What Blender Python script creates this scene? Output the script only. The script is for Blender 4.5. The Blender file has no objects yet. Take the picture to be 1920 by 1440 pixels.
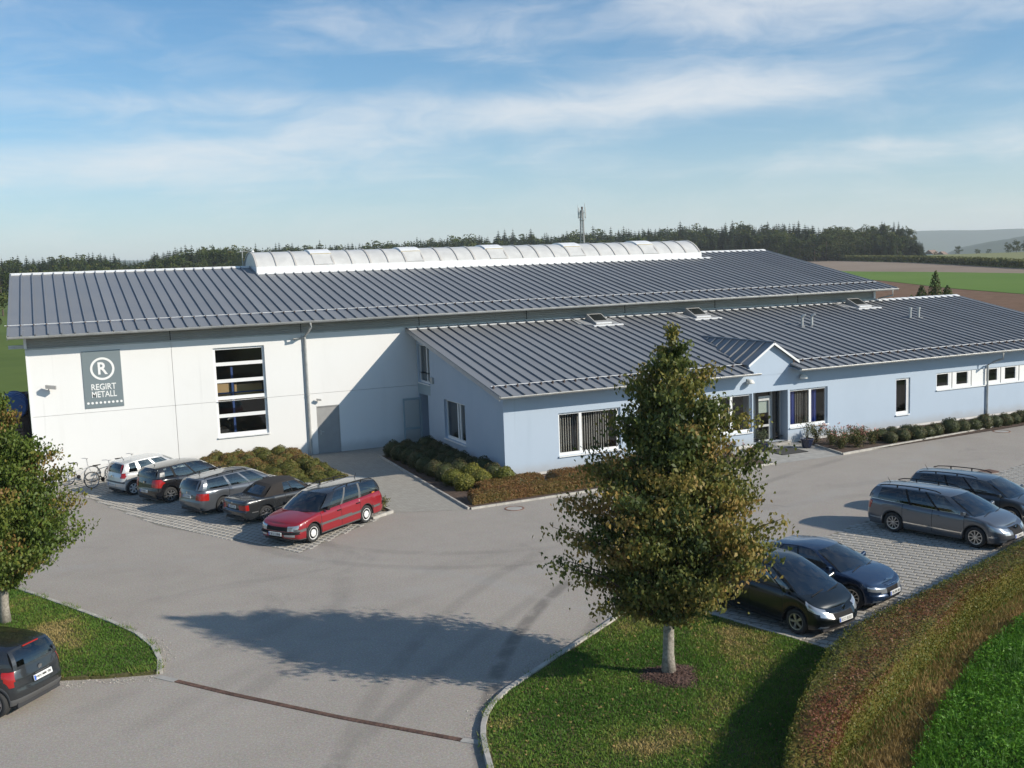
import bpy, math, random
import numpy as np
from mathutils import Vector, Matrix, noise as mnoise
R = math.radians
rng = np.random.default_rng(7)
random.seed(7)
SC = bpy.context.scene
COL = SC.collection

# ------------------------------------------------------------------ camera, sky, sun, exposure
CAM = np.array([-16.6514, -37.8784, 8.7568])
YAW, PITCH, ROLL, FPX = -0.42374, 0.116, -0.03549, 1922.68
def cam_axes():
    cy, sy, cp, sp = math.cos(YAW), math.sin(YAW), math.cos(PITCH), math.sin(PITCH)
    f = np.array([-sy*cp, cy*cp, -sp]); r0 = np.array([cy, sy, 0.0]); u0 = np.cross(r0, f)
    c, s = math.cos(ROLL), math.sin(ROLL)
    return c*r0+s*u0, -s*r0+c*u0, f
r_, u_, f_ = cam_axes()
cd = bpy.data.cameras.new('camera'); cam = bpy.data.objects.new('camera', cd); COL.objects.link(cam)
cam.matrix_world = Matrix(((r_[0], u_[0], -f_[0], CAM[0]), (r_[1], u_[1], -f_[1], CAM[1]), (r_[2], u_[2], -f_[2], CAM[2]), (0, 0, 0, 1)))
cd.sensor_width = 36; cd.lens = FPX/1920*36; cd.clip_end = 40000; cd.clip_start = .3
SC.camera = cam
VS = SC.view_settings
VS.view_transform = 'Standard'; VS.look = 'None'; VS.gamma = 1; VS.use_curve_mapping = False; VS.exposure = 0.04
SC.cycles.use_denoising = True
SC.cycles.max_bounces = 6; SC.cycles.diffuse_bounces = 3; SC.cycles.glossy_bounces = 3
SC.cycles.transparent_max_bounces = 12; SC.cycles.volume_bounces = 1
SC.cycles.caustics_reflective = False; SC.cycles.caustics_refractive = False

SUN_EL = R(29.0); SUN_DIR = np.array([0.70, -0.714, 0.0])/math.hypot(.70, .714)     # towards the sun, on the ground
world = bpy.data.worlds.new('World'); SC.world = world; world.use_nodes = True
wt = world.node_tree; wt.nodes.clear()

class NT:
    """small helper for node trees"""
    def __init__(s, tree): s.t = tree
    def n(s, typ, **kw):
        nd = s.t.nodes.new(typ)
        for k, v in kw.items():
            if k == 'inp':
                for a, b in v.items():
                    if hasattr(b, 'is_output'): s.t.links.new(b, nd.inputs[a])
                    else: nd.inputs[a].default_value = b
            else: setattr(nd, k, v)
        return nd
    def m(s, op, a, b=0.0, c=None, clamp=False):
        nd = s.t.nodes.new('ShaderNodeMath'); nd.operation = op; nd.use_clamp = clamp
        for i, v in enumerate((a, b, c)):
            if v is None: continue
            if hasattr(v, 'is_output'): s.t.links.new(v, nd.inputs[i])
            else: nd.inputs[i].default_value = v
        return nd.outputs[0]
    def mix(s, fac, a, b, blend='MIX'):
        nd = s.t.nodes.new('ShaderNodeMix'); nd.data_type = 'RGBA'; nd.blend_type = blend
        for i, v in ((0, fac), (6, a), (7, b)):
            if hasattr(v, 'is_output'): s.t.links.new(v, nd.inputs[i])
            else: nd.inputs[i].default_value = v if i == 0 else (tuple(v)+(1,) if len(v) == 3 else v)
        return nd.outputs[2]
    def ramp(s, fac, stops):
        nd = s.t.nodes.new('ShaderNodeValToRGB'); s.t.links.new(fac, nd.inputs[0])
        el = nd.color_ramp.elements
        while len(el) < len(stops): el.new(.5)
        for e, (p, c) in zip(el, stops):
            e.position = p; e.color = tuple(c)+(1,) if not isinstance(c, (int, float)) else (c, c, c, 1)
        return nd.outputs[0]
    def noise(s, vec, scale, detail=4, rough=.55, dist=0, out=0):
        nd = s.n('ShaderNodeTexNoise'); nd.inputs['Scale'].default_value = scale; nd.inputs['Detail'].default_value = detail
        nd.inputs['Roughness'].default_value = rough; nd.inputs['Distortion'].default_value = dist
        if vec is not None: s.t.links.new(vec, nd.inputs['Vector'])
        return nd.outputs[out]
    def smooth(s, x, a, b):
        nd = s.n('ShaderNodeMapRange'); nd.interpolation_type = 'SMOOTHSTEP'
        s.t.links.new(x, nd.inputs[0]); nd.inputs[1].default_value = a; nd.inputs[2].default_value = b
        return nd.outputs[0]

W = NT(wt)
sky = W.n('ShaderNodeTexSky', sky_type='NISHITA', sun_disc=False, sun_elevation=SUN_EL,
          sun_rotation=math.atan2(SUN_DIR[0], SUN_DIR[1]), altitude=400, air_density=1.0, dust_density=0.8, ozone_density=2.0)
tc = W.n('ShaderNodeTexCoord'); sep = W.n('ShaderNodeSeparateXYZ', inp={0: tc.outputs['Generated']})
X_, Y_, Z_ = sep.outputs
# horizontal frame of the wind (streaks run along this direction)
rh = (math.cos(YAW), math.sin(YAW)); fh = (-math.sin(YAW), math.cos(YAW))
a_ = W.m('ADD', W.m('MULTIPLY', X_, rh[0]), W.m('MULTIPLY', Y_, rh[1]))
b_ = W.m('ADD', W.m('MULTIPLY', X_, fh[0]), W.m('MULTIPLY', Y_, fh[1]))
hor = W.m('SQRT', W.m('ADD', W.m('MULTIPLY', X_, X_), W.m('MULTIPLY', Y_, Y_)))
E_ = W.m('DIVIDE', Z_, W.m('MAXIMUM', hor, .001))                  # tangent of elevation
A_ = W.m('ARCTAN2', a_, b_)                                         # azimuth
Zs = W.m('ADD', W.m('MAXIMUM', Z_, 0.0), .05)
P1 = W.n('ShaderNodeCombineXYZ', inp={0: W.m('DIVIDE', a_, Zs), 1: W.m('DIVIDE', b_, Zs), 2: 0.0}).outputs[0]
warp = W.noise(P1, .35, 3, .5, 0, 1)
P1w = W.n('ShaderNodeVectorMath', operation='MULTIPLY_ADD', inp={0: warp, 1: (1.6, 1.6, 0), 2: P1}).outputs[0]
str1 = W.n('ShaderNodeMapping', inp={0: P1w, 3: (.42, 1.05, 1), 2: (0, 0, R(14))}).outputs[0]
n1 = W.noise(str1, .8, 9, .62, .25)
str2 = W.n('ShaderNodeMapping', inp={0: P1w, 3: (.5, 1.3, 1), 2: (0, 0, R(-24)), 1: (3, 7, 0)}).outputs[0]
n2 = W.noise(str2, 1.7, 8, .66, .4)
def bank(a0, sa, e0, se, tilt, amp):
    da = W.m('SUBTRACT', A_, a0)
    de = W.m('SUBTRACT', W.m('SUBTRACT', E_, e0), W.m('MULTIPLY', da, tilt))
    q = W.m('ADD', W.m('POWER', W.m('ABSOLUTE', W.m('DIVIDE', da, sa)), 2.4), W.m('POWER', W.m('ABSOLUTE', W.m('DIVIDE', de, se)), 2.0))
    return W.m('MULTIPLY', W.m('EXPONENT', W.m('MULTIPLY', q, -1.0)), amp)
cov = None
for bk in ((.04, .32, .146, .026, .02, .80), (-.35, .26, .100, .024, .03, .80), (-.40, .22, .158, .016, 0, .45), (.22, .14, .166, .024, .05, .40),
           (.40, .24, .092, .018, .05, .62), (.34, .24, .240, .038, -.06, .75), (.06, .30, .222, .026, .0, .48),
           (-.40, .25, .245, .015, .1, .20), (.46, .08, .140, .012, .1, .3), (-.03, .16, .094, .010, .12, .22)):
    v = bank(*bk); cov = v if cov is None else W.m('ADD', cov, v)
cov = W.m('ADD', cov, W.m('MULTIPLY', W.smooth(E_, .27, .55), .20))  # extra cloud overhead, out of view, added to make the ambient light less blue
AE = W.n('ShaderNodeCombineXYZ', inp={0: W.m('MULTIPLY', A_, 4.2), 1: W.m('MULTIPLY', E_, 13.0), 2: 0.0}).outputs[0]
wa = W.noise(AE, 1.1, 3, .5, 0, 1)
AEw = W.n('ShaderNodeVectorMath', operation='MULTIPLY_ADD', inp={0: wa, 1: (.9, .9, 0), 2: AE}).outputs[0]
n3 = W.noise(AEw, 1.9, 8, .60, .3)
nz = W.m('ADD', W.m('ADD', W.m('MULTIPLY', n1, .22), W.m('MULTIPLY', n2, .16)), W.m('MULTIPLY', n3, .62))
cl = W.m('ADD', cov, W.m('MULTIPLY', W.m('SUBTRACT', nz, .545), 2.5))
cl = W.smooth(cl, -.12, 1.15)
wisp = W.m('ADD', W.m('MULTIPLY', W.smooth(n2, .52, .84), .18), W.m('MULTIPLY', W.smooth(n3, .40, .75), .20))
cl = W.m('MAXIMUM', W.m('MULTIPLY', cl, .76), wisp)
veil = W.m('MULTIPLY', W.m('EXPONENT', W.m('MULTIPLY', W.m('MAXIMUM', E_, 0.0), -15.0)), .92)
cl = W.m('MINIMUM', W.m('ADD', W.m('MULTIPLY', cl, W.m('SUBTRACT', 1.0, veil)), veil), .93)
skyc = W.mix(1.0, sky.outputs[0], (.585, .955, 1.15), 'MULTIPLY')
bg = W.n('ShaderNodeBackground', inp={0: skyc, 1: .112})
cloudc = W.n('ShaderNodeBackground', inp={0: (.87, .88, .89, 1), 1: 1.0})
mx = W.n('ShaderNodeMixShader', inp={0: cl, 1: bg.outputs[0], 2: cloudc.outputs[0]})
W.n('ShaderNodeOutputWorld', inp={0: mx.outputs[0]})

sl = bpy.data.lights.new('sun', 'SUN'); sl.energy = 4.95; sl.angle = R(.55); sl.color = (1.0, .92, .80)
sun = bpy.data.objects.new('sun', sl); COL.objects.link(sun)
sd = Vector((-SUN_DIR[0]*math.cos(SUN_EL), -SUN_DIR[1]*math.cos(SUN_EL), -math.sin(SUN_EL)))
sun.rotation_euler = sd.to_track_quat('-Z', 'Y').to_euler()
sun.location = (40, -40, 60)

# ------------------------------------------------------------------ materials
MATS = {}
def mat(name, col=(.5, .5, .5), rough=.6, metal=0, spec=.5, coat=0, vary=0, vscale=3, bump=0, bscale=30, custom=None, trans=0, sheen=0):
    if name in MATS: return MATS[name]
    m = bpy.data.materials.new(name); m.use_nodes = True; t = m.node_tree; N = NT(t)
    bs = t.nodes['Principled BSDF']; MATS[name] = m
    bs.inputs['Base Color'].default_value = tuple(col)+(1,); bs.inputs['Roughness'].default_value = rough
    bs.inputs['Metallic'].default_value = metal; bs.inputs['Specular IOR Level'].default_value = spec
    bs.inputs['Coat Weight'].default_value = coat; bs.inputs['Coat Roughness'].default_value = .04
    if vary or bump:
        g = N.n('ShaderNodeTexCoord').outputs['Object']
    if vary:
        nz = N.noise(g, vscale, 6, .6)
        c = N.mix(N.smooth(nz, .3, .7), tuple(x*(1-vary) for x in col), tuple(min(1, x*(1+vary)) for x in col))
        t.links.new(c, bs.inputs['Base Color'])
    if bump:
        b = N.n('ShaderNodeBump', inp={'Height': N.noise(g, bscale, 4, .6), 'Strength': bump, 'Distance': .02})
        t.links.new(b.outputs[0], bs.inputs['Normal'])
    if custom: custom(N, bs)
    return m

def glass_mat(name, tint, refl=1.0, rough=.01, base=.06):
    m = bpy.data.materials.new(name); m.use_nodes = True; t = m.node_tree; t.nodes.clear(); N = NT(t); MATS[name] = m
    tr = N.n('ShaderNodeBsdfTransparent', inp={0: tuple(tint)+(1,)})
    gl = N.n('ShaderNodeBsdfGlossy', inp={0: (refl, refl, refl, 1), 1: rough})
    lw_ = N.n('ShaderNodeLayerWeight', inp={0: .5}).outputs['Facing']
    fr = N.m('MULTIPLY_ADD', N.m('POWER', lw_, 4.0), .92-base, base)
    mx = N.n('ShaderNodeMixShader', inp={0: fr, 1: tr.outputs[0], 2: gl.outputs[0]})
    N.n('ShaderNodeOutputMaterial', inp={0: mx.outputs[0]})
    return m

def leaf_mat(name, stops, rough=.5, transl=.35, attr='tone', gain=1.45):
    stops = [(p, tuple(min(.9, x*g) for x, g in zip(c, (gain, gain, gain*.85)))) for p, c in stops]
    m = bpy.data.materials.new(name); m.use_nodes = True; t = m.node_tree; N = NT(t); MATS[name] = m
    bs = t.nodes['Principled BSDF']; out = t.nodes['Material Output']
    at = N.n('ShaderNodeAttribute', attribute_name=attr)
    c = N.ramp(at.outputs['Fac'], stops)
    t.links.new(c, bs.inputs['Base Color']); bs.inputs['Roughness'].default_value = rough; bs.inputs['Specular IOR Level'].default_value = .25
    tl = N.n('ShaderNodeBsdfTranslucent'); t.links.new(c, tl.inputs[0])
    mx = N.n('ShaderNodeMixShader', inp={0: transl, 1: bs.outputs[0], 2: tl.outputs[0]})
    t.links.new(mx.outputs[0], out.inputs[0])
    return m

def asphalt_nodes(N, bs):
    g = N.n('ShaderNodeTexCoord').outputs['Object']; L = N.t.links
    s = N.n('ShaderNodeSeparateXYZ', inp={0: g})
    big = N.noise(g, .18, 5, .6, .6); mid = N.noise(g, 1.3, 6, .65); fine = N.mix(.5, N.noise(g, 60, 3, .7), N.noise(g, 21, 3, .75)); vf = N.n('ShaderNodeTexVoronoi', feature='F1', inp={'Vector': g, 'Scale': 38.0}).outputs['Color']
    c = N.ramp(N.m('ADD', N.m('MULTIPLY', big, .6), N.m('MULTIPLY', mid, .4)), ((.3, (.285, .252, .212)), (.5, (.355, .314, .266)), (.7, (.405, .362, .308))))
    c = N.mix(.42, c, N.ramp(fine, ((.28, (.05, .048, .045)), (.5, (.31, .28, .25)), (.72, (.78, .74, .68)))))
    c = N.mix(.10, c, vf, 'SOFT_LIGHT')
    # worn wheel tracks and scrubbed turning marks
    def arc(cx, cy, r, w, a0, amt, nscale):
        nonlocal c
        dx = N.m('SUBTRACT', s.outputs[0], cx); dy = N.m('SUBTRACT', s.outputs[1], cy)
        d = N.m('ABSOLUTE', N.m('SUBTRACT', N.m('SQRT', N.m('ADD', N.m('MULTIPLY', dx, dx), N.m('MULTIPLY', dy, dy))), r))
        f = N.m('SUBTRACT', 1.0, N.smooth(d, w*.25, w))
        f = N.m('MULTIPLY', N.m('MULTIPLY', f, N.smooth(N.noise(g, nscale, 5, .6), .38, .62)), amt)
        c = N.mix(f, c, a0)
    dk = (.105, .10, .095); li = (.36, .35, .33)
    arc(-20, -20, 16, .5, li, .35, .4); arc(-24, -6, 15, .45, dk, .22, .4); arc(6, -44, 36, .5, dk, .14, .5); arc(6, -44, 34.4, .4, dk, .12, .4); arc(-8, 40, 52, .6, li, .3, .3); arc(30, -60, 58, .3, dk, .25, .3)
    def track(cx, cy, r, w, amt):
        nonlocal c
        dx = N.m('SUBTRACT', s.outputs[0], cx); dy = N.m('SUBTRACT', s.outputs[1], cy)
        d = N.m('ABSOLUTE', N.m('SUBTRACT', N.m('SQRT', N.m('ADD', N.m('MULTIPLY', dx, dx), N.m('MULTIPLY', dy, dy))), r))
        f = N.m('MULTIPLY', N.m('SUBTRACT', 1.0, N.smooth(d, w*.3, w)), N.m('SUBTRACT', 1.0, N.smooth(s.outputs[0], -5.0, -1.5)))
        f = N.m('MULTIPLY', N.m('MULTIPLY', f, N.smooth(N.noise(g, 1.2, 5, .65), .30, .55)), amt)
        c = N.mix(f, c, (.13, .118, .105))
    track(9.37, -29.58, 21.07, .26, .62); track(9.37, -29.58, 19.45, .22, .30); track(12, -33, 27.5, .30, .22); track(-2, -2, 9.5, .30, .20); track(-2, -2, 8.0, .30, .18)
    dirt = N.smooth(N.noise(g, .5, 7, .7, 1.0), .58, .75)
    c = N.mix(N.m('MULTIPLY', dirt, .28), c, (.36, .33, .29))
    dark = N.smooth(N.noise(g, .27, 6, .65, 1.2), .60, .72)
    c = N.mix(N.m('MULTIPLY', dark, .22), c, (.13, .125, .12))
    L.new(c, bs.inputs['Base Color'])
    b = N.n('ShaderNodeBump', inp={'Height': fine, 'Strength': .45, 'Distance': .012}); L.new(b.outputs[0], bs.inputs['Normal'])
mat('asphalt', rough=.9, spec=.2, custom=asphalt_nodes)

def paver_path_nodes(N, bs):
    g = N.n('ShaderNodeTexCoord').outputs['Object']
    rot = N.n('ShaderNodeMapping', inp={0: g, 2: (0, 0, R(47))}).outputs[0]
    br = N.n('ShaderNodeTexBrick', inp={'Vector': rot, 'Color1': (.33, .305, .265, 1), 'Color2': (.40, .375, .325, 1), 'Mortar': (.20, .18, .15, 1), 'Scale': 5.0, 'Mortar Size': .025, 'Brick Width': 1.0, 'Row Height': .5})
    c = N.mix(N.m('MULTIPLY', N.noise(g, .8, 5, .6), .5), br.outputs[0], (.30, .28, .245))
    N.t.links.new(c, bs.inputs['Base Color'])
    b = N.n('ShaderNodeBump', inp={'Height': br.outputs['Fac'], 'Strength': -.5, 'Distance': .01}); N.t.links.new(b.outputs[0], bs.inputs['Normal'])
mat('path_paving', rough=.9, spec=.2, custom=paver_path_nodes)

def field_mat(name, c1, c2, scale, rows=None):
    def f(N, bs):
        g = N.n('ShaderNodeTexCoord').outputs['Object']
        n = N.noise(g, scale, 8, .65); c = N.ramp(n, ((.3, c1), (.7, c2)))
        if rows:
            mp = N.n('ShaderNodeMapping', inp={0: g, 2: (0, 0, R(rows))}).outputs[0]
            wv = N.n('ShaderNodeTexWave', inp={'Vector': mp, 'Scale': .8, 'Distortion': 3.0, 'Detail': 3.0})
            c = N.mix(N.m('MULTIPLY', wv.outputs['Fac'], .45), c, tuple(x*.6 for x in c1))
        N.t.links.new(c, bs.inputs['Base Color'])
        b = N.n('ShaderNodeBump', inp={'Height': N.noise(g, scale*8, 4, .6), 'Strength': .5, 'Distance': .15}); N.t.links.new(b.outputs[0], bs.inputs['Normal'])
    return mat(name, rough=1, spec=.1, custom=f)
field_mat('meadow', (.085, .125, .030), (.125, .170, .040), .05)
field_mat('green_field', (.105, .185, .035), (.14, .215, .045), .02)
field_mat('brown_field', (.24, .185, .14), (.30, .235, .18), .03)
field_mat('ploughed_field', (.165, .098, .062), (.25, .155, .10), .5, 28)
field_mat('pale_field', (.20, .21, .10), (.25, .25, .12), .02)
field_mat('hill_forest', (.030, .050, .038), (.05, .075, .05), .004)
field_mat('lawn_soil', (.075, .085, .030), (.135, .115, .055), .9)
field_mat('crop_soil', (.05, .075, .022), (.10, .10, .04), 1.5)
field_mat('dry_strip', (.17, .115, .055), (.25, .18, .09), 1.2)
mat('soil', (.085, .055, .038), .95, vary=.4, vscale=6, bump=.6, bscale=40)
mat('mulch_chip', (.12, .07, .055), .9, vary=.5, vscale=20)
mat('kerb', (.42, .395, .35), .9, vary=.18, vscale=4, bump=.3, bscale=60)
mat('paver', (.375, .35, .31), .9, vary=.16, vscale=5, bump=.2, bscale=60)
mat('paver_joint', (.225, .205, .165), 1, vary=.35, vscale=9)
mat('drain', (.11, .062, .045), .8, vary=.4, vscale=5, bump=.3)
mat('rust_iron', (.22, .12, .08), .8, vary=.3, vscale=12)
mat('concrete', (.36, .345, .315), .9, vary=.14, vscale=3)

def wall_nodes(base, dirt, amt, streak=True):
    def f(N, bs):
        g = N.n('ShaderNodeTexCoord').outputs['Object']
        mp = N.n('ShaderNodeMapping', inp={0: g, 3: (1.2, 1.2, .12)}).outputs[0]
        a = N.smooth(N.noise(mp, 1.2, 6, .65), .5, .78); b = N.smooth(N.noise(g, .45, 5, .6), .45, .8)
        c = N.mix(N.m('MULTIPLY', N.m('MAXIMUM', a, b), amt), base, dirt)
        hz_ = N.n('ShaderNodeSeparateXYZ', inp={0: g}).outputs[2]
        sp_ = N.m('MULTIPLY', N.m('SUBTRACT', 1.0, N.smooth(N.m('ADD', hz_, N.m('MULTIPLY', N.noise(g, 1.8, 5, .7), -.45)), -.1, .42)), .40)
        c = N.mix(sp_, c, (.36, .33, .29))
        st_ = N.m('MULTIPLY', N.smooth(N.noise(N.n('ShaderNodeMapping', inp={0: g, 3: (3.2, 3.2, .10)}).outputs[0], 1.0, 5, .7), .60, .80), .22)
        c = N.mix(st_, c, tuple(x*.62 for x in dirt))
        N.t.links.new(c, bs.inputs['Base Color'])
        bp = N.n('ShaderNodeBump', inp={'Height': N.noise(g, 90, 2, .6), 'Strength': .12, 'Distance': .004}); N.t.links.new(bp.outputs[0], bs.inputs['Normal'])
    return f
mat('white_render', rough=.8, spec=.25, custom=wall_nodes((.80, .795, .775), (.70, .69, .66), .30))
mat('blue_render', rough=.85, spec=.2, custom=wall_nodes((.435, .515, .610), (.375, .450, .540), .40))
mat('plinth', (.62, .61, .59), .85, vary=.1)
mat('white_frame', (.82, .82, .81), .4)
mat('white_metal', (.80, .80, .79), .45, vary=.05)
def roof_nodes(N, bs):
    g = N.n('ShaderNodeTexCoord').outputs['Object']; oi = N.n('ShaderNodeObjectInfo')
    k = N.m('ADD', N.m('MULTIPLY', oi.outputs['Random'], .14), .93)
    n = N.noise(g, .7, 5, .6)
    c = N.mix(n, (.188, .194, .203), (.230, .236, .245))
    c = N.mix(1.0, c, N.n('ShaderNodeCombineColor', inp={0: k, 1: k, 2: k}).outputs[0], 'MULTIPLY')
    N.t.links.new(c, bs.inputs['Base Color'])
    N.t.links.new(N.m('ADD', N.m('MULTIPLY', n, .2), .36), bs.inputs['Roughness'])
mat('roof_metal', rough=.42, spec=.5, custom=roof_nodes)
mat('zinc', (.47, .475, .46), .42, metal=.35, vary=.12, vscale=3)
mat('verge', (.36, .365, .365), .5, vary=.08)
mat('cladding', (.37, .362, .345), .42, metal=.3, vary=.07, vscale=.5)
mat('grey_door', (.33, .325, .315), .5, vary=.05)
mat('steel', (.55, .55, .55), .3, metal=.9)
mat('sign_board', (.185, .225, .24), .5)
mat('sign_white', (.82, .82, .80), .6)
mat('polycarb', (.60, .59, .56), .38, vary=.08, vscale=1.5)
mat('rib', (.50, .47, .43), .5)
mat('cream', (.78, .68, .45), .6)
mat('dark_void', (.02, .02, .022), .9)
mat('interior', (.10, .095, .09), .9)
mat('carton', (.55, .38, .20), .9)
mat('shelf_blue', (.05, .10, .30), .6)
mat('shelf_red', (.45, .05, .04), .6)
mat('blind', (.60, .575, .53), .8)
mat('curtain', (.06, .10, .38), .8)
mat('pale_blind', (.50, .56, .50), .8)
mat('alu', (.60, .595, .575), .45, metal=.3)
mat('teal_frame', (.30, .38, .42), .5)
mat('lamp_white', (.78, .77, .72), .5)
mat('black_plastic', (.016, .016, .017), .75, spec=.2)
mat('rubber', (.028, .028, .028), .85)
mat('interior_dark', (.035, .035, .038), .8)
mat('seat', (.07, .07, .075), .9)
mat('chrome', (.75, .75, .75), .12, metal=1)
mat('alloy', (.50, .50, .50), .28, metal=.85)
mat('hubcap', (.72, .71, .68), .4)
mat('red_lamp', (.36, .014, .012), .15, coat=.6)
mat('amber_lamp', (.75, .22, .03), .15, coat=.6)
mat('clear_lamp', (.46, .48, .50), .16, metal=.6, coat=.6)
mat('plate', (.78, .78, .75), .5)
mat('plate_blue', (.02, .09, .45), .5)
mat('ink', (.02, .02, .02), .6)
mat('pot_blue', (.012, .020, .055), .25, coat=.5)
mat('doormat', (.06, .058, .055), .95, bump=.5, bscale=90)
mat('bark', (.30, .27, .225), .9, vary=.35, vscale=14, bump=.6, bscale=30)
mat('twig', (.10, .075, .055), .9)
mat('blue_tank', (.022, .085, .25), .4)
mat('brown_steel', (.09, .06, .05), .8, vary=.3)
mat('house_wall', (.70, .68, .64), .9); mat('house_roof', (.22, .15, .12), .9)
glass_mat('glass', (.80, .82, .81)); glass_mat('car_glass', (.30, .34, .35), base=.13); glass_mat('car_glass_dark', (.055, .06, .06), base=.09); glass_mat('roof_glass', (.25, .28, .28))
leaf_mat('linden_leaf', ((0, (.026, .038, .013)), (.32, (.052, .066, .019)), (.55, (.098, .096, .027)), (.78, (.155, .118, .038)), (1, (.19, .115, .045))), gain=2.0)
leaf_mat('linden_leaf_green', ((0, (.045, .075, .016)), (.45, (.085, .120, .024)), (.72, (.125, .135, .030)), (.88, (.18, .125, .04)), (1, (.21, .11, .045))))
leaf_mat('box_leaf', ((0, (.055, .062, .018)), (.45, (.095, .100, .026)), (.72, (.140, .105, .035)), (1, (.165, .095, .045))), transl=.2)
leaf_mat('box_leaf_sunlit', ((0, (.060, .068, .016)), (.5, (.125, .125, .026)), (1, (.18, .160, .04))), transl=.2)  # lighter box leaf for the bushes in sun; sunlight put into the colour
leaf_mat('box_leaf_dark', ((0, (.038, .048, .022)), (.6, (.060, .066, .030)), (1, (.095, .075, .04))), transl=.2)  # shade put into the colour for the annex side bushes; front row shares it
leaf_mat('low_hedge_leaf', ((0, (.075, .078, .022)), (.35, (.120, .095, .030)), (.65, (.160, .085, .038)), (1, (.175, .075, .04))), transl=.2)
leaf_mat('hedge_leaf', ((0, (.050, .070, .014)), (.36, (.095, .108, .022)), (.50, (.120, .100, .030)), (.64, (.125, .066, .034)), (1, (.150, .058, .038))), transl=.22)
leaf_mat('grass_blade', ((0, (.036, .085, .012)), (.5, (.072, .128, .022)), (.78, (.130, .138, .035)), (1, (.235, .180, .085))), transl=.3, rough=.6, gain=1.85)
leaf_mat('dry_grass', ((0, (.13, .10, .04)), (.5, (.20, .135, .06)), (1, (.29, .20, .10))), transl=.25, rough=.7, gain=1.7)
leaf_mat('crop_leaf', ((0, (.035, .095, .012)), (.5, (.070, .170, .018)), (1, (.13, .25, .035))), transl=.35)
leaf_mat('rose_leaf', ((0, (.04, .06, .02)), (.6, (.085, .085, .03)), (1, (.15, .08, .05))), transl=.2)
leaf_mat('rose_bloom', ((0, (.38, .13, .13)), (1, (.52, .27, .25))), transl=.2)
leaf_mat('spruce', ((0, (.018, .030, .016)), (.5, (.030, .048, .022)), (1, (.050, .070, .030))), transl=.1, rough=.7, gain=1.1)
leaf_mat('broadleaf', ((0, (.035, .055, .018)), (.5, (.058, .080, .024)), (.85, (.085, .100, .028)), (1, (.12, .095, .03))), transl=.2, rough=.7, gain=1.1)
leaf_mat('olive_shrub', ((0, (.07, .09, .05)), (1, (.12, .13, .08))), transl=.2)
leaf_mat('thuja', ((0, (.035, .055, .016)), (.5, (.065, .085, .022)), (1, (.11, .115, .03))), transl=.15)
leaf_mat('maize', ((0, (.06, .075, .025)), (1, (.13, .135, .045))), transl=.2, gain=1.1)

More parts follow.
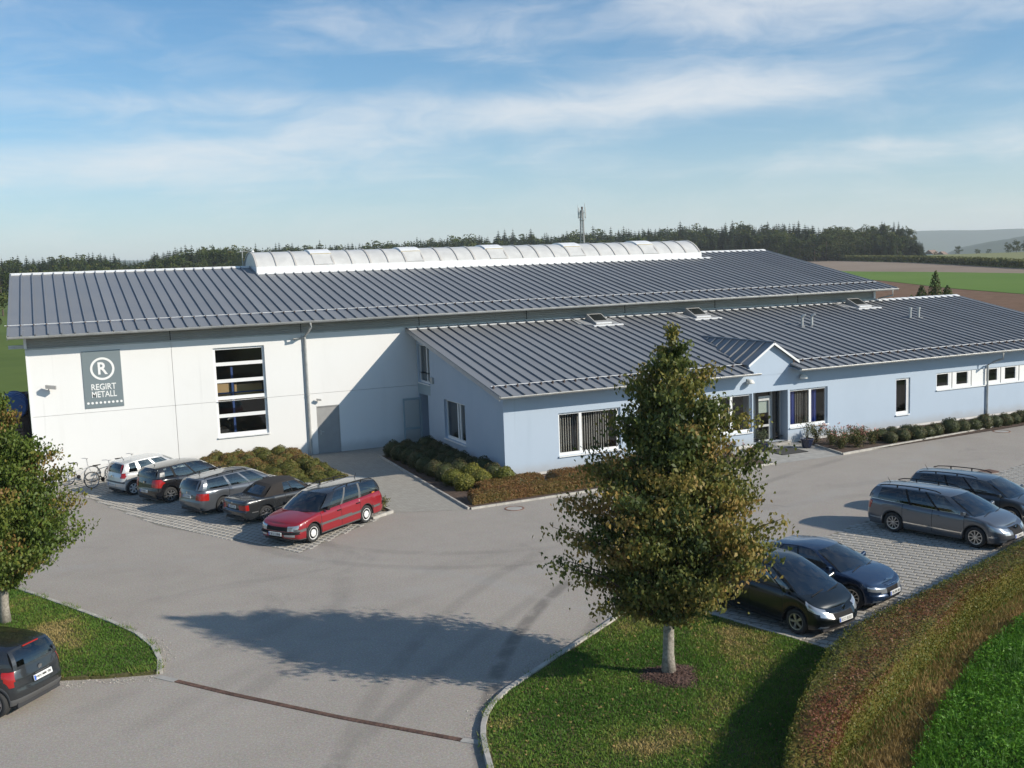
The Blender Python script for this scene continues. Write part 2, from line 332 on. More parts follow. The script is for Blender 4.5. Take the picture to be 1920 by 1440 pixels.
# ------------------------------------------------------------------ object helpers
ROOTLOC = {}
def tag(o, label=None, cat=None, group=None, kind=None):
    if label: o['label'] = label
    if cat: o['category'] = cat
    if group: o['group'] = group
    if kind: o['kind'] = kind
    return o
def thing(name, label, cat, loc=(0, 0, 0), rotz=0, group=None, kind=None):
    o = bpy.data.objects.new(name, None); COL.objects.link(o); o.location = loc; o.rotation_euler = (0, 0, rotz)
    o.empty_display_size = .3; ROOTLOC[o.name] = np.array(loc, float)
    return tag(o, label, cat, group, kind)
def link(name, me, parent=None, loc=None):
    o = bpy.data.objects.new(name, me); COL.objects.link(o)
    if parent is not None: o.parent = parent
    if loc is not None: o.location = loc
    return o
class MB:
    """collects shapes, builds ONE mesh object. Coordinates are world unless the parent is rotated (then local)."""
    def __init__(s): s.v = []; s.f = []; s.mi = []; s.m = 0
    def quad(s, *p):
        b = len(s.v); s.v += [tuple(map(float, q)) for q in p]; s.f.append(tuple(range(b, b+len(p)))); s.mi.append(s.m); return s
    def box(s, x0, x1, y0, y1, z0, z1):
        b = len(s.v); s.v += [(x0, y0, z0), (x1, y0, z0), (x1, y1, z0), (x0, y1, z0), (x0, y0, z1), (x1, y0, z1), (x1, y1, z1), (x0, y1, z1)]
        for q in ((0, 3, 2, 1), (4, 5, 6, 7), (0, 1, 5, 4), (1, 2, 6, 5), (2, 3, 7, 6), (3, 0, 4, 7)): s.f.append(tuple(b+i for i in q)); s.mi.append(s.m)
        return s
    def hexa(s, P):     # 8 points: bottom ring 4 then top ring 4
        b = len(s.v); s.v += [tuple(map(float, q)) for q in P]
        for q in ((0, 3, 2, 1), (4, 5, 6, 7), (0, 1, 5, 4), (1, 2, 6, 5), (2, 3, 7, 6), (3, 0, 4, 7)): s.f.append(tuple(b+i for i in q)); s.mi.append(s.m)
        return s
    def tube(s, pts, r, n=8, cap=True):
        pts = [Vector(p) for p in pts]; rs = r if hasattr(r, '__len__') else [r]*len(pts); b = len(s.v)
        for i, p in enumerate(pts):
            d = (pts[min(i+1, len(pts)-1)]-pts[max(i-1, 0)]).normalized()
            a = d.cross(Vector((0, 0, 1))) if abs(d.z) < .95 else d.cross(Vector((1, 0, 0))); a.normalize(); c = d.cross(a)
            for k in range(n):
                t = 2*math.pi*k/n; s.v.append(tuple(p+(a*math.cos(t)+c*math.sin(t))*rs[i]))
        for i in range(len(pts)-1):
            for k in range(n):
                s.f.append((b+i*n+k, b+i*n+(k+1) % n, b+(i+1)*n+(k+1) % n, b+(i+1)*n+k)); s.mi.append(s.m)
        if cap:
            s.f.append(tuple(b+k for k in range(n-1, -1, -1))); s.mi.append(s.m)
            s.f.append(tuple(b+(len(pts)-1)*n+k for k in range(n))); s.mi.append(s.m)
        return s
    def lathe(s, prof, n=24, c=(0, 0, 0), axis='z'):
        b = len(s.v)
        for r, h in prof:
            for k in range(n):
                t = 2*math.pi*k/n; x, y = r*math.cos(t), r*math.sin(t)
                q = (x, y, h) if axis == 'z' else ((x, h, y) if axis == 'y' else (h, x, y))
                s.v.append((q[0]+c[0], q[1]+c[1], q[2]+c[2]))
        for i in range(len(prof)-1):
            for k in range(n): s.f.append((b+i*n+k, b+i*n+(k+1) % n, b+(i+1)*n+(k+1) % n, b+(i+1)*n+k)); s.mi.append(s.m)
        return s
    def grid(s, G):     # G: rows of points
        b = len(s.v); nr = len(G); nc = len(G[0])
        for row in G: s.v += [tuple(map(float, q)) for q in row]
        for i in range(nr-1):
            for j in range(nc-1): s.f.append((b+i*nc+j, b+i*nc+j+1, b+(i+1)*nc+j+1, b+(i+1)*nc+j)); s.mi.append(s.m)
        return s
    def mesh(s, name, mats, off=(0, 0, 0), smooth=False):
        me = bpy.data.meshes.new(name)
        V = [(x-off[0], y-off[1], z-off[2]) for x, y, z in s.v]
        me.from_pydata(V, [], s.f)
        for m in (mats if isinstance(mats, (list, tuple)) else [mats]): me.materials.append(MATS[m] if isinstance(m, str) else m)
        if any(s.mi): me.polygons.foreach_set('material_index', s.mi)
        if smooth: me.polygons.foreach_set('use_smooth', [True]*len(me.polygons))
        me.update(); return me
    def build(s, name, mats, parent=None, smooth=False, local=False):
        off = (0, 0, 0)
        if parent is not None and not local:
            q = parent; off = np.zeros(3)
            while q is not None: off = off+np.array(q.location); q = q.parent
        return link(name, s.mesh(name, mats, off, smooth), parent)
def smooth_angle(o, deg=40):
    me = o.data; me.polygons.foreach_set('use_smooth', [True]*len(me.polygons))
    try: me.set_sharp_from_angle(angle=R(deg))
    except Exception: pass

def quads_mesh(name, V, material, tone=None, nper=4):
    """V: (n, nper, 3) array of separate faces"""
    n = len(V); me = bpy.data.meshes.new(name)
    me.vertices.add(n*nper); me.vertices.foreach_set('co', np.ascontiguousarray(V, np.float32).ravel())
    me.loops.add(n*nper); me.loops.foreach_set('vertex_index', np.arange(n*nper, dtype=np.int32))
    me.polygons.add(n); me.polygons.foreach_set('loop_start', np.arange(0, n*nper, nper, dtype=np.int32))
    try: me.polygons.foreach_set('loop_total', np.full(n, nper, np.int32))
    except Exception: pass
    if tone is not None:
        at = me.attributes.new('tone', 'FLOAT', 'POINT'); at.data.foreach_set('value', np.repeat(np.asarray(tone, np.float32), nper))
    me.materials.append(MATS[material]); me.update(calc_edges=True); me.validate()
    return me
def unit(a): return a/np.maximum(np.linalg.norm(a, axis=-1, keepdims=True), 1e-9)
def leaves(P, N, size, aspect=.62, bend=.25, droop=0.0, rg=rng):
    """diamond leaf quads at P with rough normals N"""
    n = len(P); N = unit(N+rg.normal(0, .01, (n, 3)))
    T = unit(np.cross(N, rg.normal(0, 1, (n, 3)))); T[:, 2] -= droop; T = unit(T)
    B = unit(np.cross(N, T)); s = np.asarray(size).reshape(-1, 1)*np.ones((n, 1))
    a = P-T*s*.5; c = P+T*s*.5-N*s*bend; l = P-B*s*aspect*.5+N*s*bend*.3; r = P+B*s*aspect*.5+N*s*bend*.3
    return np.stack([a, l, c, r], 1)
def in_poly(P, poly):
    x, y = P[:, 0], P[:, 1]; ins = np.zeros(len(P), bool); j = len(poly)-1
    for i in range(len(poly)):
        xi, yi = poly[i]; xj, yj = poly[j]
        cnd = ((yi > y) != (yj > y)) & (x < (xj-xi)*(y-yi)/((yj-yi) if yj != yi else 1e-9)+xi)
        ins ^= cnd; j = i
    return ins
def sample_poly(poly, n):
    A = np.array(poly); lo, hi = A.min(0), A.max(0); out = []
    tot = 0
    while tot < n:
        q = rng.uniform(lo, hi, (n, 2)); q = q[in_poly(q, poly)]; out.append(q); tot += len(q)
        if len(q) == 0: break
    return np.concatenate(out)[:n]
def vnoise(P, sc, seed=0.0):
    return np.array([mnoise.noise(Vector((p[0]*sc+seed, p[1]*sc-seed, (p[2] if len(p) > 2 else 0)*sc))) for p in P])
def sheet(name, poly, z, material, parent=None, kind='structure', skirt=0):
    g = MB().quad(*[(x, y, z) for x, y in poly])
    if skirt:
        for a, b in zip(poly, poly[1:]+poly[:1]): g.quad((*a, z), (*b, z), (*b, z-skirt), (*a, z-skirt))
    o = g.build(name, material, parent)
    if parent is None: o['kind'] = kind
    return o
def ss(a, b, x):
    t = np.clip((np.asarray(x, float)-a)/(b-a), 0, 1); return t*t*(3-2*t)
def terrain(x, y):
    r = np.hypot(x, y); return -.06+5.5*ss(60, 500, r)-24*ss(580, 1600, r)

#@@STRUCTURE
# ------------------------------------------------------------------ ground and far land
def make_terrain():
    rings = [0, 20, 40, 60, 85, 115, 150, 190, 235, 285, 340, 400, 460, 500, 540, 580, 640, 720, 820, 950, 1100, 1300, 1600, 2200, 3500, 6000, 7600]
    n = 120; V = [(0, 0, -.06)]; F = []
    for r in rings[1:]:
        for k in range(n):
            a = 2*math.pi*k/n; x, y = r*math.cos(a), r*math.sin(a); V.append((x, y, float(terrain(x, y))))
    for k in range(n): F.append((0, 1+k, 1+(k+1) % n))
    for i in range(len(rings)-2):
        for k in range(n): F.append((1+i*n+k, 1+(i+1)*n+k, 1+(i+1)*n+(k+1) % n, 1+i*n+(k+1) % n))
    me = bpy.data.meshes.new('ground'); me.from_pydata(V, [], F); me.materials.append(MATS['meadow']); me.polygons.foreach_set('use_smooth', [True]*len(F))
    return tag(link('ground', me), kind='structure')
make_terrain()
def field(name, near, far, lift, material):
    """strip of land between two lines, draped over the terrain"""
    n = 40; G = []
    near, far = np.array(near, float), np.array(far, float)
    def along(L, t):
        d = np.r_[0, np.cumsum(np.linalg.norm(np.diff(L, axis=0), axis=1))]; return np.array([np.interp(t*d[-1], d, L[:, k]) for k in (0, 1)])
    for i in range(n+1):
        a, b = along(near, i/n), along(far, i/n); row = []
        for j in range(9):
            p = a+(b-a)*j/8; row.append((p[0], p[1], float(terrain(*p))+lift))
        G.append(row)
    o = MB().grid(G).build(name, material); smooth_angle(o, 80); o['kind'] = 'structure'; return o
greenbot = [(190, 215), (166.5, 150.4), (144.9, 110.1), (133.3, 83.9), (118, 48), (105, 10)]
greentop = [(225, 260), (206.2, 202.1), (206, 171.9), (201.9, 139.8), (196, 90), (190, 30)]
cornbase = [(345, 390), (297.1, 304.4), (270.4, 240), (227.1, 160.4), (205, 110), (196, 50)]
field('ploughed_field', [(60, 112), (52, 60), (56, 34), (62, 10), (70, -20), (75, -40)], greenbot, .10, 'ploughed_field')
field('green_field', greenbot, greentop, .16, 'green_field')
field('stubble_field', greentop, cornbase, .12, 'brown_field')
field('pale_field', [(p[0]+14, p[1]+9) for p in cornbase], [(520, 560), (520, 470), (500, 360), (450, 240), (420, 140), (400, 60)], .25, 'pale_field')
def hill(name, az0, az1, D, prof, depth, material):
    n = 160; G = []
    for i in range(n+1):
        t = i/n; az = az0+(az1-az0)*t; h = np.interp(t, [p[0] for p in prof], [p[1] for p in prof])
        h *= 1+.10*mnoise.noise(Vector((t*9, D*.01, 0)))+.05*mnoise.noise(Vector((t*38, D*.01, 3)))
        row = []
        for j, (dd, hh) in enumerate(((-1, 0), (-.7, .35), (-.35, .8), (0, 1), (.4, .9), (1, 0))):
            d = D+dd*depth; row.append((CAM[0]+d*math.sin(az), CAM[1]+d*math.cos(az), -19+(h+19)*hh))
        G.append(row)
    o = MB().grid(G).build(name, material, smooth=True); o['kind'] = 'structure'
azp = lambda px: -YAW+math.atan((px-960)/FPX)
hill('wooded_hill', azp(1766), azp(2500), 3000, ((0, -19), (.02, -2), (.06, 12), (.13, 22), (.25, 36), (.5, 55), (1, 20)), 700, 'hill_forest')
hill('distant_hills', azp(-500), azp(2700), 5600, ((0, 70), (.2, 100), (.35, 88), (.55, 92), (.70, 104), (.80, 96), (1, 70)), 800, 'hill_forest')

# ------------------------------------------------------------------ yard, paths, beds, islands
sheet('asphalt_yard', [(-60, -50), (-3.0, -50), (-8.2, -30), (-6.9, -26.5), (2, -22.2), (25, -14.5), (60, -6), (60, -1.0), (28, -2.1), (14.5, -3.6), (14.2, -.01), (10.9, -.01), (10.8, -3.5), (-3.3, -4.0), (-2.9, 10.5), (-17.4, 10.5), (-19.5, 10.5), (-26, 6), (-60, 0)], 0.0, 'asphalt')
islandL = [(-30, -1.0), (-22.5, -3.4), (-19.4, -4.75), (-18.2, -5.65), (-17.35, -7.3), (-16.45, -9.1), (-15.78, -10.45), (-15.22, -11.8), (-14.96, -12.9), (-14.9, -13.83), (-14.98, -14.6), (-16.06, -14.28), (-17.2, -13.8), (-19.5, -12.6), (-23, -10.6), (-30, -6.5)]
islandC = [(-10.9, -24.5), (-10.35, -22.6), (-10.08, -21.64), (-9.86, -20.95), (-9.68, -20.54), (-9.45, -20.14), (-9.14, -19.76), (-8.64, -19.31), (-7.09, -18.3), (-5.78, -17.49), (-4.29, -16.55), (-2.95, -15.72), (-2.43, -17.41), (-1.65, -20.05), (-1.2, -21.75), (-4.4, -23.8), (-6.4, -25.7), (-9.0, -29), (-11.5, -29)]
sheet('lawn', islandL, .06, 'lawn_soil', skirt=.1); sheet('lawn', islandC, .06, 'lawn_soil', skirt=.1)
sheet('path', [(-9.7, 10.5), (-5.92, -1.4), (-5.82, -2.95), (-3.26, -4.05), (-2.90, 8.2), (-.01, 8.6), (-.01, 10.52)], .006, 'path_paving')
sheet('entrance_path', [(10.95, -3.6), (14.46, -3.68), (15.0, -1.2), (14.95, -.01), (12.2, -.01), (10.6, -.01)], .006, 'concrete')
bedL = [(-12.9, 10.5), (-12.6, 7.2), (-10.5, 4.6), (-7.6, 1.2), (-5.88, -1.81), (-6.2, -.2), (-5.75, -2.75), (-5.95, -1.0), (-7.2, 6.0), (-8.0, 8.6), (-7.4, 10.5)]
bedL = [(-12.9, 10.5), (-12.6, 7.6), (-10.6, 4.4), (-8.2, .6), (-6.3, -2.2), (-5.82, -2.75), (-5.9, -1.3), (-6.4, 6.0), (-6.6, 9.4), (-6.6, 10.5)]
bedR = [(-2.92, 8.05), (-3.24, -3.95), (10.75, -3.5), (10.72, -.01), (0.0, -.01), (-.01, 8.3)]
bedF = [(14.55, -3.58), (60, -.9), (60, -.01), (15.05, -.01), (15.05, -1.2)]
for b in (bedL, bedR, bedF): sheet('planting_bed', b, .03, 'soil')

def kerb(pts, label_unused, w=.085, h=.11, step=1.0, lift=0.0):
    root = tag(bpy.data.objects.new('kerb', None), kind='structure'); COL.objects.link(root); root.location = (*pts[0], 0)
    P = [Vector((*p, 0)) for p in pts]
    for a, b in zip(P[:-1], P[1:]):
        L = (b-a).length; n = max(1, round(L/step)); d = (b-a)/n; t = d.normalized(); nn = Vector((-t.y, t.x, 0))*w/2
        for i in range(n):
            p = a+d*i+t*.006; q = a+d*(i+1)-t*.006; z0 = -.04; z1 = h+lift+random.uniform(-.006, .006); cc = nn*.75
            MB().hexa([p-nn+Vector((0, 0, z0)), q-nn+Vector((0, 0, z0)), q+nn+Vector((0, 0, z0)), p+nn+Vector((0, 0, z0)),
                       p-cc+Vector((0, 0, z1)), q-cc+Vector((0, 0, z1)), q+cc+Vector((0, 0, z1)), p+cc+Vector((0, 0, z1))]).build('kerbstone', 'kerb', root)
kerb(islandL[2:11], '', .14, .10, 1.0); kerb(islandC[1:12], '', .13, .10, 1.0); kerb(islandC[11:14], '', .11, .085, 1.0)
kerb([(-2.90, 8.12), (-3.27, -4.02)], '', .10, .085); kerb([(-3.20, -4.05), (10.9, -3.58)], '', .10, .07); kerb([(10.9, -3.5), (10.98, -2.3)], '', .09, .07)
kerb([(14.48, -3.64), (27.62, -2.14), (45, -1.1)], '', .10, .085); kerb([(14.52, -3.55), (15.0, -1.28)], '', .09, .085)
kerb([(-6.75, -3.55), (-5.80, -2.93)], '', .12, .10); kerb([(-5.80, -2.85), (-5.95, -1.3), (-6.6, 9.4)], '', .09, .08)

# drainage channel across the drive
dr = thing('drainage_channel', 'rusty brown drainage channel crossing the asphalt drive', 'drain', (-14.7, -15.19, 0))
dp = [Vector((-14.7, -15.19, 0)), Vector((-13.76, -16.48, 0)), Vector((-11.98, -18.77, 0)), Vector((-10.24, -20.81, 0))]
for a, b in zip(dp[:-1], dp[1:]):
    L = (b-a).length; n = max(1, round(L/.5)); d = (b-a)/n; t = d.normalized(); nn = Vector((-t.y, t.x, 0))*.062
    for i in range(n):
        p, q = a+d*i+t*.005, a+d*(i+1)-t*.005; g = MB()
        z = Vector((0, 0, .012)); g.hexa([p-nn-z, q-nn-z, q+nn-z, p+nn-z, p-nn+z, q-nn+z, q+nn+z, p+nn+z])
        for k in range(5):
            c = p+(q-p)*((k+.5)/5); w = t*.012; m = nn*.8; z2 = Vector((0, 0, .018)); g.hexa([c-w-m+z, c+w-m+z, c+w+m+z, c-w+m+z, c-w-m+z2, c+w-m+z2, c+w+m+z2, c-w+m+z2])
        g.build('grate', 'drain', dr)
for pts in (((-15.05, -14.72), (-14.7, -15.19)), ((-10.24, -20.81), (-9.9, -21.15))):
    a, b = Vector((*pts[0], .008)), Vector((*pts[1], .008)); t = (b-a).normalized(); nn = Vector((-t.y, t.x, 0))*.08
    z = Vector((0, 0, .02)); MB().hexa([a-nn-z, b-nn-z, b+nn-z, a+nn-z, a-nn+z*.2, b-nn+z*.2, b+nn+z*.2, a+nn+z*.2]).build('end_stone', 'concrete', dr)

def manhole(x, y, r, label, square=False):
    t = thing('manhole_cover', label, 'manhole cover', (x, y, 0))
    if square:
        MB().box(x-r, x+r, y-r, y+r, 0, .012).build('frame', 'rust_iron', t)
        g = MB()
        for k in range(6): g.box(x-r*.85, x+r*.85, y-r*.85+k*r*.29, y-r*.7+k*r*.29, .012, .02)
        g.build('grate', 'brown_steel', t)
    else:
        MB().lathe([(r, 0), (r, .012), (r*.82, .012), (r*.82, .004)], 28, (x, y, 0)).build('frame', 'rust_iron', t)
        MB().lathe([(r*.82, .006), (r*.7, .009), (.001, .009)], 28, (x, y, 0)).build('cover', 'concrete', t)
manhole(-1.8, -4.78, .36, 'round rusty rimmed manhole cover in front of the brown low hedge')
manhole(24.5, -3.38, .40, 'round manhole cover near the row of bushes along the blue wall')
manhole(16.68, -9.43, .30, 'small square iron drain grate in the asphalt behind the grey estate cars', True)

# grid paving of the two parking areas
def paving(poly, ang, pitch, size, focus, h=.016):
    """pavers as objects nearest to the focus, the rest joined"""
    base = sheet('parking_pavement', poly, .004, 'paver_joint')
    A = np.array(poly); c, s = math.cos(ang), math.sin(ang); o0 = A.mean(0)
    Q = np.stack([(A-o0)@np.array([c, s]), (A-o0)@np.array([-s, c])], 1); lo, hi = Q.min(0), Q.max(0)
    pts = []
    for j, v in enumerate(np.arange(lo[1], hi[1], pitch[1])):
        for u in np.arange(lo[0], hi[0], pitch[0]): pts.append((u+(pitch[0]/2 if j % 2 else 0), v))
    pts = np.array(pts); Wp = o0+pts[:, :1]*np.array([c, s])+pts[:, 1:]*np.array([-s, c])
    k = in_poly(Wp, poly); Wp = Wp[k]
    order = np.argsort(np.hypot(Wp[:, 0]-focus[0], Wp[:, 1]-focus[1])); Wp = Wp[order]
    a, b = size[0]/2, size[1]/2; ch = .012
    me = MB().hexa([(-a, -b, -.01), (a, -b, -.01), (a, b, -.01), (-a, b, -.01), (-a+ch, -b+ch, h), (a-ch, -b+ch, h), (a-ch, b-ch, h), (-a+ch, b-ch, h)]).mesh('paver', 'paver')
    for i, (x, y) in enumerate(Wp[:290]):
        p = link('paver', me, base, (x, y, random.uniform(-.004, .004))); p.rotation_euler = (0, 0, ang+random.uniform(-.01, .01))
    rest = Wp[290:]
    if len(rest):
        top = np.array([(-a+ch, -b+ch, h), (a-ch, -b+ch, h), (a-ch, b-ch, h), (-a+ch, b-ch, h)]); bot = np.array([(-a, -b, -.0), (a, -b, -.0), (a, b, -.0), (-a, b, -.0)])
        L = [top]+[np.array([bot[i], bot[(i+1) % 4], top[(i+1) % 4], top[i]]) for i in range(4)]
        L = np.array(L); Lr = L.copy(); Lr[..., 0] = L[..., 0]*c-L[..., 1]*s; Lr[..., 1] = L[..., 0]*s+L[..., 1]*c
        off = np.concatenate([rest, rng.uniform(-.004, .004, (len(rest), 1))], 1)
        V = (Lr[None]+off[:, None, None, :]).reshape(-1, 4, 3)
        o = link('paver_rows', quads_mesh('paver_rows', V, 'paver'), base); o['kind'] = 'stuff'
uu = math.atan2(.29, .957)
paving([(-2.75, -15.85), (5.63, -13.2), (7.25, -12.7), (22, -8.2), (23.5, -13.5), (12.5, -17.3), (6.6, -19.3), (1.6, -20.95), (-1.25, -21.7), (-2.36, -17.41)], R(-60), (.262, .262), (.250, .196), (5.0, -17.2))
paving([(-16.7, 9.4), (-16.3, 8.2), (-13.60, -.2), (-10.85, -4.9), (-10.0, -6.45), (-5.95, -3.05), (-8.4, .8), (-10.8, 4.6), (-12.8, 7.8), (-13.0, 10.45), (-17.0, 10.45)], R(-63), (.235, .235), (.195, .19), (-10.2, -4.8))

# ------------------------------------------------------------------ walls with openings, windows
def wall_mb(mp, u0, u1, v0, v1, holes, depth=.16, mb=None, back=.25):
    """mp(u, v, d) -> world; d is depth into the wall"""
    g = mb or MB()
    us = sorted({u0, u1, *[h[0] for h in holes], *[h[1] for h in holes]}); vs = sorted({v0, v1, *[h[2] for h in holes], *[h[3] for h in holes]})
    us = [u for u in us if u0-1e-6 <= u <= u1+1e-6]; vs = [v for v in vs if v0-1e-6 <= v <= v1+1e-6]
    for a, b in zip(us[:-1], us[1:]):
        for c, d in zip(vs[:-1], vs[1:]):
            if any(h[0] < (a+b)/2 < h[1] and h[2] < (c+d)/2 < h[3] for h in holes): continue
            g.quad(mp(a, c, 0), mp(b, c, 0), mp(b, d, 0), mp(a, d, 0))
    for h in holes:
        a, b = max(h[0], u0), min(h[1], u1); c, d = max(h[2], v0), min(h[3], v1); D = h[4] if len(h) > 4 else depth
        if a >= b or c >= d: continue
        if h[0] >= u0: g.quad(mp(a, c, 0), mp(a, d, 0), mp(a, d, D), mp(a, c, D))
        if h[1] <= u1: g.quad(mp(b, d, 0), mp(b, c, 0), mp(b, c, D), mp(b, d, D))
        if h[3] <= v1: g.quad(mp(a, d, 0), mp(b, d, 0), mp(b, d, D), mp(a, d, D))
        if h[2] >= v0: g.quad(mp(b, c, 0), mp(a, c, 0), mp(a, c, D), mp(b, c, D))
    # edges of the slab
    g.quad(mp(u0, v1, 0), mp(u1, v1, 0), mp(u1, v1, back), mp(u0, v1, back)); g.quad(mp(u0, v0, 0), mp(u0, v1, 0), mp(u0, v1, back), mp(u0, v0, back)); g.quad(mp(u1, v1, 0), mp(u1, v0, 0), mp(u1, v0, back), mp(u1, v1, back))
    return g
def mbox(mp, u0, u1, v0, v1, d0, d1, g):
    return g.hexa([mp(u0, v0, d0), mp(u1, v0, d0), mp(u1, v0, d1), mp(u0, v0, d1), mp(u0, v1, d0), mp(u1, v1, d0), mp(u1, v1, d1), mp(u0, v1, d1)])
def window(root, mp, u0, u1, v0, v1, cols, rows=(0, 1), depth=.13, fw=.075, frame='white_frame', sill=True, inner=None, rail=.0, glass='glass', bottom=None):
    """frame as a part, panes as sub-parts; cols / rows are fractions"""
    g = MB(); d0, d1 = depth, depth+.07; bt = bottom or fw
    mbox(mp, u0, u1, v1-fw, v1, d0, d1, g); mbox(mp, u0, u1, v0, v0+bt, d0, d1, g)
    mbox(mp, u0, u0+fw, v0+bt, v1-fw, d0, d1, g); mbox(mp, u1-fw, u1, v0+bt, v1-fw, d0, d1, g)
    U = [u0+(u1-u0)*c for c in cols]; V = [v0+(v1-v0)*r for r in rows]
    for u in U[1:-1]: mbox(mp, u-fw*.75, u+fw*.75, v0+bt, v1-fw, d0-.004, d1, g)
    for v in V[1:-1]: mbox(mp, u0+fw, u1-fw, v-fw*.8, v+fw*.8, d0-.006, d1, g)
    fr = g.build('window', frame, root)
    off = np.array(root.location)
    for a, b in zip(U[:-1], U[1:]):
        for c, d in zip(V[:-1], V[1:]):
            q = MB(); e = .02; D = d0+.04
            q.quad(mp(a+e, c+e, D), mp(b-e, c+e, D), mp(b-e, d-e, D), mp(a+e, d-e, D)); q.build('pane', glass, fr)
    if sill:
        s = MB(); mbox(mp, u0-.03, u1+.03, v0-.05, v0-.003, -.07, depth, s); s.build('sill', 'white_metal', fr)
    if inner: inner(fr)
    return fr
def seam_panel(w, y0, z0, y1, z1, seam=.052, sh=.066, lip=.0, y0r=None):
    """one standing-seam roof sheet, x from 0 to w, running up from (y0, z0) to (y1, z1); lower edge may be slanted"""
    g = MB(); sl = (z1-z0)/(y1-y0); y0r = y0 if y0r is None else y0r
    zz = lambda y: z0+(y-y0)*sl
    ln = math.hypot(1, sl); ny, nz = -sl/ln, 1/ln
    def P(x, y, h): return (x, y+ny*h, zz(y)+nz*h)
    prof = [(0, 0), (.004, sh*.75), (-.008, sh*.8), (-.006, sh), (seam+.006, sh), (seam+.008, sh*.8), (seam-.004, sh*.75), (seam, 0), (w, 0)]
    lo = lambda x: y0+(y0r-y0)*max(0, min(1, x/w))
    a = [P(x, lo(x)-(.02 if h > 0 else 0), h) for x, h in prof]; b = [P(x, y1, h) for x, h in prof]
    for i in range(len(prof)-1): g.quad(a[i], a[i+1], b[i+1], b[i])
    g.quad(*a[:8][::-1]); g.quad(P(seam, lo(seam), 0), P(w, lo(w), 0), P(w, lo(w), -.03), P(seam, lo(seam), -.03))
    return g

# ------------------------------------------------------------------ industrial hall
HX0, HX1, HY = -17.54, 29.9, 10.53
hall = thing('industrial_hall', 'large white industrial hall with grey standing seam roof and long skylight', 'building', (HX0, HY, 0))
hm = lambda u, v, d: (u, HY+d, v)
HW = (-9.80, -7.47, 1.27, 5.42); HD = (-5.17, -4.05, 0.0, 2.31)
bay = [HX0+5.93*i for i in range(9)]
for i in range(8):
    a, b = bay[i]+(.008 if i else 0), bay[i+1]-.008
    hs = [h for h in (HW, HD) if h[0] < b and h[1] > a]
    for (c, d) in ((0.0, 2.936), (2.948, 5.84)):
        if i > 3 and d < 4: continue
        wall_mb(hm, a, b, c, d, [h for h in hs if h[2] < d and h[3] > c], .16).build('wall_panel', 'white_render', hall)
    # corrugated cladding band under the eaves
    g = MB(); row = []; z = 5.90
    prof = []
    while z < 6.62: prof += [(z, 0.0), (z+.012, .035), (z+.055, .035), (z+.067, 0.0)]; z += .092
    G = [[(x, HY+.02+d, zz) for zz, d in prof] for x in (a+.012, b-.012)]
    g.grid(G).build('cladding_panel', 'cladding', hall)
    MB().box(b-.012, b+.02, HY+.03, HY+.1, 5.9, 6.6).build('cladding_joint', 'black_plastic', hall)
MB().box(HX0-.02, HX1+.0, HY-.045, HY+.06, 5.845, 5.90).build('cladding_trim', 'zinc', hall)
MB().box(HX0-.06, HX0+.05, HY-.03, HY+.12, 5.9, 6.7).build('corner_trim', 'white_metal', hall)
MB().box(HX0-.03, HX0+.035, HY-.03, HY+.1, 0, 5.845).build('corner_trim', 'white_metal', hall)
MB().box(HX1-.12, HX1+.03, HY-.03, HY+.12, 5.5, 6.7).build('corner_trim', 'white_metal', hall)
RY0, RZ0, RY1, RZ1 = 9.54, 6.50, 22.23, 9.13
hsl = (RZ1-RZ0)/(RY1-RY0); BY = 2*RY1-RY0-1.0
def gable(x, s):
    MB().quad((x, HY+.01, 0), (x, BY, 0), (x, BY, RZ0+.15), (x, RY1, RZ1-.06), (x, HY+.01, RZ0+hsl*1.0-.06)).build('side_wall', 'white_render', hall)
gable(HX0, -1); gable(HX1, 1)
MB().quad((HX0, BY, 0), (HX1, BY, 0), (HX1, BY, RZ0+.1), (HX0, BY, RZ0+.1)).build('rear_wall', 'white_render', hall)
PX0, PW, NP = -18.17, .5145, 95
pm = seam_panel(PW, RY0, RZ0, RY1, RZ1).mesh('roof_panel', 'roof_metal', (0, HY, 0))
for i in range(NP): link('roof_panel', pm, hall, (PX0-HX0+i*PW, 0, 0))
PX1 = PX0+NP*PW
MB().quad((PX0, RY1, RZ1), (PX1, RY1, RZ1), (PX1, 2*RY1-RY0, RZ0), (PX0, 2*RY1-RY0, RZ0)).build('rear_roof', 'roof_metal', hall)
MB().quad((PX0+.6, RY0+.02, RZ0-.05), (PX1-.8, RY0+.02, RZ0-.05), (PX1-.8, HY+.02, RZ0+.16), (PX0+.6, HY+.02, RZ0+.16)).build('soffit', 'grey_door', hall)
for x in (PX0, PX1):
    s = -1 if x == PX0 else 1
    MB().hexa([(x-.02 if s < 0 else x, RY0-.03, RZ0-.14), (x if s < 0 else x+.02, RY0-.03, RZ0-.14), (x if s < 0 else x+.02, RY1, RZ1-.14), (x-.02 if s < 0 else x, RY1, RZ1-.14),
               (x-.02 if s < 0 else x, RY0-.03, RZ0+.05), (x if s < 0 else x+.02, RY0-.03, RZ0+.05), (x if s < 0 else x+.02, RY1, RZ1+.06), (x-.02 if s < 0 else x, RY1, RZ1+.06)]).build('verge_trim', 'verge', hall)
def ridge_flashing(x0, x1, parent, y, z, w=.22, step=PW, ph=0.0):
    """bright flashing between the seams along the top edge"""
    g = MB(); x = ph
    while x < x1:
        a, b = max(x+.06, x0), min(x+step-.005, x1)
        if b > a: g.hexa([(a, y-w, z-w*hsl+.012), (b, y-w, z-w*hsl+.012), (b, y+.02, z+.02), (a, y+.02, z+.02), (a, y-w, z-w*hsl+.055), (b, y-w, z-w*hsl+.055), (b, y+.02, z+.08), (a, y+.02, z+.08)])
        x += step
    return g.build('ridge_flashing', 'white_metal', parent)
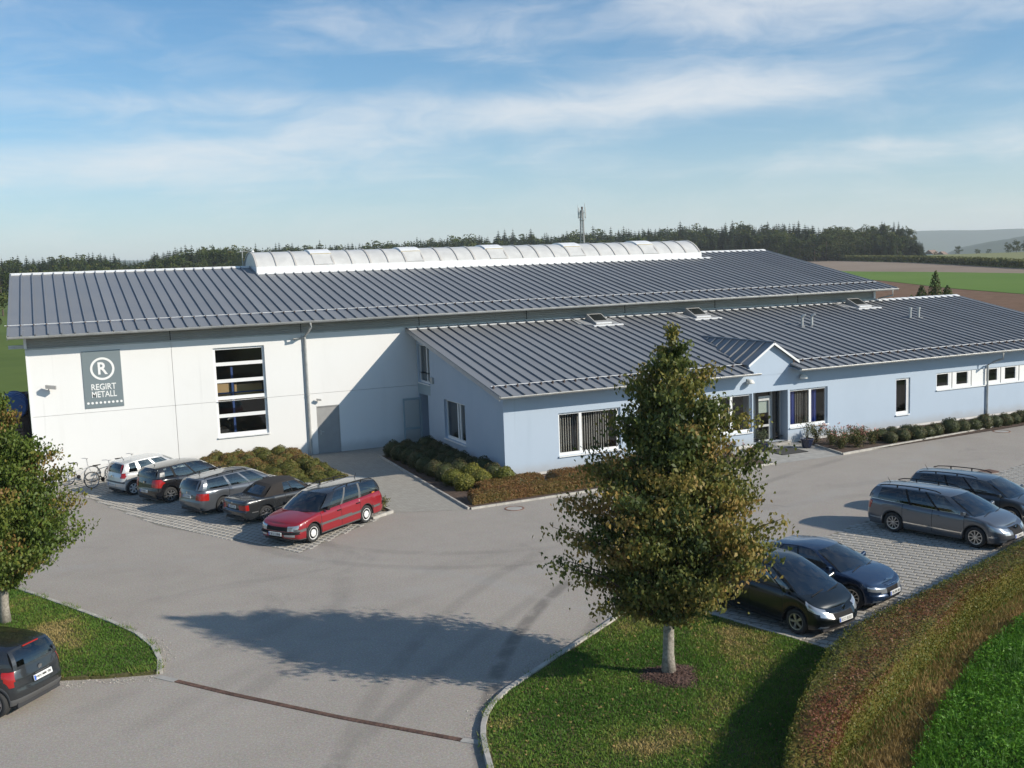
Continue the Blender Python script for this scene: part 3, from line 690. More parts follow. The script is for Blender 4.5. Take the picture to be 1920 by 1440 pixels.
ridge_flashing(PX0, -5.75, hall, RY1, RZ1, ph=PX0); ridge_flashing(24.0, PX1, hall, RY1, RZ1, ph=PX0+81*PW)
MB().box(PX0, -6.2, RY1, RY1+.22, RZ1-.01, RZ1+.085).build('ridge_cap', 'white_metal', hall); MB().box(24.1, PX1, RY1, RY1+.22, RZ1-.01, RZ1+.085).build('ridge_cap', 'white_metal', hall)
def gutter(x0, x1, y, z, parent, r=.085):
    g = MB(); n = 8
    P = [(y-r+r*math.cos(math.pi+t*math.pi/n), z+r*math.sin(math.pi+t*math.pi/n)) for t in range(n+1)]
    P = P+[(y-2*r-.012, z+.012)][:0]
    g.grid([[(x, a, b) for a, b in P] for x in (x0, x1)])
    g.tube([(x0, y-2*r, z+.005), (x1, y-2*r, z+.005)], .014, 6)
    for x in (x0, x1): g.quad(*[(x, a, b) for a, b in P])
    return g.build('gutter', 'zinc', parent)
gutter(PX0, PX1+.05, RY0+.06, RZ0-.03, hall)
def snow_guard(x0, x1, y0, z0, sl, y, parent, n_every):
    g = MB(); z = z0+(y-y0)*sl; h = .10
    g.tube([(x0, y, z+h), (x1, y, z+h)], .012, 6)
    k = x0+.12
    while k < x1:
        g.m = 1; g.box(k-.02, k+.02, y-.05, y+.12, z-.005, z+.11); g.m = 0; k += n_every
    return g.build('snow_guard', ['white_metal', 'brown_steel'], parent)
snow_guard(PX0-.12, PX1-.2, RY0, RZ0, hsl, 11.05, hall, PW)
def downpipe(pts, parent, r=.055):
    g = MB().tube(pts, r, 10); p = Vector(pts[-1])
    for a, b in zip(pts[:-1], pts[1:]):
        if abs(a[2]-b[2]) > 2:
            for t in (.1, .5, .9): c = Vector(a).lerp(Vector(b), t); g.tube([c+Vector((0, 0, -.025)), c+Vector((0, 0, .025))], r+.012, 10)
    o = g.build('downpipe', 'zinc', parent); smooth_angle(o, 50); return o
downpipe([(-5.45, RY0-.02, RZ0-.10), (-5.45, RY0-.02, RZ0-.30), (-5.50, RY0+.35, RZ0-.55), (-5.55, HY-.09, 5.72), (-5.55, HY-.09, .05)], hall, .06)
MB().tube([(-6.1, HY-.09, 5.62), (-5.6, HY-.09, 5.68)], .04, 8).build('pipe_branch', 'zinc', hall)
downpipe([(30.35, RY0-.02, RZ0-.1), (30.35, RY0-.02, RZ0-.42), (29.98, RY0+.8, RZ0-.62)], hall, .05)
# interior glimpsed through the tall window
g = MB(); g.box(-10.6, -6.6, HY+3.2, HY+3.3, 0, 6); g.box(-10.65, -10.6, HY+.3, HY+3.3, 0, 6); g.box(-6.6, -6.55, HY+.3, HY+3.3, 0, 6); g.box(-10.6, -6.6, HY+.3, HY+3.3, 5.9, 6)
g.build('interior', 'interior', hall)
g = MB(); g.m = 0
for x0, x1, z0, z1 in ((-9.75, -8.95, 2.85, 3.62), (-8.75, -7.45, 2.85, 3.55)): g.box(x0, x1, HY+1.2, HY+2.1, z0, z1)
g.m = 1; g.box(-10.5, -6.8, HY+1.1, HY+1.16, 3.16, 3.22); g.box(-8.90, -8.80, HY+1.08, HY+1.16, 0, 4.4); g.box(-9.86, -9.8, HY+1.08, HY+1.16, 0, 4.4)
g.m = 2; g.box(-9.8, -9.55, HY+.9, HY+1.05, 2.85, 3.05)
g.m = 3; g.box(-10.4, -7.0, HY+1.1, HY+2.2, 2.76, 2.83); g.box(-10.4, -9.2, HY+.8, HY+2, 0, 1.5); g.box(-8.4, -7.2, HY+.9, HY+2, 0, 1.3)
g.build('storage_rack', ['carton', 'shelf_blue', 'shelf_red', 'interior_dark'], hall)
window(hall, hm, HW[0], HW[1], HW[2], HW[3], (0, 1), (0, .235, .435, .625, .815, 1), .10, .10, bottom=.16)
# steel door
g = MB(); mbox(hm, HD[0]+.05, HD[1]-.05, .02, HD[3]-.05, .05, .10, g); dleaf = g.build('steel_door', 'grey_door', hall)
g = MB()
for a, b, c, d in ((HD[0], HD[0]+.05, 0, HD[3]), (HD[1]-.05, HD[1], 0, HD[3]), (HD[0]+.05, HD[1]-.05, HD[3]-.05, HD[3])): mbox(hm, a, b, c, d, .02, .15, g)
g.build('door_frame', 'grey_door', hall)
g = MB(); g.tube([(HD[0]+.17, HY+.05, 1.06), (HD[0]+.17, HY-.02, 1.06), (HD[0]+.31, HY-.02, 1.06)], .013, 8); g.box(HD[0]+.145, HD[0]+.195, HY+.035, HY+.052, .92, 1.14); g.build('handle', 'steel', dleaf)
MB().box(HD[0]-.32, HD[0]-.24, HY-.02, HY, 1.10, 1.2).build('bell_box', 'white_metal', hall)
# side canopy box at the left end
MB().box(-18.2, -17.6, 10.62, 10.9, 5.92, 6.06).build('vent_box', 'zinc', hall)

# barrel skylight on the ridge
SX0, SX1, SYC, SHW, SZ, SR = -5.72, 23.85, 22.23, 1.92, 9.10, .86
Rr = (SHW**2+SR**2)/(2*SR); amax = math.asin(SHW/Rr)
def vault(a, dr=0): return (SYC+(Rr+dr)*math.sin(a), SZ-(Rr-SR)+(Rr+dr)*math.cos(a))
MB().box(SX0-.05, SX1+.05, SYC-SHW-.10, SYC+SHW+.10, 8.55, SZ+.02).build('skylight_kerb', 'white_metal', hall)
ridge_flashing(SX0, SX1+.8, hall, SYC-SHW-.08, RZ1-(SHW+.08)*hsl, .16, ph=PX0)
nb = 27; bw = (SX1-SX0)/nb
for i in range(nb):
    x0, x1 = SX0+i*bw, SX0+(i+1)*bw; hatch = i % 5 == 3
    G = []
    for x in (x0+.025, x1-.025): G.append([(x, *vault(-amax+2*amax*k/16)) for k in range(17)])
    o = MB().grid(G).build('skylight_panel', 'polycarb', hall, smooth=True)
    g = MB(); rw = .05 if i % 2 == 0 else .028
    for x in ((x0,) if i < nb-1 else (x0, x1)):
        for k in range(16):
            a, b = -amax+2*amax*k/16, -amax+2*amax*(k+1)/16
            (ya, za), (yb, zb), (yc, zc), (yd, zd) = vault(a, -.01), vault(b, -.01), vault(b, .045), vault(a, .045)
            g.hexa([(x-rw, ya, za), (x+rw, ya, za), (x+rw, yb, zb), (x-rw, yb, zb), (x-rw, yd, zd), (x+rw, yd, zd), (x+rw, yc, zc), (x-rw, yc, zc)])
    g.build('skylight_rib', 'rib', hall)
    if hatch:
        g = MB(); a0, a1 = -amax*.52, amax*.52
        G = [[(x, *vault(a0+(a1-a0)*k/10, .085)) for k in range(11)] for x in (x0-.06, x1+.06)]
        g.grid(G)
        for x in (x0-.06, x1+.06):
            for k in range(10):
                p, q = a0+(a1-a0)*k/10, a0+(a1-a0)*(k+1)/10
                g.quad((x, *vault(p, 0)), (x, *vault(q, 0)), (x, *vault(q, .085)), (x, *vault(p, .085)))
        g.m = 1; g.quad((x0-.06, *vault(a0, 0)), (x1+.06, *vault(a0, 0)), (x1+.06, *vault(a0, .085)), (x0-.06, *vault(a0, .085)))
        vt = g.build('smoke_vent', ['white_metal', 'cream'], hall)
        g = MB()
        g.hexa([(x0, *vault(-amax*.98, .02)), (x1, *vault(-amax*.98, .02)), (x1, *vault(-amax*.55, .02)), (x0, *vault(-amax*.55, .02)), (x0, *vault(-amax*.98, .05)), (x1, *vault(-amax*.98, .05)), (x1, *vault(-amax*.55, .07)), (x0, *vault(-amax*.55, .07))])
        g.build('vent_flap', 'polycarb', vt)
for x in (SX0, SX1):
    MB().quad(*[(x, *vault(-amax+2*amax*k/16)) for k in range(17)]).build('skylight_end', 'polycarb', hall)
g = MB(); g.tube([(-6.15, 22.2, 9.1), (-6.15, 22.2, 10.05)], .025, 6); g.tube([(-6.45, 22.2, 10.0), (-5.75, 22.2, 10.05)], .015, 5); g.tube([(-6.3, 22.05, 10.0), (-6.3, 22.35, 10.0)], .012, 5); g.tube([(-5.95, 22.05, 10.03), (-5.95, 22.35, 10.03)], .012, 5)
g.build('antenna', 'zinc', hall)
MB().lathe([(.001, .06), (.07, .04), (.09, 0), (.09, -.05)], 12, (-5.62, 21.9, 10.02)).build('weather_sensor', 'white_metal', hall)

# company sign on the white wall
sg = thing('company_sign', 'dark grey company sign with white ring emblem on the white hall wall', 'sign', (-14.57, HY, 3.13))
MB().box(-15.37, -13.78, HY-.035, HY-.004, 3.13, 5.64).build('board', 'sign_board', sg)
MB().lathe([(.50, .004), (.50, -.012), (.405, -.012), (.405, .004)], 48, (-14.565, HY-.034, 4.84), 'y').build('emblem_ring', 'sign_white', sg)
def text_mesh(body, size, loc, rot, mt, parent, name='lettering', fit=None, ext=.004, off=0.0):
    cu = bpy.data.curves.new(name, 'FONT'); cu.body = body; cu.size = size; cu.align_x = 'CENTER'; cu.align_y = 'CENTER'; cu.extrude = ext; cu.offset = off; cu.resolution_u = 3
    tmp = bpy.data.objects.new('tmp', cu); COL.objects.link(tmp); bpy.context.view_layer.update()
    me = bpy.data.meshes.new_from_object(tmp.evaluated_get(bpy.context.evaluated_depsgraph_get())); w = tmp.dimensions.x
    bpy.data.objects.remove(tmp); bpy.data.curves.remove(cu); me.materials.clear(); me.materials.append(MATS[mt]); me.name = name
    o = link(name, me, parent); o.rotation_euler = rot; o.location = loc
    if fit: o.scale = (fit/max(w, 1e-4), 1, 1)
    return o
text_mesh('R', .74, (-.01, -.042, 1.70), (R(90), 0, 0), 'sign_white', sg, fit=.40, off=.018)
text_mesh('REGIRT', .375, (0, -.042, .905), (R(90), 0, 0), 'sign_white', sg, fit=1.02, off=.005)
text_mesh('METALL', .375, (0, -.042, .575), (R(90), 0, 0), 'sign_white', sg, fit=1.02, off=.005)
for k in range(9):
    MB().lathe([(.054, .004), (.054, -.010), (.001, -.010)], 14, (-14.565-.68+k*.17, HY-.036, 3.35), 'y').build('dot', 'sign_white', sg)
def camera_fix(x, z, s, label):
    c = thing('security_camera', label, 'security camera', (x, HY, z))
    MB().tube([(x, HY, z-.1*s), (x, HY-.12*s, z-.08*s), (x+.02*s, HY-.2*s, z)], .022*s, 8).build('bracket', 'zinc', c)
    MB().hexa([(x-.10*s, HY-.30*s, z-.02*s), (x+.22*s, HY-.36*s, z-.07*s), (x+.25*s, HY-.22*s, z-.07*s), (x-.07*s, HY-.16*s, z-.02*s), (x-.10*s, HY-.30*s, z+.10*s), (x+.22*s, HY-.36*s, z+.05*s), (x+.25*s, HY-.22*s, z+.05*s), (x-.07*s, HY-.16*s, z+.10*s)]).build('housing', 'grey_door', c)
camera_fix(-16.78, 4.20, 1.25, 'grey security camera on the white wall left of the company sign')
camera_fix(-5.12, 2.64, .7, 'small grey camera on the white wall above the steel door')

# ------------------------------------------------------------------ blue office annex
AY0, AZ0, AY1, AZ1 = -.825, 3.53, 10.50, 5.78
asl = (AZ1-AZ0)/(AY1-AY0); AX0, AX1 = -.498, 36.75; WX1 = 36.3
annex = thing('office_annex', 'light blue single storey office annex with grey standing seam lean-to roof', 'building', (0, 0, 0))
fm = lambda u, v, d: (u, d, v)
lm = lambda u, v, d: (d, 10.5-u, v)          # left wall: u runs towards the viewer's right (decreasing y)
roofz = lambda y: AZ0+(y-AY0)*asl
win_front = [(2.50, 5.50, .69, 2.51), (7.2, 7.9, .69, 2.51), (9.95, 12.45, .74, 2.51), (14.62, 16.87, .71, 2.49), (21.16, 22.10, .70, 2.50), (23.86, 32.6, 1.72, 2.57)]
win_front = [w for w in win_front if w[0] != 7.2]
entry = (12.52, 14.50, 0.0, 2.52, .75)
g = wall_mb(fm, 0.0, WX1, .14, 3.64, [(*w, .15) for w in win_front]+[(entry[0], entry[1], .14, entry[3], .75)], .15)
g.build('front_wall', 'blue_render', annex)
for a, b in ((0.015, entry[0]), (entry[1], WX1)): MB().box(a, b, .012, .2, 0, .139).build('plinth', 'plinth', annex)
lw = (10.5-6.86, 10.5-4.25, .78, 2.62); ls = (.22, 1.86, 3.12, 5.0); ld = (.10, 1.45, 0.0, 2.56)
g = wall_mb(lm, 0.06, 10.24, 0, 3.62, [(*lw, .16), (ls[0], ls[1], ls[2], 3.62, .16), (*ld, .6)], .16)
zt = lambda u: roofz(10.5-u)-.05
def lquad(u0, u1, v0): g.quad(lm(u0, v0, 0), lm(u1, v0, 0), lm(u1, max(v0, zt(u1)), 0), lm(u0, max(v0, zt(u0)), 0))
lquad(.06, ls[0], 3.62); lquad(ls[0], ls[1], 5.0); lquad(ls[1], 6.0, 3.62); lquad(6.0, 10.5, 3.62)
g.quad(lm(ls[0], 3.62, 0), lm(ls[0], 5.0, 0), lm(ls[0], 5.0, .16), lm(ls[0], 3.62, .16)); g.quad(lm(ls[1], 5.0, 0), lm(ls[1], 3.62, 0), lm(ls[1], 3.62, .16), lm(ls[1], 5.0, .16)); g.quad(lm(ls[0], 5.0, 0), lm(ls[1], 5.0, 0), lm(ls[1], 5.0, .16), lm(ls[0], 5.0, .16))
g.build('left_wall', 'blue_render', annex)
MB().quad((WX1, 0, 0), (WX1, 10.5, 0), (WX1, 10.5, roofz(10.5)-.05), (WX1, 0, roofz(0)-.05)).build('right_wall', 'blue_render', annex)
MB().quad((HX1, 10.5, 0), (WX1, 10.5, 0), (WX1, 10.5, roofz(10.5)-.05), (HX1, 10.5, roofz(10.5)-.05)).build('rear_wall', 'blue_render', annex)
MB().box(-.03, .05, -.001+.003, 10.4, 0, .05).build('left_plinth', 'plinth', annex)
# windows
def blinds(u0, u1, v0, v1, mt, n, mp=fm, d=.32, gap=.5, ang=.5):
    def f(fr):
        g = MB()
        for i in range(n):
            a = u0+(u1-u0)*(i+.5)/n; w = (u1-u0)/n*gap; g.quad(mp(a-w/2, v0, d-w*ang), mp(a+w/2, v0, d+w*ang), mp(a+w/2, v1, d+w*ang), mp(a-w/2, v1, d-w*ang))
        g.build('blinds', mt, fr)
    return f
w = win_front[0]
def back_room(u0, u1, v0, v1, depth=2.2):
    g = MB(); g.quad(fm(u0-.6, v0-.6, depth), fm(u1+.6, v0-.6, depth), fm(u1+.6, v1+.4, depth), fm(u0-.6, v1+.4, depth)); g.quad(fm(u0-.6, v0-.4, .3), fm(u1+.6, v0-.4, .3), fm(u1+.6, v0-.4, depth), fm(u0-.6, v0-.4, depth))
    g.quad(fm(u0-.6, v1+.3, .3), fm(u1+.6, v1+.3, .3), fm(u1+.6, v1+.3, depth), fm(u0-.6, v1+.3, depth))
    for u in (u0-.6, u1+.6): g.quad(fm(u, v0-.6, .3), fm(u, v1+.4, .3), fm(u, v1+.4, depth), fm(u, v0-.6, depth))
    g.build('room', 'interior', annex)
for q in win_front[:4]: back_room(*q[:4])
window(annex, fm, *w, (0, .36, .97, 1), depth=.09, fw=.085, inner=blinds(w[0]+.1, w[1]-.4, w[2]+.1, w[3]-.1, 'blind', 22, gap=.32), bottom=.12)
w = win_front[1]
window(annex, fm, *w, (0, .28, .56, 1), depth=.09, fw=.085, bottom=.12, inner=blinds(w[0]+.1, w[0]+1.7, w[2]+.1, w[3]-.5, 'blind', 9, gap=.9))
w = win_front[2]
def curt(fr):
    blinds(w[0]+.55, w[0]+1.28, w[2]+.1, w[3]-.1, 'blind', 7, gap=.8)(fr)
    g = MB()
    for a, b in ((w[0]+.08, w[0]+.52), (w[0]+1.42, w[0]+1.82)):
        G = [[(a+(b-a)*i/16, .34+.03*math.sin(i*1.9), z) for i in range(17)] for z in (w[2]+.05, w[3]-.05)]; g.grid(G)
    g.build('curtain', 'curtain', fr)
window(annex, fm, *w, (0, .56, 1), depth=.09, fw=.085, bottom=.12, inner=curt)
w = win_front[3]
def curt2(fr):
    g = MB(); a, b = w[0]+.08, w[0]+.34; g.grid([[(a+(b-a)*i/10, .30+.02*math.sin(i*1.9), z) for i in range(11)] for z in (w[2]+.05, w[3]-.05)]); g.build('curtain', 'curtain', fr)
window(annex, fm, w[0], w[1]-.10, w[2], w[3], (0, 1), depth=.07, fw=.085, bottom=.14, inner=curt2)
g = MB(); mbox(fm, w[1]-.098, w[1]-.002, w[2], w[3], .06, .2, g); g.build('window_trim', 'white_frame', annex)
back_room(*w[:4], 1.2)
# strip of small windows and white panels
w = win_front[4]; u = w[0]; k = 0
while u < w[1]-.3:
    wd = .93
    window(annex, fm, u, min(u+wd, w[1]), w[2], w[3], (0, 1), depth=.05, fw=.075, bottom=.17, sill=False)
    u += wd; wd2 = .42 if k % 2 == 0 else 1.18
    if u < w[1]:
        g = MB(); mbox(fm, u+.004, min(u+wd2, w[1])-.004, w[2], w[3], .045, .14, g); g.build('white_panel', 'white_frame', annex)
        g = MB(); mbox(fm, u+.16, u+.20, w[2]+.02, w[3]-.02, .03, .044, g); g.build('panel_joint', 'grey_door', annex)
    u += wd2; k += 1
MB().box(w[0]-.03, w[1], -.06, .05, w[2]-.05, w[2]-.004).build('sill', 'white_metal', annex)
back_room(*w[:4], 1.5)
# left wall windows
window(annex, lm, *lw, (0, .55, .66, 1), depth=.13, fw=.075, bottom=.13)
window(annex, lm, *ls, (0, .62, 1), depth=.10, fw=.06, bottom=.10)
g = MB(); mbox(lm, ld[0], ls[1], 2.575, 3.05, -.003, .05, g); g.build('spandrel', 'teal_frame', annex)
g = MB(); mbox(lm, ld[0], ld[1], .02, ld[3], .55, .6, g); g.build('door_recess', 'interior_dark', annex)
g = MB()
for a, b, c, d in ((-.98, -.90, .05, 2.38), (-.10, -.02, .05, 2.38), (-.90, -.10, 2.28, 2.38), (-.90, -.10, .05, .2), (-.90, -.10, .82, .92)): g.box(a, b, 9.98, 10.04, c, d)
ol = g.build('open_door', 'teal_frame', annex)
MB().quad((-.90, 10.01, .2), (-.10, 10.01, .2), (-.10, 10.01, 2.28), (-.90, 10.01, 2.28)).build('pane', 'glass', ol)
MB().box(-.10, -.004, 8.1, 8.42, 3.22, 3.5).build('vent_cowl', 'zinc', annex)
# entrance: glazed screen with door
em = lambda u, v, d: (u, .52+d, v)
x0, x1 = entry[0], entry[1]
g = MB()
for a, b, c, d in ((x0, x0+.06, .02, 2.5), (x0+.42, x0+.54, .02, 2.5), (x0+1.40, x0+1.52, .02, 2.5), (x1-.06, x1, .02, 2.5), (x0+.54, x0+1.40, 2.16, 2.24), (x0+.06, x0+.42, 2.42, 2.5), (x0+1.52, x1-.06, 2.42, 2.5), (x0+.54, x0+1.40, 2.42, 2.5), (x0+.06, x0+.42, .02, .14), (x0+1.52, x1-.06, .02, .14)): mbox(em, a, b, c, d, 0, .08, g)
scr = g.build('entrance_screen', 'alu', annex)
for a, b, c, d in ((x0+.06, x0+.42, .14, 2.42), (x0+1.52, x1-.06, .14, 2.42), (x0+.54, x0+1.40, 2.24, 2.42)): MB().quad(em(a, c, .04), em(b, c, .04), em(b, d, .04), em(a, d, .04)).build('pane', 'glass', scr)
g = MB()
for a, b, c, d in ((x0+.55, x0+.66, .04, 2.15), (x0+1.28, x0+1.39, .04, 2.15), (x0+.66, x0+1.28, 2.03, 2.15), (x0+.66, x0+1.28, .04, .18), (x0+.66, x0+1.28, .80, .90)): mbox(em, a, b, c, d, -.02, .05, g)
ed = g.build('entrance_door', 'alu', annex)
for c, d in ((.18, .80), (.90, 2.03)): MB().quad(em(x0+.66, c, .02), em(x0+1.28, c, .02), em(x0+1.28, d, .02), em(x0+.66, d, .02)).build('pane', 'glass', ed)
MB().quad(em(x0+.66, 1.45, .06), em(x0+1.28, 1.45, .06), em(x0+1.28, 2.03, .06), em(x0+.66, 2.03, .06)).build('blind', 'pale_blind', ed)
MB().tube([em(x0+.72, .95, -.06), em(x0+.72, 1.45, -.06)], .014, 8).build('handle', 'steel', ed)
MB().quad(em(x0+.06, 1.75, .10), em(x0+.42, 1.75, .10), em(x0+.42, 2.42, .10), em(x0+.06, 2.42, .10)).build('blind', 'pale_blind', scr)
MB().box(x0+.02, x1-.02, -.25, .55, .008, .10).build('step', 'concrete', annex)
g = MB(); g.quad((x0-.3, 2.4, 0), (x1+.3, 2.4, 0), (x1+.3, 2.4, 2.7), (x0-.3, 2.4, 2.7)); g.quad((x0-.3, .7, 2.7), (x1+.3, .7, 2.7), (x1+.3, 2.4, 2.7), (x0-.3, 2.4, 2.7))
for u in (x0-.3, x1+.3): g.quad((u, .7, 0), (u, 2.4, 0), (u, 2.4, 2.7), (u, .7, 2.7))
g.build('hallway', 'interior', annex)

# roof of the annex; DX: dormer zone
DXL, DXC, DXR, DZ, DYB = 12.28, 13.56, 14.84, 4.77, 5.42
dsl = (DZ-3.93)/(DXC-DXL)
def dormz(x): return DZ-abs(x-DXC)*dsl
def valley(x):
    z = dormz(x); return AY0+(z-AZ0)/asl
APW = .5398; ANP = 69
am = seam_panel(APW, AY0, AZ0, AY1, AZ1).mesh('roof_panel', 'roof_metal')
for i in range(ANP):
    x = AX0+i*APW
    if x+APW > DXL+.05 and x < 14.55:
        ya = max(AY0 if (x < DXL-.02 or x > 14.5) else 0, (valley(x)-.35) if DXL < x < DXR else AY0); yb = (valley(x+APW)-.35) if DXL < x+APW < DXR else AY0
        if x < DXL: ya, yb = AY0, max(AY0, yb-.3)
        if x+APW > 14.55 and x < 14.55: ya, yb = max(valley(x)-.35, AY0), .3
        o = seam_panel(APW, ya, roofz(ya), AY1, AZ1, y0r=yb).build('roof_panel', 'roof_metal', annex); o.location = (x, 0, 0)
    else: link('roof_panel', am, annex, (x, 0, 0))
for x, s in ((AX0, -1), (AX1, 1)):
    a, b = (x-.02, x+.0) if s < 0 else (x, x+.02)
    MB().hexa([(a, AY0-.03, AZ0-.15), (b, AY0-.03, AZ0-.15), (b, AY1, AZ1-.15), (a, AY1, AZ1-.15), (a, AY0-.03, AZ0+.03), (b, AY0-.03, AZ0+.03), (b, AY1, AZ1+.03), (a, AY1, AZ1+.03)]).build('verge_trim', 'verge', annex)
MB().quad((AX0+.005, AY0, AZ0-.06), (-.01, AY0, AZ0-.06), (-.01, AY1, AZ1-.06), (AX0+.005, AY1, AZ1-.06)).build('verge_soffit', 'blue_render', annex)
for a, b in ((AX0, DXL+.02), (14.55, AX1)):
    MB().quad((a+.01, AY0+.01, AZ0-.05), (b-.01, AY0+.01, AZ0-.05), (b-.01, .02, AZ0+.06), (a+.01, .02, AZ0+.06)).build('soffit', 'blue_render', annex)
    gutter(a, b, AY0+.06, AZ0-.02, annex, .075)
snow_guard(AX0+.12, DXL-.02, AY0, AZ0, asl, .30, annex, APW); snow_guard(14.95, AX1-.2, AY0, AZ0, asl, .30, annex, APW)
g = MB(); x = AX0
while x < AX1-.01:
    a, b = x+.06, min(x+APW-.005, AX1); z = roofz(AY1)
    g.hexa([(a, AY1-.26, z-.26*asl+.012), (b, AY1-.26, z-.26*asl+.012), (b, AY1+.02, z+.015), (a, AY1+.02, z+.015), (a, AY1-.26, z-.26*asl+.05), (b, AY1-.26, z-.26*asl+.05), (b, AY1+.02, z+.075), (a, AY1+.02, z+.075)]); x += APW
g.build('ridge_flashing', 'white_metal', annex)
# dormer gable over the entrance
MB().quad((DXL+.05, -.012, 3.30), (DXR-.05, -.012, 3.30), (DXR-.05, -.012, dormz(DXR-.05)-.04), (DXC, -.012, DZ-.04), (DXL+.05, -.012, dormz(DXL+.05)-.04)).build('gable_wall', 'blue_render', annex)
for x in (DXL+.05, DXR-.05): MB().quad((x, -.012, 3.3), (x, 1.6, 3.3), (x, 1.6, dormz(x)-.04), (x, -.012, dormz(x)-.04)).build('gable_cheek', 'blue_render', annex)
def dpanel(s):
    yb = -.22; e = DXC+s*1.42; ze = dormz(e)
    n = 9
    for i in range(n):
        y0, y1 = yb+(DYB-yb)*i/n, yb+(DYB-yb)*(i+1)/n
        def low(y):          # where the dormer slope meets the main roof at this y
            xx = DXC+s*min(1.42, max(0.0, (DZ-roofz(y))/dsl)); return (xx, y, dormz(xx)+.012)
        g = MB(); a, b, c, d = (DXC, y0, DZ+.012), low(y0), low(y1), (DXC, y1, DZ+.012)
        g.quad(a, b, c, d) if s < 0 else g.quad(d, c, b, a)
        if i:
            q = Vector(b); t = Vector(a); w = Vector((0, .03, 0)); h = Vector((s*.03, 0, .06)); h = Vector((s*.5, 0, .86))*.06
            g.hexa([q-w, q+w, t+w, t-w, q-w+h, q+w+h, t+w+h, t-w+h])
        g.build('dormer_panel', 'roof_metal', annex)
dpanel(-1); dpanel(1)
g = MB()
for s in (-1, 1):
    a, b = Vector((DXC, -.24, DZ+.03)), Vector((DXC+s*1.44, -.24, dormz(DXC+s*1.44)+.03)); dn = Vector((0, 0, -.11)); bk = Vector((0, .035, 0))
    g.hexa([a+dn, b+dn, b+dn+bk, a+dn+bk, a, b, b+bk, a+bk])
g.build('barge_board', 'white_frame', annex)
MB().tube([(DXC, -.24, DZ+.03), (DXC, DYB, DZ+.03)], .05, 6).build('dormer_ridge', 'roof_metal', annex)
# roof windows with raised kerbs
for cx in (9.75, 15.98, 27.45):
    y0, y1, hw = 8.72, 9.95, .50
    P = lambda x, y, h: (x, y-asl*h, roofz(y)+h)
    fr = MB(); fr.m = 0
    fr.hexa([P(cx-hw, y0, 0), P(cx+hw, y0, 0), P(cx+hw, y1, 0), P(cx-hw, y1, 0), P(cx-hw+.06, y0+.06, .12), P(cx+hw-.06, y0+.06, .12), P(cx+hw-.06, y1-.06, .36), P(cx-hw+.06, y1-.06, .36)])
    rwin = fr.build('roof_window', 'grey_door', annex)
    MB().quad(P(cx-hw+.13, y0+.14, .135), P(cx+hw-.13, y0+.14, .135), P(cx+hw-.13, y1-.16, .345), P(cx-hw+.13, y1-.16, .345)).build('pane', 'roof_glass', rwin)
    MB().hexa([P(cx-hw+.04, y0+.02, .1), P(cx+hw-.04, y0+.02, .1), P(cx+hw-.04, y0+.10, .11), P(cx-hw+.04, y0+.10, .11), P(cx-hw+.04, y0+.02, .16), P(cx+hw-.04, y0+.02, .16), P(cx+hw-.04, y0+.10, .165), P(cx-hw+.04, y0+.10, .165)]).build('sash_bar', 'white_metal', rwin)
    MB().hexa([P(cx-hw-.2, y0-.20, .02), P(cx+hw+.55, y0-.20, .02), P(cx+hw+.55, y0-.06, .02), P(cx-hw-.2, y0-.06, .02), P(cx-hw-.2, y0-.20, .075), P(cx+hw+.55, y0-.20, .075), P(cx+hw+.55, y0-.06, .075), P(cx-hw-.2, y0-.06, .075)]).build('flashing', 'white_metal', rwin)
    MB().hexa([P(cx-hw-.75, y0+.5, .01), P(cx-hw, y0-.05, .01), P(cx-hw, y1, .01), P(cx-hw-.65, y1+.3, .01), P(cx-hw-.75, y0+.5, .05), P(cx-hw, y0-.05, .05), P(cx-hw, y1, .05), P(cx-hw-.65, y1+.3, .05)]).build('saddle_flashing', 'verge', rwin)
    MB().hexa([P(cx+hw, y0-.05, .01), P(cx+hw+.5, y0, .01), P(cx+hw+.5, y1, .01), P(cx+hw, y1, .01), P(cx+hw, y0-.05, .05), P(cx+hw+.5, y0, .05), P(cx+hw+.5, y1, .05), P(cx+hw, y1, .05)]).build('side_flashing', 'verge', rwin)
for vx in (20.46, 21.12, 28.23, 28.87):
    g = MB(); z = roofz(6.05); bent = vx < 25
    g.tube([(vx, 6.05, z-.02), (vx, 6.05, z+.50)], .075, 12)
    if bent: g.tube([(vx, 6.05, z+.46), (vx+.02, 6.0, z+.56), (vx+.16, 5.95, z+.60)], .075, 12)
    else: g.tube([(vx, 6.05, z+.50), (vx, 6.05, z+.62)], .11, 12)
    vp = g.build('vent_pipe', 'zinc', annex); smooth_angle(vp, 50)
    MB().box(vx-.16, vx+.16, 5.88, 6.22, z-.03, z+.045).build('collar', 'roof_metal', vp)
downpipe([(27.55, AY0-.01, AZ0-.12), (27.55, AY0-.01, AZ0-.42), (27.42, -.35, AZ0-.62), (27.35, -.075, AZ0-.78), (27.35, -.075, .05)], annex, .05)
for lx, lb in ((12.22, 'white half round wall lamp left of the entrance under the gable'), (15.27, 'white half round wall lamp right of the entrance gable')):
    t = thing('wall_lamp', lb, 'wall lamp', (lx, 0, 3.05), group='wall lamps beside the entrance')
    MB().box(lx-.06, lx+.06, -.05, -.002, 3.0, 3.2).build('bracket', 'zinc', t)
    o = MB().lathe([(.001, .14), (.10, .12), (.17, .04), (.19, -.04), (.17, -.05), (.001, -.05)], 16, (lx, -.2, 3.05)).build('shade', 'lamp_white', t, smooth=True)

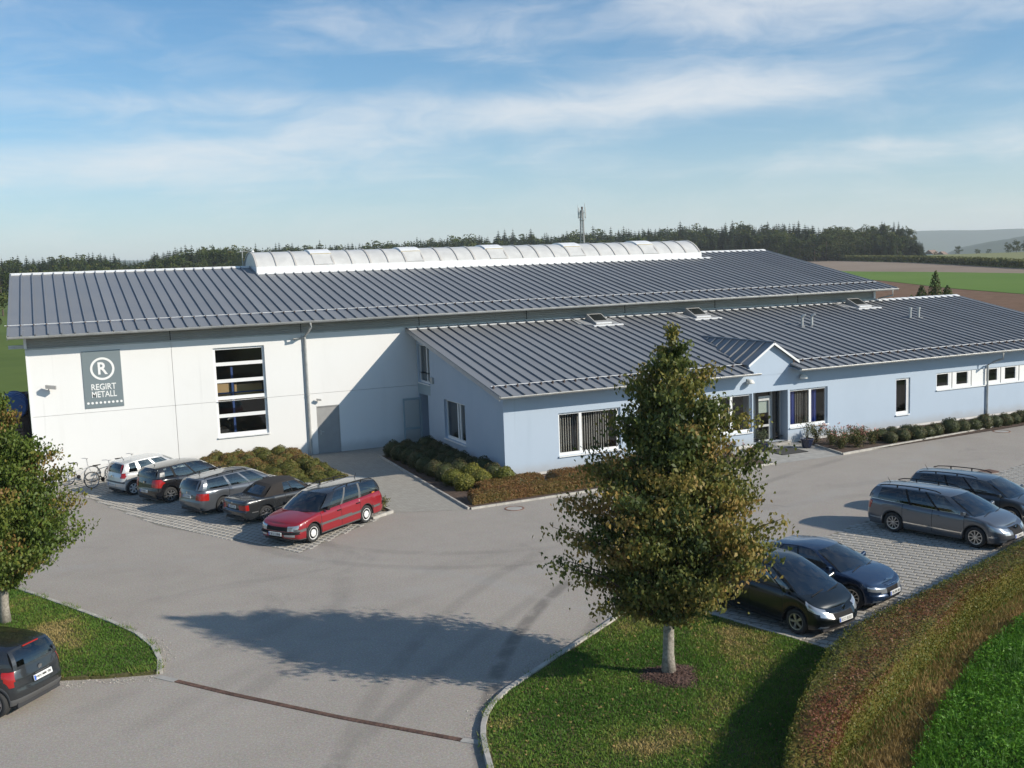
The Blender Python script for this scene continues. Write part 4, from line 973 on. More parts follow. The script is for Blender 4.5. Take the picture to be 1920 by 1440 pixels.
#@@OBJECTS
# ------------------------------------------------------------------ vehicles
def paint(name, col, rough=.22, metal=.35, coat=1.0):
    return mat(name, col, rough, metal=metal, coat=coat, spec=.5)
paint('paint_red', (.25, .007, .014), .3, 0); paint('paint_black', (.010, .010, .012), .25, 0); paint('paint_silver', (.62, .615, .60), .34, .35)
paint('paint_grey', (.115, .125, .14), .28, .5); paint('paint_dark_grey', (.055, .065, .075), .28, .45); paint('paint_blue', (.020, .040, .085), .26, .4)
paint('paint_charcoal', (.030, .033, .036), .26, .3); paint('paint_blackgreen', (.004, .006, .0065), .25, 0, .45)
mat('soft_top', (.028, .024, .022), .95); mat('plastic_grey', (.10, .10, .10), .6); mat('seam_dark', (.004, .004, .004), .9)

def catmull(P, n):
    P = np.array(P, float); P = np.vstack([2*P[0]-P[1], P, 2*P[-1]-P[-2]]); out = []
    for i in range(1, len(P)-2):
        for t in np.linspace(0, 1, n, endpoint=False):
            a, b, c, d = P[i-1:i+3]; out.append(.5*((2*b)+(c-a)*t+(2*a-5*b+4*c-d)*t*t+(3*b-a-3*c+d)*t**3))
    out.append(P[-2]); return np.array(out)
def profile(pts):
    C = catmull(sorted(pts), 12); return lambda x: np.interp(x, C[:, 0], C[:, 1])
def car(name, label, loc, heading, scale, S):
    root = thing(name, label, 'car', (loc[0], loc[1], 0.012), R(heading)); root.scale = (scale,)*3
    xf, xr, w, wb, rw = S['xf'], S['xr'], S['w'], S['wb'], S['rw']; body = S['paint']
    xw = (wb/2, -wb/2); sill = S.get('sill', .21); ra = rw+.055
    top = profile(S['top'])
    rf, rr = S.get('round_f', 1.0), S.get('round_r', 1.0)
    plan = [(xf, 0), (xf-.015*rf, .28*w), (xf-.06*rf, .52*w), (xf-.17*rf, .78*w), (xf-.40*rf, .93*w), (xf-1.0, w), (.2, w), (xr+1.0, .995*w), (xr+.36*rr, .945*w), (xr+.13*rr, .82*w), (xr+.05*rr, .6*w), (xr+.012*rr, .3*w), (xr, 0)]
    C = catmull(plan, 40); d = np.r_[0, np.cumsum(np.linalg.norm(np.diff(C, axis=0), axis=1))]
    T = np.arange(0, d[-1], .036); O = np.stack([np.interp(T, d, C[:, 0]), np.interp(T, d, C[:, 1])], 1); O = np.vstack([O, C[-1]])
    ins = []
    for xd in S.get('seams', []): ins += [xd-.007, xd+.007]
    mid = (np.abs(O[:, 0]) < max(abs(xf), abs(xr))-.45)
    for x in ins:
        i = np.searchsorted(-O[:, 0], -x); a, b = O[i-1], O[i]; t = (x-a[0])/(b[0]-a[0]); O = np.insert(O, i, a+(b-a)*t, axis=0)
    halfw = lambda x: np.interp(x, O[::-1, 0], O[::-1, 1])
    Sv = np.r_[np.linspace(0, .8, 17), .84, .88, .915, .945, .97, .985, 1.0]
    wl = np.interp(Sv, [0, .12, .42, .62, .80, .9, .97, 1], [.955, .985, 1, .995, .985, .965, .93, .895])
    nose = S.get('nose', [(0, .14), (.12, .04), (.3, 0), (.5, .015), (.62, .05), (.85, .12), (1, .26)])
    tail = S.get('tail', [(0, .10), (.15, .02), (.35, 0), (.5, .03), (.75, .06), (1, .12)])
    dn = np.interp(Sv, *zip(*nose)); dt = np.interp(Sv, *zip(*tail))
    gf = np.clip((O[:, 0]-(xf-.9))/.9, 0, 1)**1.6; gr = np.clip(((xr+.9)-O[:, 0])/.9, 0, 1)**1.6
    zb = np.full(len(O), sill); zb += .05*gf**4+.07*gr**4
    for c in xw:
        q = ra**2-(O[:, 0]-c)**2; k = q > 0; zb[k] = np.maximum(zb[k], rw+np.sqrt(np.maximum(q[k], 0)))
    zt = top(O[:, 0])
    Px = O[:, 0][:, None]-dn[None]*gf[:, None]+dt[None]*gr[:, None]; Py = O[:, 1][:, None]*wl[None]
    Pz = zb[:, None]+(zt-zb)[:, None]*Sv[None]
    # arch flare: slightly proud lip
    for c in xw:
        dd = np.hypot(Px-c, Pz-rw); Py += np.where((O[:, 1] > .8*w)[:, None], .012*np.exp(-((dd-ra)/.05)**2), 0)
    P = np.stack([Px, Py, Pz], -1)
    rules = S.get('rules', [])
    n, m = len(O), len(Sv)
    Cq = (P[:-1, :-1]+P[1:, :-1]+P[:-1, 1:]+P[1:, 1:])/4
    sq = (Sv[:-1]+Sv[1:])/2
    cls = np.full((n-1, m-1), 'body', object)
    seam = np.zeros((n-1, m-1), bool)
    for x in S.get('seams', []): seam |= (np.abs(Cq[..., 0]-x) < .006) & (sq[None] > .12)
    drs = S.get('doors', [])
    for a, b in drs: cls[(Cq[..., 0] > a+.002) & (Cq[..., 0] < b-.002) & (sq[None] > .12) & (sq[None] < .972)] = 'door%.1f' % a
    for nm, fn in rules:
        k = fn(Cq[..., 0], Cq[..., 1], Cq[..., 2], np.broadcast_to(sq[None], cls.shape)); cls[k] = nm
    # outward normals for proud lamps
    du = np.gradient(P, axis=0); dv = np.gradient(P, axis=1); Nn = unit(np.cross(dv, du)); Nn[..., 1] = np.where(P[..., 1] < .02, np.where(Nn[..., 1] < 0, 0, Nn[..., 1]), Nn[..., 1])
    cen = P.mean((0, 1)); flip = ((P-np.array([0, 0, .5]))*Nn).sum(-1) < 0; Nn[flip] *= -1
    info = {'body': ('body', body, 0), 'headlight': ('headlight', 'clear_lamp', .006), 'tail': ('tail_light', 'red_lamp', .006), 'amber': ('indicator', 'amber_lamp', .006), 'grille': ('grille', 'black_plastic', .004), 'intake': ('air_intake', 'black_plastic', .001),
            'trim': ('trim_strip', 'plastic_grey', .008), 'bump': ('bumper', S.get('bumper', body), .004), 'skirt': ('sill_skirt', 'plastic_grey', .002), 'fog': ('fog_light', 'clear_lamp', .006), 'chrome': ('chrome_strip', 'chrome', .006), 'grey': ('lower_cladding', 'plastic_grey', .003), 'tailpanel': ('tail_panel', 'black_plastic', .003)}
    out = {}
    doors = {}
    for side in (1, -1):
        for c in sorted(set(cls.ravel())):
            idx = np.argwhere(cls == c)
            if c.startswith('door'): nm, mt, off = 'door', body, .0015
            else: nm, mt, off = info[c]
            both = c in ('body', 'grille', 'intake', 'bump', 'tailpanel', 'chrome') or (c == 'trim' and False)
            key = (c, 0 if both else side)
            g = out.setdefault(key, MB())
            Q = P+Nn*off; Q = Q.copy(); Q[..., 1] *= side
            for i, j in idx:
                g.m = 1 if (c == 'body' and seam[i, j]) else 0
                q = [Q[i, j], Q[i+1, j], Q[i+1, j+1], Q[i, j+1]]
                g.quad(*(q if side < 0 else q[::-1]))
    for (c, sd_), g in out.items():
        if c.startswith('door'): nm, mt = 'door', body
        else: nm, mt, _ = info[c]
        g.m = 0
        me = g.mesh(nm, [mt, 'seam_dark'])
        o = link(nm, me, root)
        # weld for smooth shading
        import bmesh as _b
        bm = _b.new(); bm.from_mesh(me); _b.ops.remove_doubles(bm, verts=bm.verts, dist=.0004); bm.to_mesh(me); bm.free()
        smooth_angle(o, 35)
        if c.startswith('door'): doors[(c, sd_)] = o
    # bonnet, boot lid and cabin floor
    zt1 = P[:, -1]
    xs = zt1[:, 0]
    xac, xa, xdc, xd = S['xac'], S['xa'], S['xdc'], S['xd']
    def cap(nm, k, mt, lift, crown, dz=0):
        rows = []
        for i in k:
            x, y, z = zt1[i]; rows.append([(x, y*t, z+lift+dz+crown*(1-t*t)*min(1, y/.4)) for t in np.linspace(-1, 1, 11)])
        if len(rows) > 1:
            o = MB().grid(rows).build(nm, mt, root, local=True); smooth_angle(o, 50); return o
    ka = [i for i in range(n) if xs[i] >= xa-.05]; cap('bonnet', ka, body, .0, S.get('crown', .045))
    kd = [i for i in range(n) if xs[i] <= xd+.06]; cap(S.get('deckname', 'tailgate'), kd, body, .0, .012)
    kc = [i for i in range(n) if xd-.05 <= xs[i] <= xa+.05]; cap('cabin', kc, 'interior_dark', 0, 0, -.10)
    # greenhouse
    xrf, xrr, yr = S['xrf'], S['xrr'], S['yr']; roof = profile(S['roof'])
    yb = lambda x: float(halfw(x))*.895-.004
    zbelt = lambda x: float(top(x))-.004
    rmat = S.get('roof_mat', body); fmat = S.get('frame_mat', body)
    nb = S.get('bulge', .035)
    def side_pt(u, v, s):
        xb_, xt = xa+(xd-xa)*u, xrf+(xrr-xrf)*u
        x = xb_+(xt-xb_)*v; z0, z1 = zbelt(xb_), float(roof(xt))-.045
        y0, y1 = yb(xb_), yr-.05*max(0, (u-.75)/.25)**2*.6-.03*max(0, (.15-u)/.15)
        return (x, s*(y0+(y1-y0)*v+nb*math.sin(math.pi*v)), z0+(z1-z0)*v)
    panes = S['panes']; vlo, vhi = .05, .93
    Us = sorted({*np.linspace(0, 1, 25), *[p for q in panes for p in q[:2]]}); Vs = [0, .024, vlo, .2, .4, .6, .8, vhi, 1]
    for s in (1, -1):
        fr = MB()
        gl = [MB() for _ in panes]
        for a, b in zip(Us[:-1], Us[1:]):
            for c, d_ in zip(Vs[:-1], Vs[1:]):
                um, vm = (a+b)/2, (c+d_)/2; q = [side_pt(a, c, s), side_pt(b, c, s), side_pt(b, d_, s), side_pt(a, d_, s)]
                if s > 0: q = q[::-1]
                hit = [i for i, p in enumerate(panes) if p[0] < um < p[1] and vlo < vm < vhi]
                if hit: gl[hit[0]].quad(*q)
                else:
                    blk = any(panes[i][1] <= um <= panes[i+1][0] for i in range(len(panes)-1)) and S.get('black_pillars', True)
                    fr.m = 1 if blk else (2 if S.get('window_line') and vm < .024 else 0); fr.quad(*q)
        o = fr.build('window_frame', [fmat, S.get('pillar', 'black_plastic'), 'chrome'], root, local=True); smooth_angle(o, 30)
        for i, q in enumerate(gl):
            o = q.build('side_window', S.get('glass_rear', 'car_glass') if i >= S.get('rear_from', 1) else 'car_glass', root, local=True, smooth=True)
    # roof
    yend = yr
    rows = []
    for t in np.linspace(0, 1, 22):
        x = xrf+(xrr-xrf)*t; hw = abs(side_pt(t, 1, 1)[1]); z = float(roof(x)); row = []
        for k in np.linspace(-1, 1, 15):
            bow = S.get('bow_f', .12)*(1-k*k)*max(0, 1-t*4)**1.0; bk = -S.get('bow_r', .06)*(1-k*k)*max(0, t*5-4)
            row.append((x+bow+bk, k*hw, z-.045*abs(k)**2.6))
        rows.append(row)
    ro = MB().grid(rows).build('roof', rmat, root, local=True); smooth_angle(ro, 60)
    # windscreen and rear window
    def screen(nm, lowx, lowside, topt, bowb, bowt, glassn, lim, frm, mt):
        nk = 15; rows = []
        tops = rows_f if topt == 0 else rows_r
        for v in np.linspace(0, 1, 9):
            row = []
            for j, k in enumerate(np.linspace(-1, 1, nk)):
                xb_ = lowside+(lowx-lowside)*(1-abs(k)**2.2); yb_ = yb(lowside)*k; zb_ = zbelt(xb_)+.02*(1-k*k) if topt == 0 else zbelt(lowside)+.012*(1-k*k)
                t_ = tops[j]; q = np.array([xb_, yb_, zb_])*(1-v)+np.array(t_)*v; q[0] += (.025 if topt == 0 else -.03)*math.sin(math.pi*v); q[2] += .02*math.sin(math.pi*v); row.append(tuple(q))
            rows.append(row)
        gg, ff = MB(), MB(); vs = np.linspace(0, 1, 9)
        for i in range(8):
            for j in range(nk-1):
                q = [rows[i][j], rows[i][j+1], rows[i+1][j+1], rows[i+1][j]]; k = abs((j+.5)/(nk-1)*2-1); v = (i+.5)/8
                if k < lim[0] and lim[1] < v < lim[2]: gg.quad(*q)
                elif S.get('lamp_on_pillar') and topt == 1 and v < .92: ff.m = 1; ff.quad(*q); ff.m = 0
                else: ff.quad(*q)
        o = gg.build(nm, glassn, root, local=True, smooth=True)
        if ff.f: o2 = ff.build(frm, [mt, 'red_lamp'], root, local=True); smooth_angle(o2, 40)
        return rows
    rows_f, rows_r = rows[0], rows[-1]
    wsr = screen('windscreen', xac, xa, 0, 0, 0, 'car_glass', S.get('ws_lim', (1.0, .0, 1.0)), 'screen_frame', fmat)
    screen('rear_window', xdc, xd, 1, 0, 0, S.get('glass_back', 'car_glass_dark'), S.get('rw_lim', (.88, .06, .90)), 'rear_frame', S.get('rear_mat', rmat))
    # dashboard, seats
    g = MB(); bz = float(top(0)); g.box(xa-.55, xa-.12, -w*.78, w*.78, bz-.25, bz-.06)
    g.m = 1
    for x, ys in ((-.15, (-.36, .36)), (-1.0, (-.42, 0, .42))):
        if x-.42 < xd+.35: continue
        for y in ys:
            g.hexa([(x-.28, y-.22, bz-.5), (x+.05, y-.22, bz-.5), (x+.05, y+.22, bz-.5), (x-.28, y+.22, bz-.5), (x-.40, y-.19, bz+.10), (x-.26, y-.19, bz+.10), (x-.26, y+.19, bz+.10), (x-.40, y+.19, bz+.10)])
            g.box(x-.42, x-.33, y-.12, y+.12, bz+.13, bz+.28)
    g.build('seats', ['interior_dark', 'seat'], root, local=True)
    g = MB(); g.box(xr+.16, xf-.2, -(w-.25), w-.25, .17, .62); g.build('underbody', 'interior_dark', root, local=True)
    # wheels
    tw = S.get('tw', .20)
    tyre = MB(); h = tw/2
    tyre.lathe([(rw*.66, -h*.86), (rw*.80, -h), (rw*.95, -h*.96), (rw, -h*.72), (rw, h*.72), (rw*.95, h*.96), (rw*.80, h), (rw*.66, h*.86), (rw*.64, h*.6)], 28, (0, 0, 0), 'y')
    tm = tyre.mesh('wheel', 'rubber', smooth=True)
    rim = MB(); r1 = rw*.67; ns = S.get('spokes', 5); style = S.get('rim', 'alloy')
    rim.lathe([(r1, h*.90), (r1*.90, h*.86), (r1*.88, h*.2)], 28, (0, 0, 0), 'y')
    if style == 'cap':
        rim.lathe([(r1*.62, h*.75), (r1*.60, h*.92), (r1*.3, h*1.0), (.001, h*1.02)], 8, (0, 0, 0), 'y'); rim.m = 1
        rim.lathe([(r1*.9, h*.5), (r1*.3, h*.45), (.001, h*.45)], 20, (0, 0, 0), 'y')
    else:
        for k in range(ns):
            a = 2*math.pi*k/ns; sw = S.get('sw', .17)*r1; c, s_ = math.cos(a), math.sin(a)
            def pt(r, t, y): return (r*c-t*s_, y, r*s_+t*c)
            rim.hexa([pt(r1*.12, -sw*.7, h*.5), pt(r1*.92, -sw, h*.55), pt(r1*.92, sw, h*.55), pt(r1*.12, sw*.7, h*.5), pt(r1*.12, -sw*.6, h*.82), pt(r1*.93, -sw*.8, h*.86), pt(r1*.93, sw*.8, h*.86), pt(r1*.12, sw*.6, h*.82)])
        rim.lathe([(r1*.24, h*.5), (r1*.22, h*.88), (.001, h*.90)], 14, (0, 0, 0), 'y'); rim.m = 1
        rim.lathe([(r1*.9, h*.25), (.001, h*.22)], 20, (0, 0, 0), 'y')
    rm = rim.mesh('rim', ['hubcap' if style == 'cap' else S.get('rim_mat', 'alloy'), 'black_plastic'])
    for c in xw:
        for s in (1, -1):
            o = link('wheel', tm, root, (c, s*(w-.035-h), rw)); o.rotation_euler = (0, 0, 0 if s > 0 else math.pi); link('rim', rm, o)
    # mirrors, handles, plates
    mx_ = xa-.30; mz = float(top(mx_))+.07
    for s in (1, -1):
        y = yb(mx_)
        o = MB().hexa([(mx_-.05, s*(y-.02), mz-.03), (mx_+.05, s*(y-.02), mz-.03), (mx_+.07, s*(y+.19), mz-.06), (mx_-.05, s*(y+.21), mz-.06), (mx_-.04, s*(y-.02), mz+.02), (mx_+.04, s*(y-.02), mz+.02), (mx_+.05, s*(y+.19), mz+.08), (mx_-.05, s*(y+.21), mz+.08)]).build('wing_mirror', S.get('mirror', body), root, local=True)
        bv = o.modifiers.new('bevel', 'BEVEL'); bv.width = .025; bv.segments = 2
        for hx in S.get('handles', []):
            yh = float(halfw(hx))*.99; zh = float(top(hx))-.13
            g = MB().box(hx-.09, hx+.09, s*yh-.004, s*yh+s*.028 if s > 0 else s*yh+.004, zh-.014, zh+.014) if s > 0 else MB().box(hx-.09, hx+.09, s*yh-.028, s*yh+.004, zh-.014, zh+.014)
            g.build('door_handle', S.get('handle_mat', body), root, local=True)
    for k, (px, pz, lean, wd) in (('f', S.get('plate_f', (xf+.012, .42, 0, .52))), ('r', S.get('plate_r', (xr-.012, .6, 0, .52)))):
        sgn = 1 if k == 'f' else -1
        g = MB().hexa([(px-sgn*.02, -wd/2, pz-.055), (px, -wd/2, pz-.055), (px, wd/2, pz-.055), (px-sgn*.02, wd/2, pz-.055), (px-sgn*(.02+lean), -wd/2, pz+.055), (px-sgn*lean, -wd/2, pz+.055), (px-sgn*lean, wd/2, pz+.055), (px-sgn*(.02+lean), wd/2, pz+.055)])
        pl = g.build('number_plate', 'plate', root, local=True)
        e = .003*sgn; yl = -wd/2 if sgn > 0 else wd/2; d_ = 1 if sgn > 0 else -1
        xz = lambda z: px+e-sgn*lean*((z-(pz-.055))/.11)
        MB().quad((xz(pz-.05), yl+d_*.006, pz-.05), (xz(pz-.05), yl+d_*.05, pz-.05), (xz(pz+.05), yl+d_*.05, pz+.05), (xz(pz+.05), yl+d_*.006, pz+.05)).build('country_band', 'plate_blue', pl, local=True)
        if k == 'r' and S.get('plate_text'):
            t = text_mesh(S['plate_text'], .085, (xz(pz)-.002, -.012, pz), (R(90), 0, R(-90)), 'ink', pl, 'plate_lettering', fit=.43, ext=.001, off=.0008)
        else:
            gg = MB(); rr_ = random.Random(hash(name+k) % 1000); y = .075
            while y < wd-.06:
                ww = rr_.choice((.024, .03, .036)); a, b = yl+d_*y, yl+d_*(y+ww)
                for z0, z1 in ((-.036, -.026), (.026, .036)) if rr_.random() < .5 else ((-.036, .036),):
                    if rr_.random() < .9: gg.quad((xz(pz+z0), a, pz+z0), (xz(pz+z0), a+(b-a)*.45, pz+z0), (xz(pz+z1), a+(b-a)*.45, pz+z1), (xz(pz+z1), a, pz+z1))
                gg.quad((xz(pz-.036), b-(b-a)*.3, pz-.036), (xz(pz-.036), b, pz-.036), (xz(pz+.036), b, pz+.036), (xz(pz+.036), b-(b-a)*.3, pz+.036)); y += ww+.017
            gg.build('plate_marks', 'ink', pl, local=True)
    for (x, y, z, r, ax) in S.get('emblems', []):
        o = MB().lathe([(r, -.004), (r, .008), (r*.72, .010), (.001, .006)], 14, (0, 0, 0), 'x' if ax != 'z' else 'z').build('emblem', 'chrome', root, local=True); o.location = (x, y, z)
        if x < 0 and ax != 'z': o.rotation_euler = (0, 0, math.pi)
    if S.get('rails'):
        for s in (1, -1):
            pts = []
            for t in np.linspace(.12, .95, 14):
                q = side_pt(t, 1, s); lift = .035+.03*math.sin(math.pi*min(1, max(0, (t-.12)/.83)))**.5; pts.append((q[0], q[1]*.97, q[2]+lift*(1 if .13 < t < .94 else .3)+.02))
            g = MB().tube(pts, .017, 7)
            for t in (.4, .7): q = side_pt(t, 1, s); g.box(q[0]-.02, q[0]+.02, q[1]*.97-.012, q[1]*.97+.012, q[2], q[2]+.07)
            g.build('roof_rail', 'black_plastic', root, local=True)
    if S.get('antenna'):
        ax_ = S['antenna']; z = float(roof(max(min(ax_, xrf), xrr)))
        MB().tube([(ax_, 0, z-.01), (ax_-.02, 0, z+.03), (ax_-.10, 0, z+.16)], [.02, .010, .004], 6).build('antenna', 'black_plastic', root, local=True)
    g = MB()
    for y0, y1 in ((-.55, .0), (.05, .6)):
        a = Vector((xac-.02, y0, zbelt(xac)+.035)); b = Vector((xac-.10, y1, zbelt(xac-.1)+.06)); g.tube([a, b], .011, 5)
    g.build('wipers', 'black_plastic', root, local=True)
    g = MB()
    for s in S.get('exhaust', []): g.tube([(xr+.05, s, .24), (xr-.02, s, .235)], .03, 10)
    if g.f: g.build('exhaust_pipe', 'chrome', root, local=True)
    for (nm, mt, boxes) in S.get('extras', []):
        g = MB()
        for b in boxes: g.box(*b)
        g.build(nm, mt, root, local=True)
    return root

def lamp_f(lo, hi, ymin, back, slope=0):
    return lambda x, y, z, s, xf=None: None
def front_rules(xf, s0, s1, y0, back, grille=None, intake=None, fog=None):
    L = []
    if grille: L.append(('grille', lambda x, y, z, s: (x > xf-.5) & (y < grille[0]) & (s > grille[1]) & (s < grille[2])))
    if intake: L.append(('intake', lambda x, y, z, s: (x > xf-.4) & (y < intake[0]) & (s > intake[1]) & (s < intake[2])))
    if fog: L.append(('fog', lambda x, y, z, s: (x > xf-.5) & (y > fog[0]) & (y < fog[1]) & (s > fog[2]) & (s < fog[3])))
    L.append(('headlight', lambda x, y, z, s: (x > xf-back+(1-s)*.25) & (y > y0) & (s > s0+.10*(y > y0+.2)) & (s < s1)))
    return L
def tail_rules(xr, s0, s1, y0, fwd):
    return [('tail', lambda x, y, z, s: (x < xr+fwd+(s-s0)*.15) & (y > y0) & (s > s0) & (s < s1))]
AND = lambda f, g: (lambda x, y, z, s: f(x, y, z, s) & g(x, y, z, s))

estate_grey = dict(xf=2.30, xr=-2.46, w=.91, wb=2.709, rw=.325, paint='paint_grey', sill=.20,
    top=[(-2.5, 1.0), (-2.2, 1.01), (-1.2, .985), (.2, .95), (1.1, .945), (1.6, .885), (2.0, .79), (2.32, .66)],
    xa=1.30, xac=1.50, xrf=.42, xrr=-2.12, xd=-2.33, xdc=-2.40, yr=.615, roof=[(-2.3, 1.38), (-2.0, 1.43), (-1.3, 1.475), (-.4, 1.49), (.2, 1.46), (.62, 1.39)],
    panes=[(.09, .30), (.325, .56), (.585, .90)], rear_from=1, glass_rear='car_glass_dark', rails=True, antenna=-1.95, window_line=True,
    seams=[1.02, -.02, -1.02], doors=[(-.013, 1.013), (-1.013, -.027)], handles=[.12, -.90], spokes=9, sw=.10,
    nose=[(0, .16), (.12, .05), (.3, 0), (.5, .02), (.7, .07), (.88, .15), (1, .30)],
    rules=front_rules(2.30, .52, .88, .42, .62, (.30, .42, .93), (.55, .06, .22), (.55, .75, .08, .2))+tail_rules(-2.46, .60, .90, .48, .30)+[('chrome', lambda x, y, z, s: (np.abs(z-.42) < .02) & (y > .8) & (np.abs(x) < 2.2)), ('grey', lambda x, y, z, s: s < .06)],
    plate_f=(2.30, .40, .01, .52), plate_r=(-2.46, .78, .03, .52), emblems=[(2.20, 0, .66, .065, 'x'), (-2.44, 0, .93, .05, 'x')], mirror='paint_grey')
car('grey_estate_car', 'dark grey estate car with closed silver roof rails trim nearest the empty parking bay', (8.092, -15.203), -74.9, .965, estate_grey)
e2 = dict(estate_grey); e2['paint'] = 'paint_dark_grey'; e2['mirror'] = 'paint_dark_grey'
car('grey_estate_car', 'dark grey estate car partly cut off by the right picture edge', (10.819, -14.105), -72.0, .928, e2)
mpv = dict(xf=2.245, xr=-2.115, w=.885, wb=2.75, rw=.315, paint='paint_blackgreen', sill=.20,
    top=[(-2.2, 1.08), (-1, 1.06), (.8, 1.02), (1.35, 1.0), (1.75, .90), (2.05, .78), (2.26, .66)], xa=1.42, xac=1.66, xrf=.45, xrr=-1.85, xd=-2.0, xdc=-2.07, yr=.62,
    roof=[(-2, 1.48), (-1.6, 1.54), (-.8, 1.60), (0, 1.61), (.4, 1.56), (.7, 1.47)], panes=[(.045, .13), (.15, .40), (.425, .67), (.70, .92)], rear_from=2, glass_rear='car_glass_dark', antenna=-1.6,
    seams=[1.0, -.08, -1.05], doors=[(-.073, .993), (-1.043, -.087)], handles=[.06, -.94], spokes=5, sw=.20,
    rules=front_rules(2.245, .60, .93, .50, .62, (.34, .52, .80), (.6, .08, .26), (.52, .74, .10, .22))+tail_rules(-2.115, .55, .95, .55, .30),
    plate_f=(2.25, .44, .01, .52), emblems=[(2.16, 0, .70, .06, 'x')])
car('black_people_carrier', 'black people carrier half hidden behind the tall linden tree', (-.899, -18.17), -78.2, .932, mpv)
saloon = dict(xf=2.14, xr=-2.33, w=.87, wb=2.725, rw=.315, paint='paint_blue', sill=.19,
    top=[(-2.35, .92), (-1.95, .99), (-1.3, .985), (.3, .925), (1.0, .905), (1.5, .835), (1.9, .735), (2.16, .64)], xa=1.05, xac=1.26, xrf=.20, xrr=-1.02, xd=-1.66, xdc=-1.74, yr=.575,
    roof=[(-1.2, 1.30), (-.95, 1.345), (-.4, 1.395), (.05, 1.37), (.4, 1.29)], panes=[(.10, .45), (.475, .78), (.80, .90)], rear_from=9, glass_back='car_glass', rear_mat='paint_blue', rw_lim=(.9, .04, .96), window_line=True, deckname='boot_lid',
    seams=[.88, -.15, -1.0], doors=[(-.143, .873), (-.993, -.157)], handles=[0, -.90], spokes=10, sw=.09,
    nose=[(0, .15), (.12, .03), (.26, 0), (.42, .015), (.5, .05), (.8, .075), (.92, .12), (1, .24)],
    rules=front_rules(2.14, .56, .84, .30, .42, (.27, .56, .86), (.42, .12, .30), (.52, .72, .1, .22))+tail_rules(-2.33, .62, .9, .45, .25),
    plate_f=(2.15, .45, .0, .52), emblems=[(1.93, 0, .745, .04, 'z')], mirror='paint_blue', extras=[('kidney_grille', 'chrome', [(2.045, 2.065, -.20, -.02, .515, .53), (2.045, 2.065, .02, .20, .515, .53), (2.03, 2.05, -.20, -.02, .635, .65), (2.03, 2.05, .02, .20, .635, .65)])])
car('blue_saloon_car', 'dark blue saloon car with twin grille beside the black people carrier', (1.201, -17.469), -71.8, .946, saloon)
red = dict(xf=2.18, xr=-2.42, w=.86, wb=2.625, rw=.30, paint='paint_red', sill=.20, round_f=.8, round_r=.8,
    top=[(-2.45, .93), (-1.5, .93), (.3, .895), (.95, .885), (1.4, .83), (1.9, .745), (2.2, .67)], xa=1.0, xac=1.24, xrf=.30, xrr=-2.08, xd=-2.33, xdc=-2.38, yr=.60, roof_mat='paint_black', frame_mat='paint_black', rear_mat='paint_black',
    roof=[(-2.2, 1.33), (-1.9, 1.385), (-1.0, 1.42), (-.2, 1.415), (.25, 1.375), (.5, 1.32)], panes=[(.13, .32), (.35, .60), (.635, .93)], pillar='plastic_grey', rear_from=9, rails=True, antenna=-1.75, black_pillars=True,
    seams=[.95, -.02, -.98], doors=[(-.013, .943), (-.973, -.027)], handles=[.10, -.86], rim='cap', handle_mat='black_plastic', mirror='black_plastic', tw=.19,
    nose=[(0, .10), (.12, .02), (.25, 0), (.42, 0), (.46, .06), (.8, .09), (.92, .13), (1, .20)],
    rules=[('trim', lambda x, y, z, s: (np.abs(z-.50) < .038) & (np.abs(x) < 2.02) & (y > .6)), ('bump', lambda x, y, z, s: ((x > 1.9) | (x < -2.15)) & (s > .36) & (s < .50)), ('fog', lambda x, y, z, s: (x > 1.9) & (y > .35) & (y < .68) & (s > .2) & (s < .33)), ('skirt', lambda x, y, z, s: s < .07)]+front_rules(2.18, .56, .88, .42, .34, (.42, .56, .86), (.30, .03, .30))+tail_rules(-2.42, .55, .92, .55, .2),
    bumper='black_plastic', plate_f=(2.185, .40, 0, .52), extras=[('window_sticker', 'amber_lamp', [(-1.80, -1.66, .80, .806, .955, .985)])])
car('red_estate_car', 'red estate car with black roof parked nose towards the yard', (-8.653, -4.01), -145.3, 1.034, red)
cab = dict(xf=2.06, xr=-2.27, w=.82, wb=2.57, rw=.30, paint='paint_charcoal', sill=.20, round_f=.6, round_r=.6,
    top=[(-2.3, .84), (-2.0, .895), (-1.2, .905), (.5, .875), (1.0, .855), (1.5, .80), (2.08, .70)], xa=.82, xac=1.0, xrf=.22, xrr=-.82, xd=-1.32, xdc=-1.36, yr=.56, roof_mat='soft_top', frame_mat='soft_top', rear_mat='soft_top',
    roof=[(-1, 1.26), (-.8, 1.31), (-.3, 1.365), (.1, 1.355), (.4, 1.29)], panes=[(.10, .40), (.42, .60)], pillar='black_plastic', rear_from=9, glass_back='car_glass', rw_lim=(.74, .12, .80), deckname='boot_lid',
    seams=[.80, -.42], doors=[(-.413, .793)], handles=[-.25], spokes=8, sw=.13, mirror='paint_charcoal', tw=.21,
    tail=[(0, .14), (.2, .02), (.42, 0), (.46, .07), (.9, .06), (1, .09)], nose=[(0, .14), (.2, .02), (.42, 0), (.46, .07), (.9, .06), (1, .12)],
    rules=[('trim', lambda x, y, z, s: (np.abs(z-.46) < .022) & (np.abs(x) < 1.9) & (y > .6)), ('amber', lambda x, y, z, s: (x < -2.02) & (y > .60) & (s > .52) & (s < .80)), ('tail', lambda x, y, z, s: (x < -2.0) & (y > .42) & (s > .52) & (s < .80)), ('tailpanel', lambda x, y, z, s: (x < -2.1) & (y < .42) & (s > .50) & (s < .62))]+front_rules(2.06, .55, .88, .3, .2, (.8, .55, .88)),
    plate_r=(-2.215, .66, .01, .50), emblems=[(-2.20, 0, .79, .035, 'x')], exhaust=[.35])
car('black_convertible', 'black convertible with closed dark fabric roof next to the red estate', (-9.234, -.647), 22.5, .967, cab)
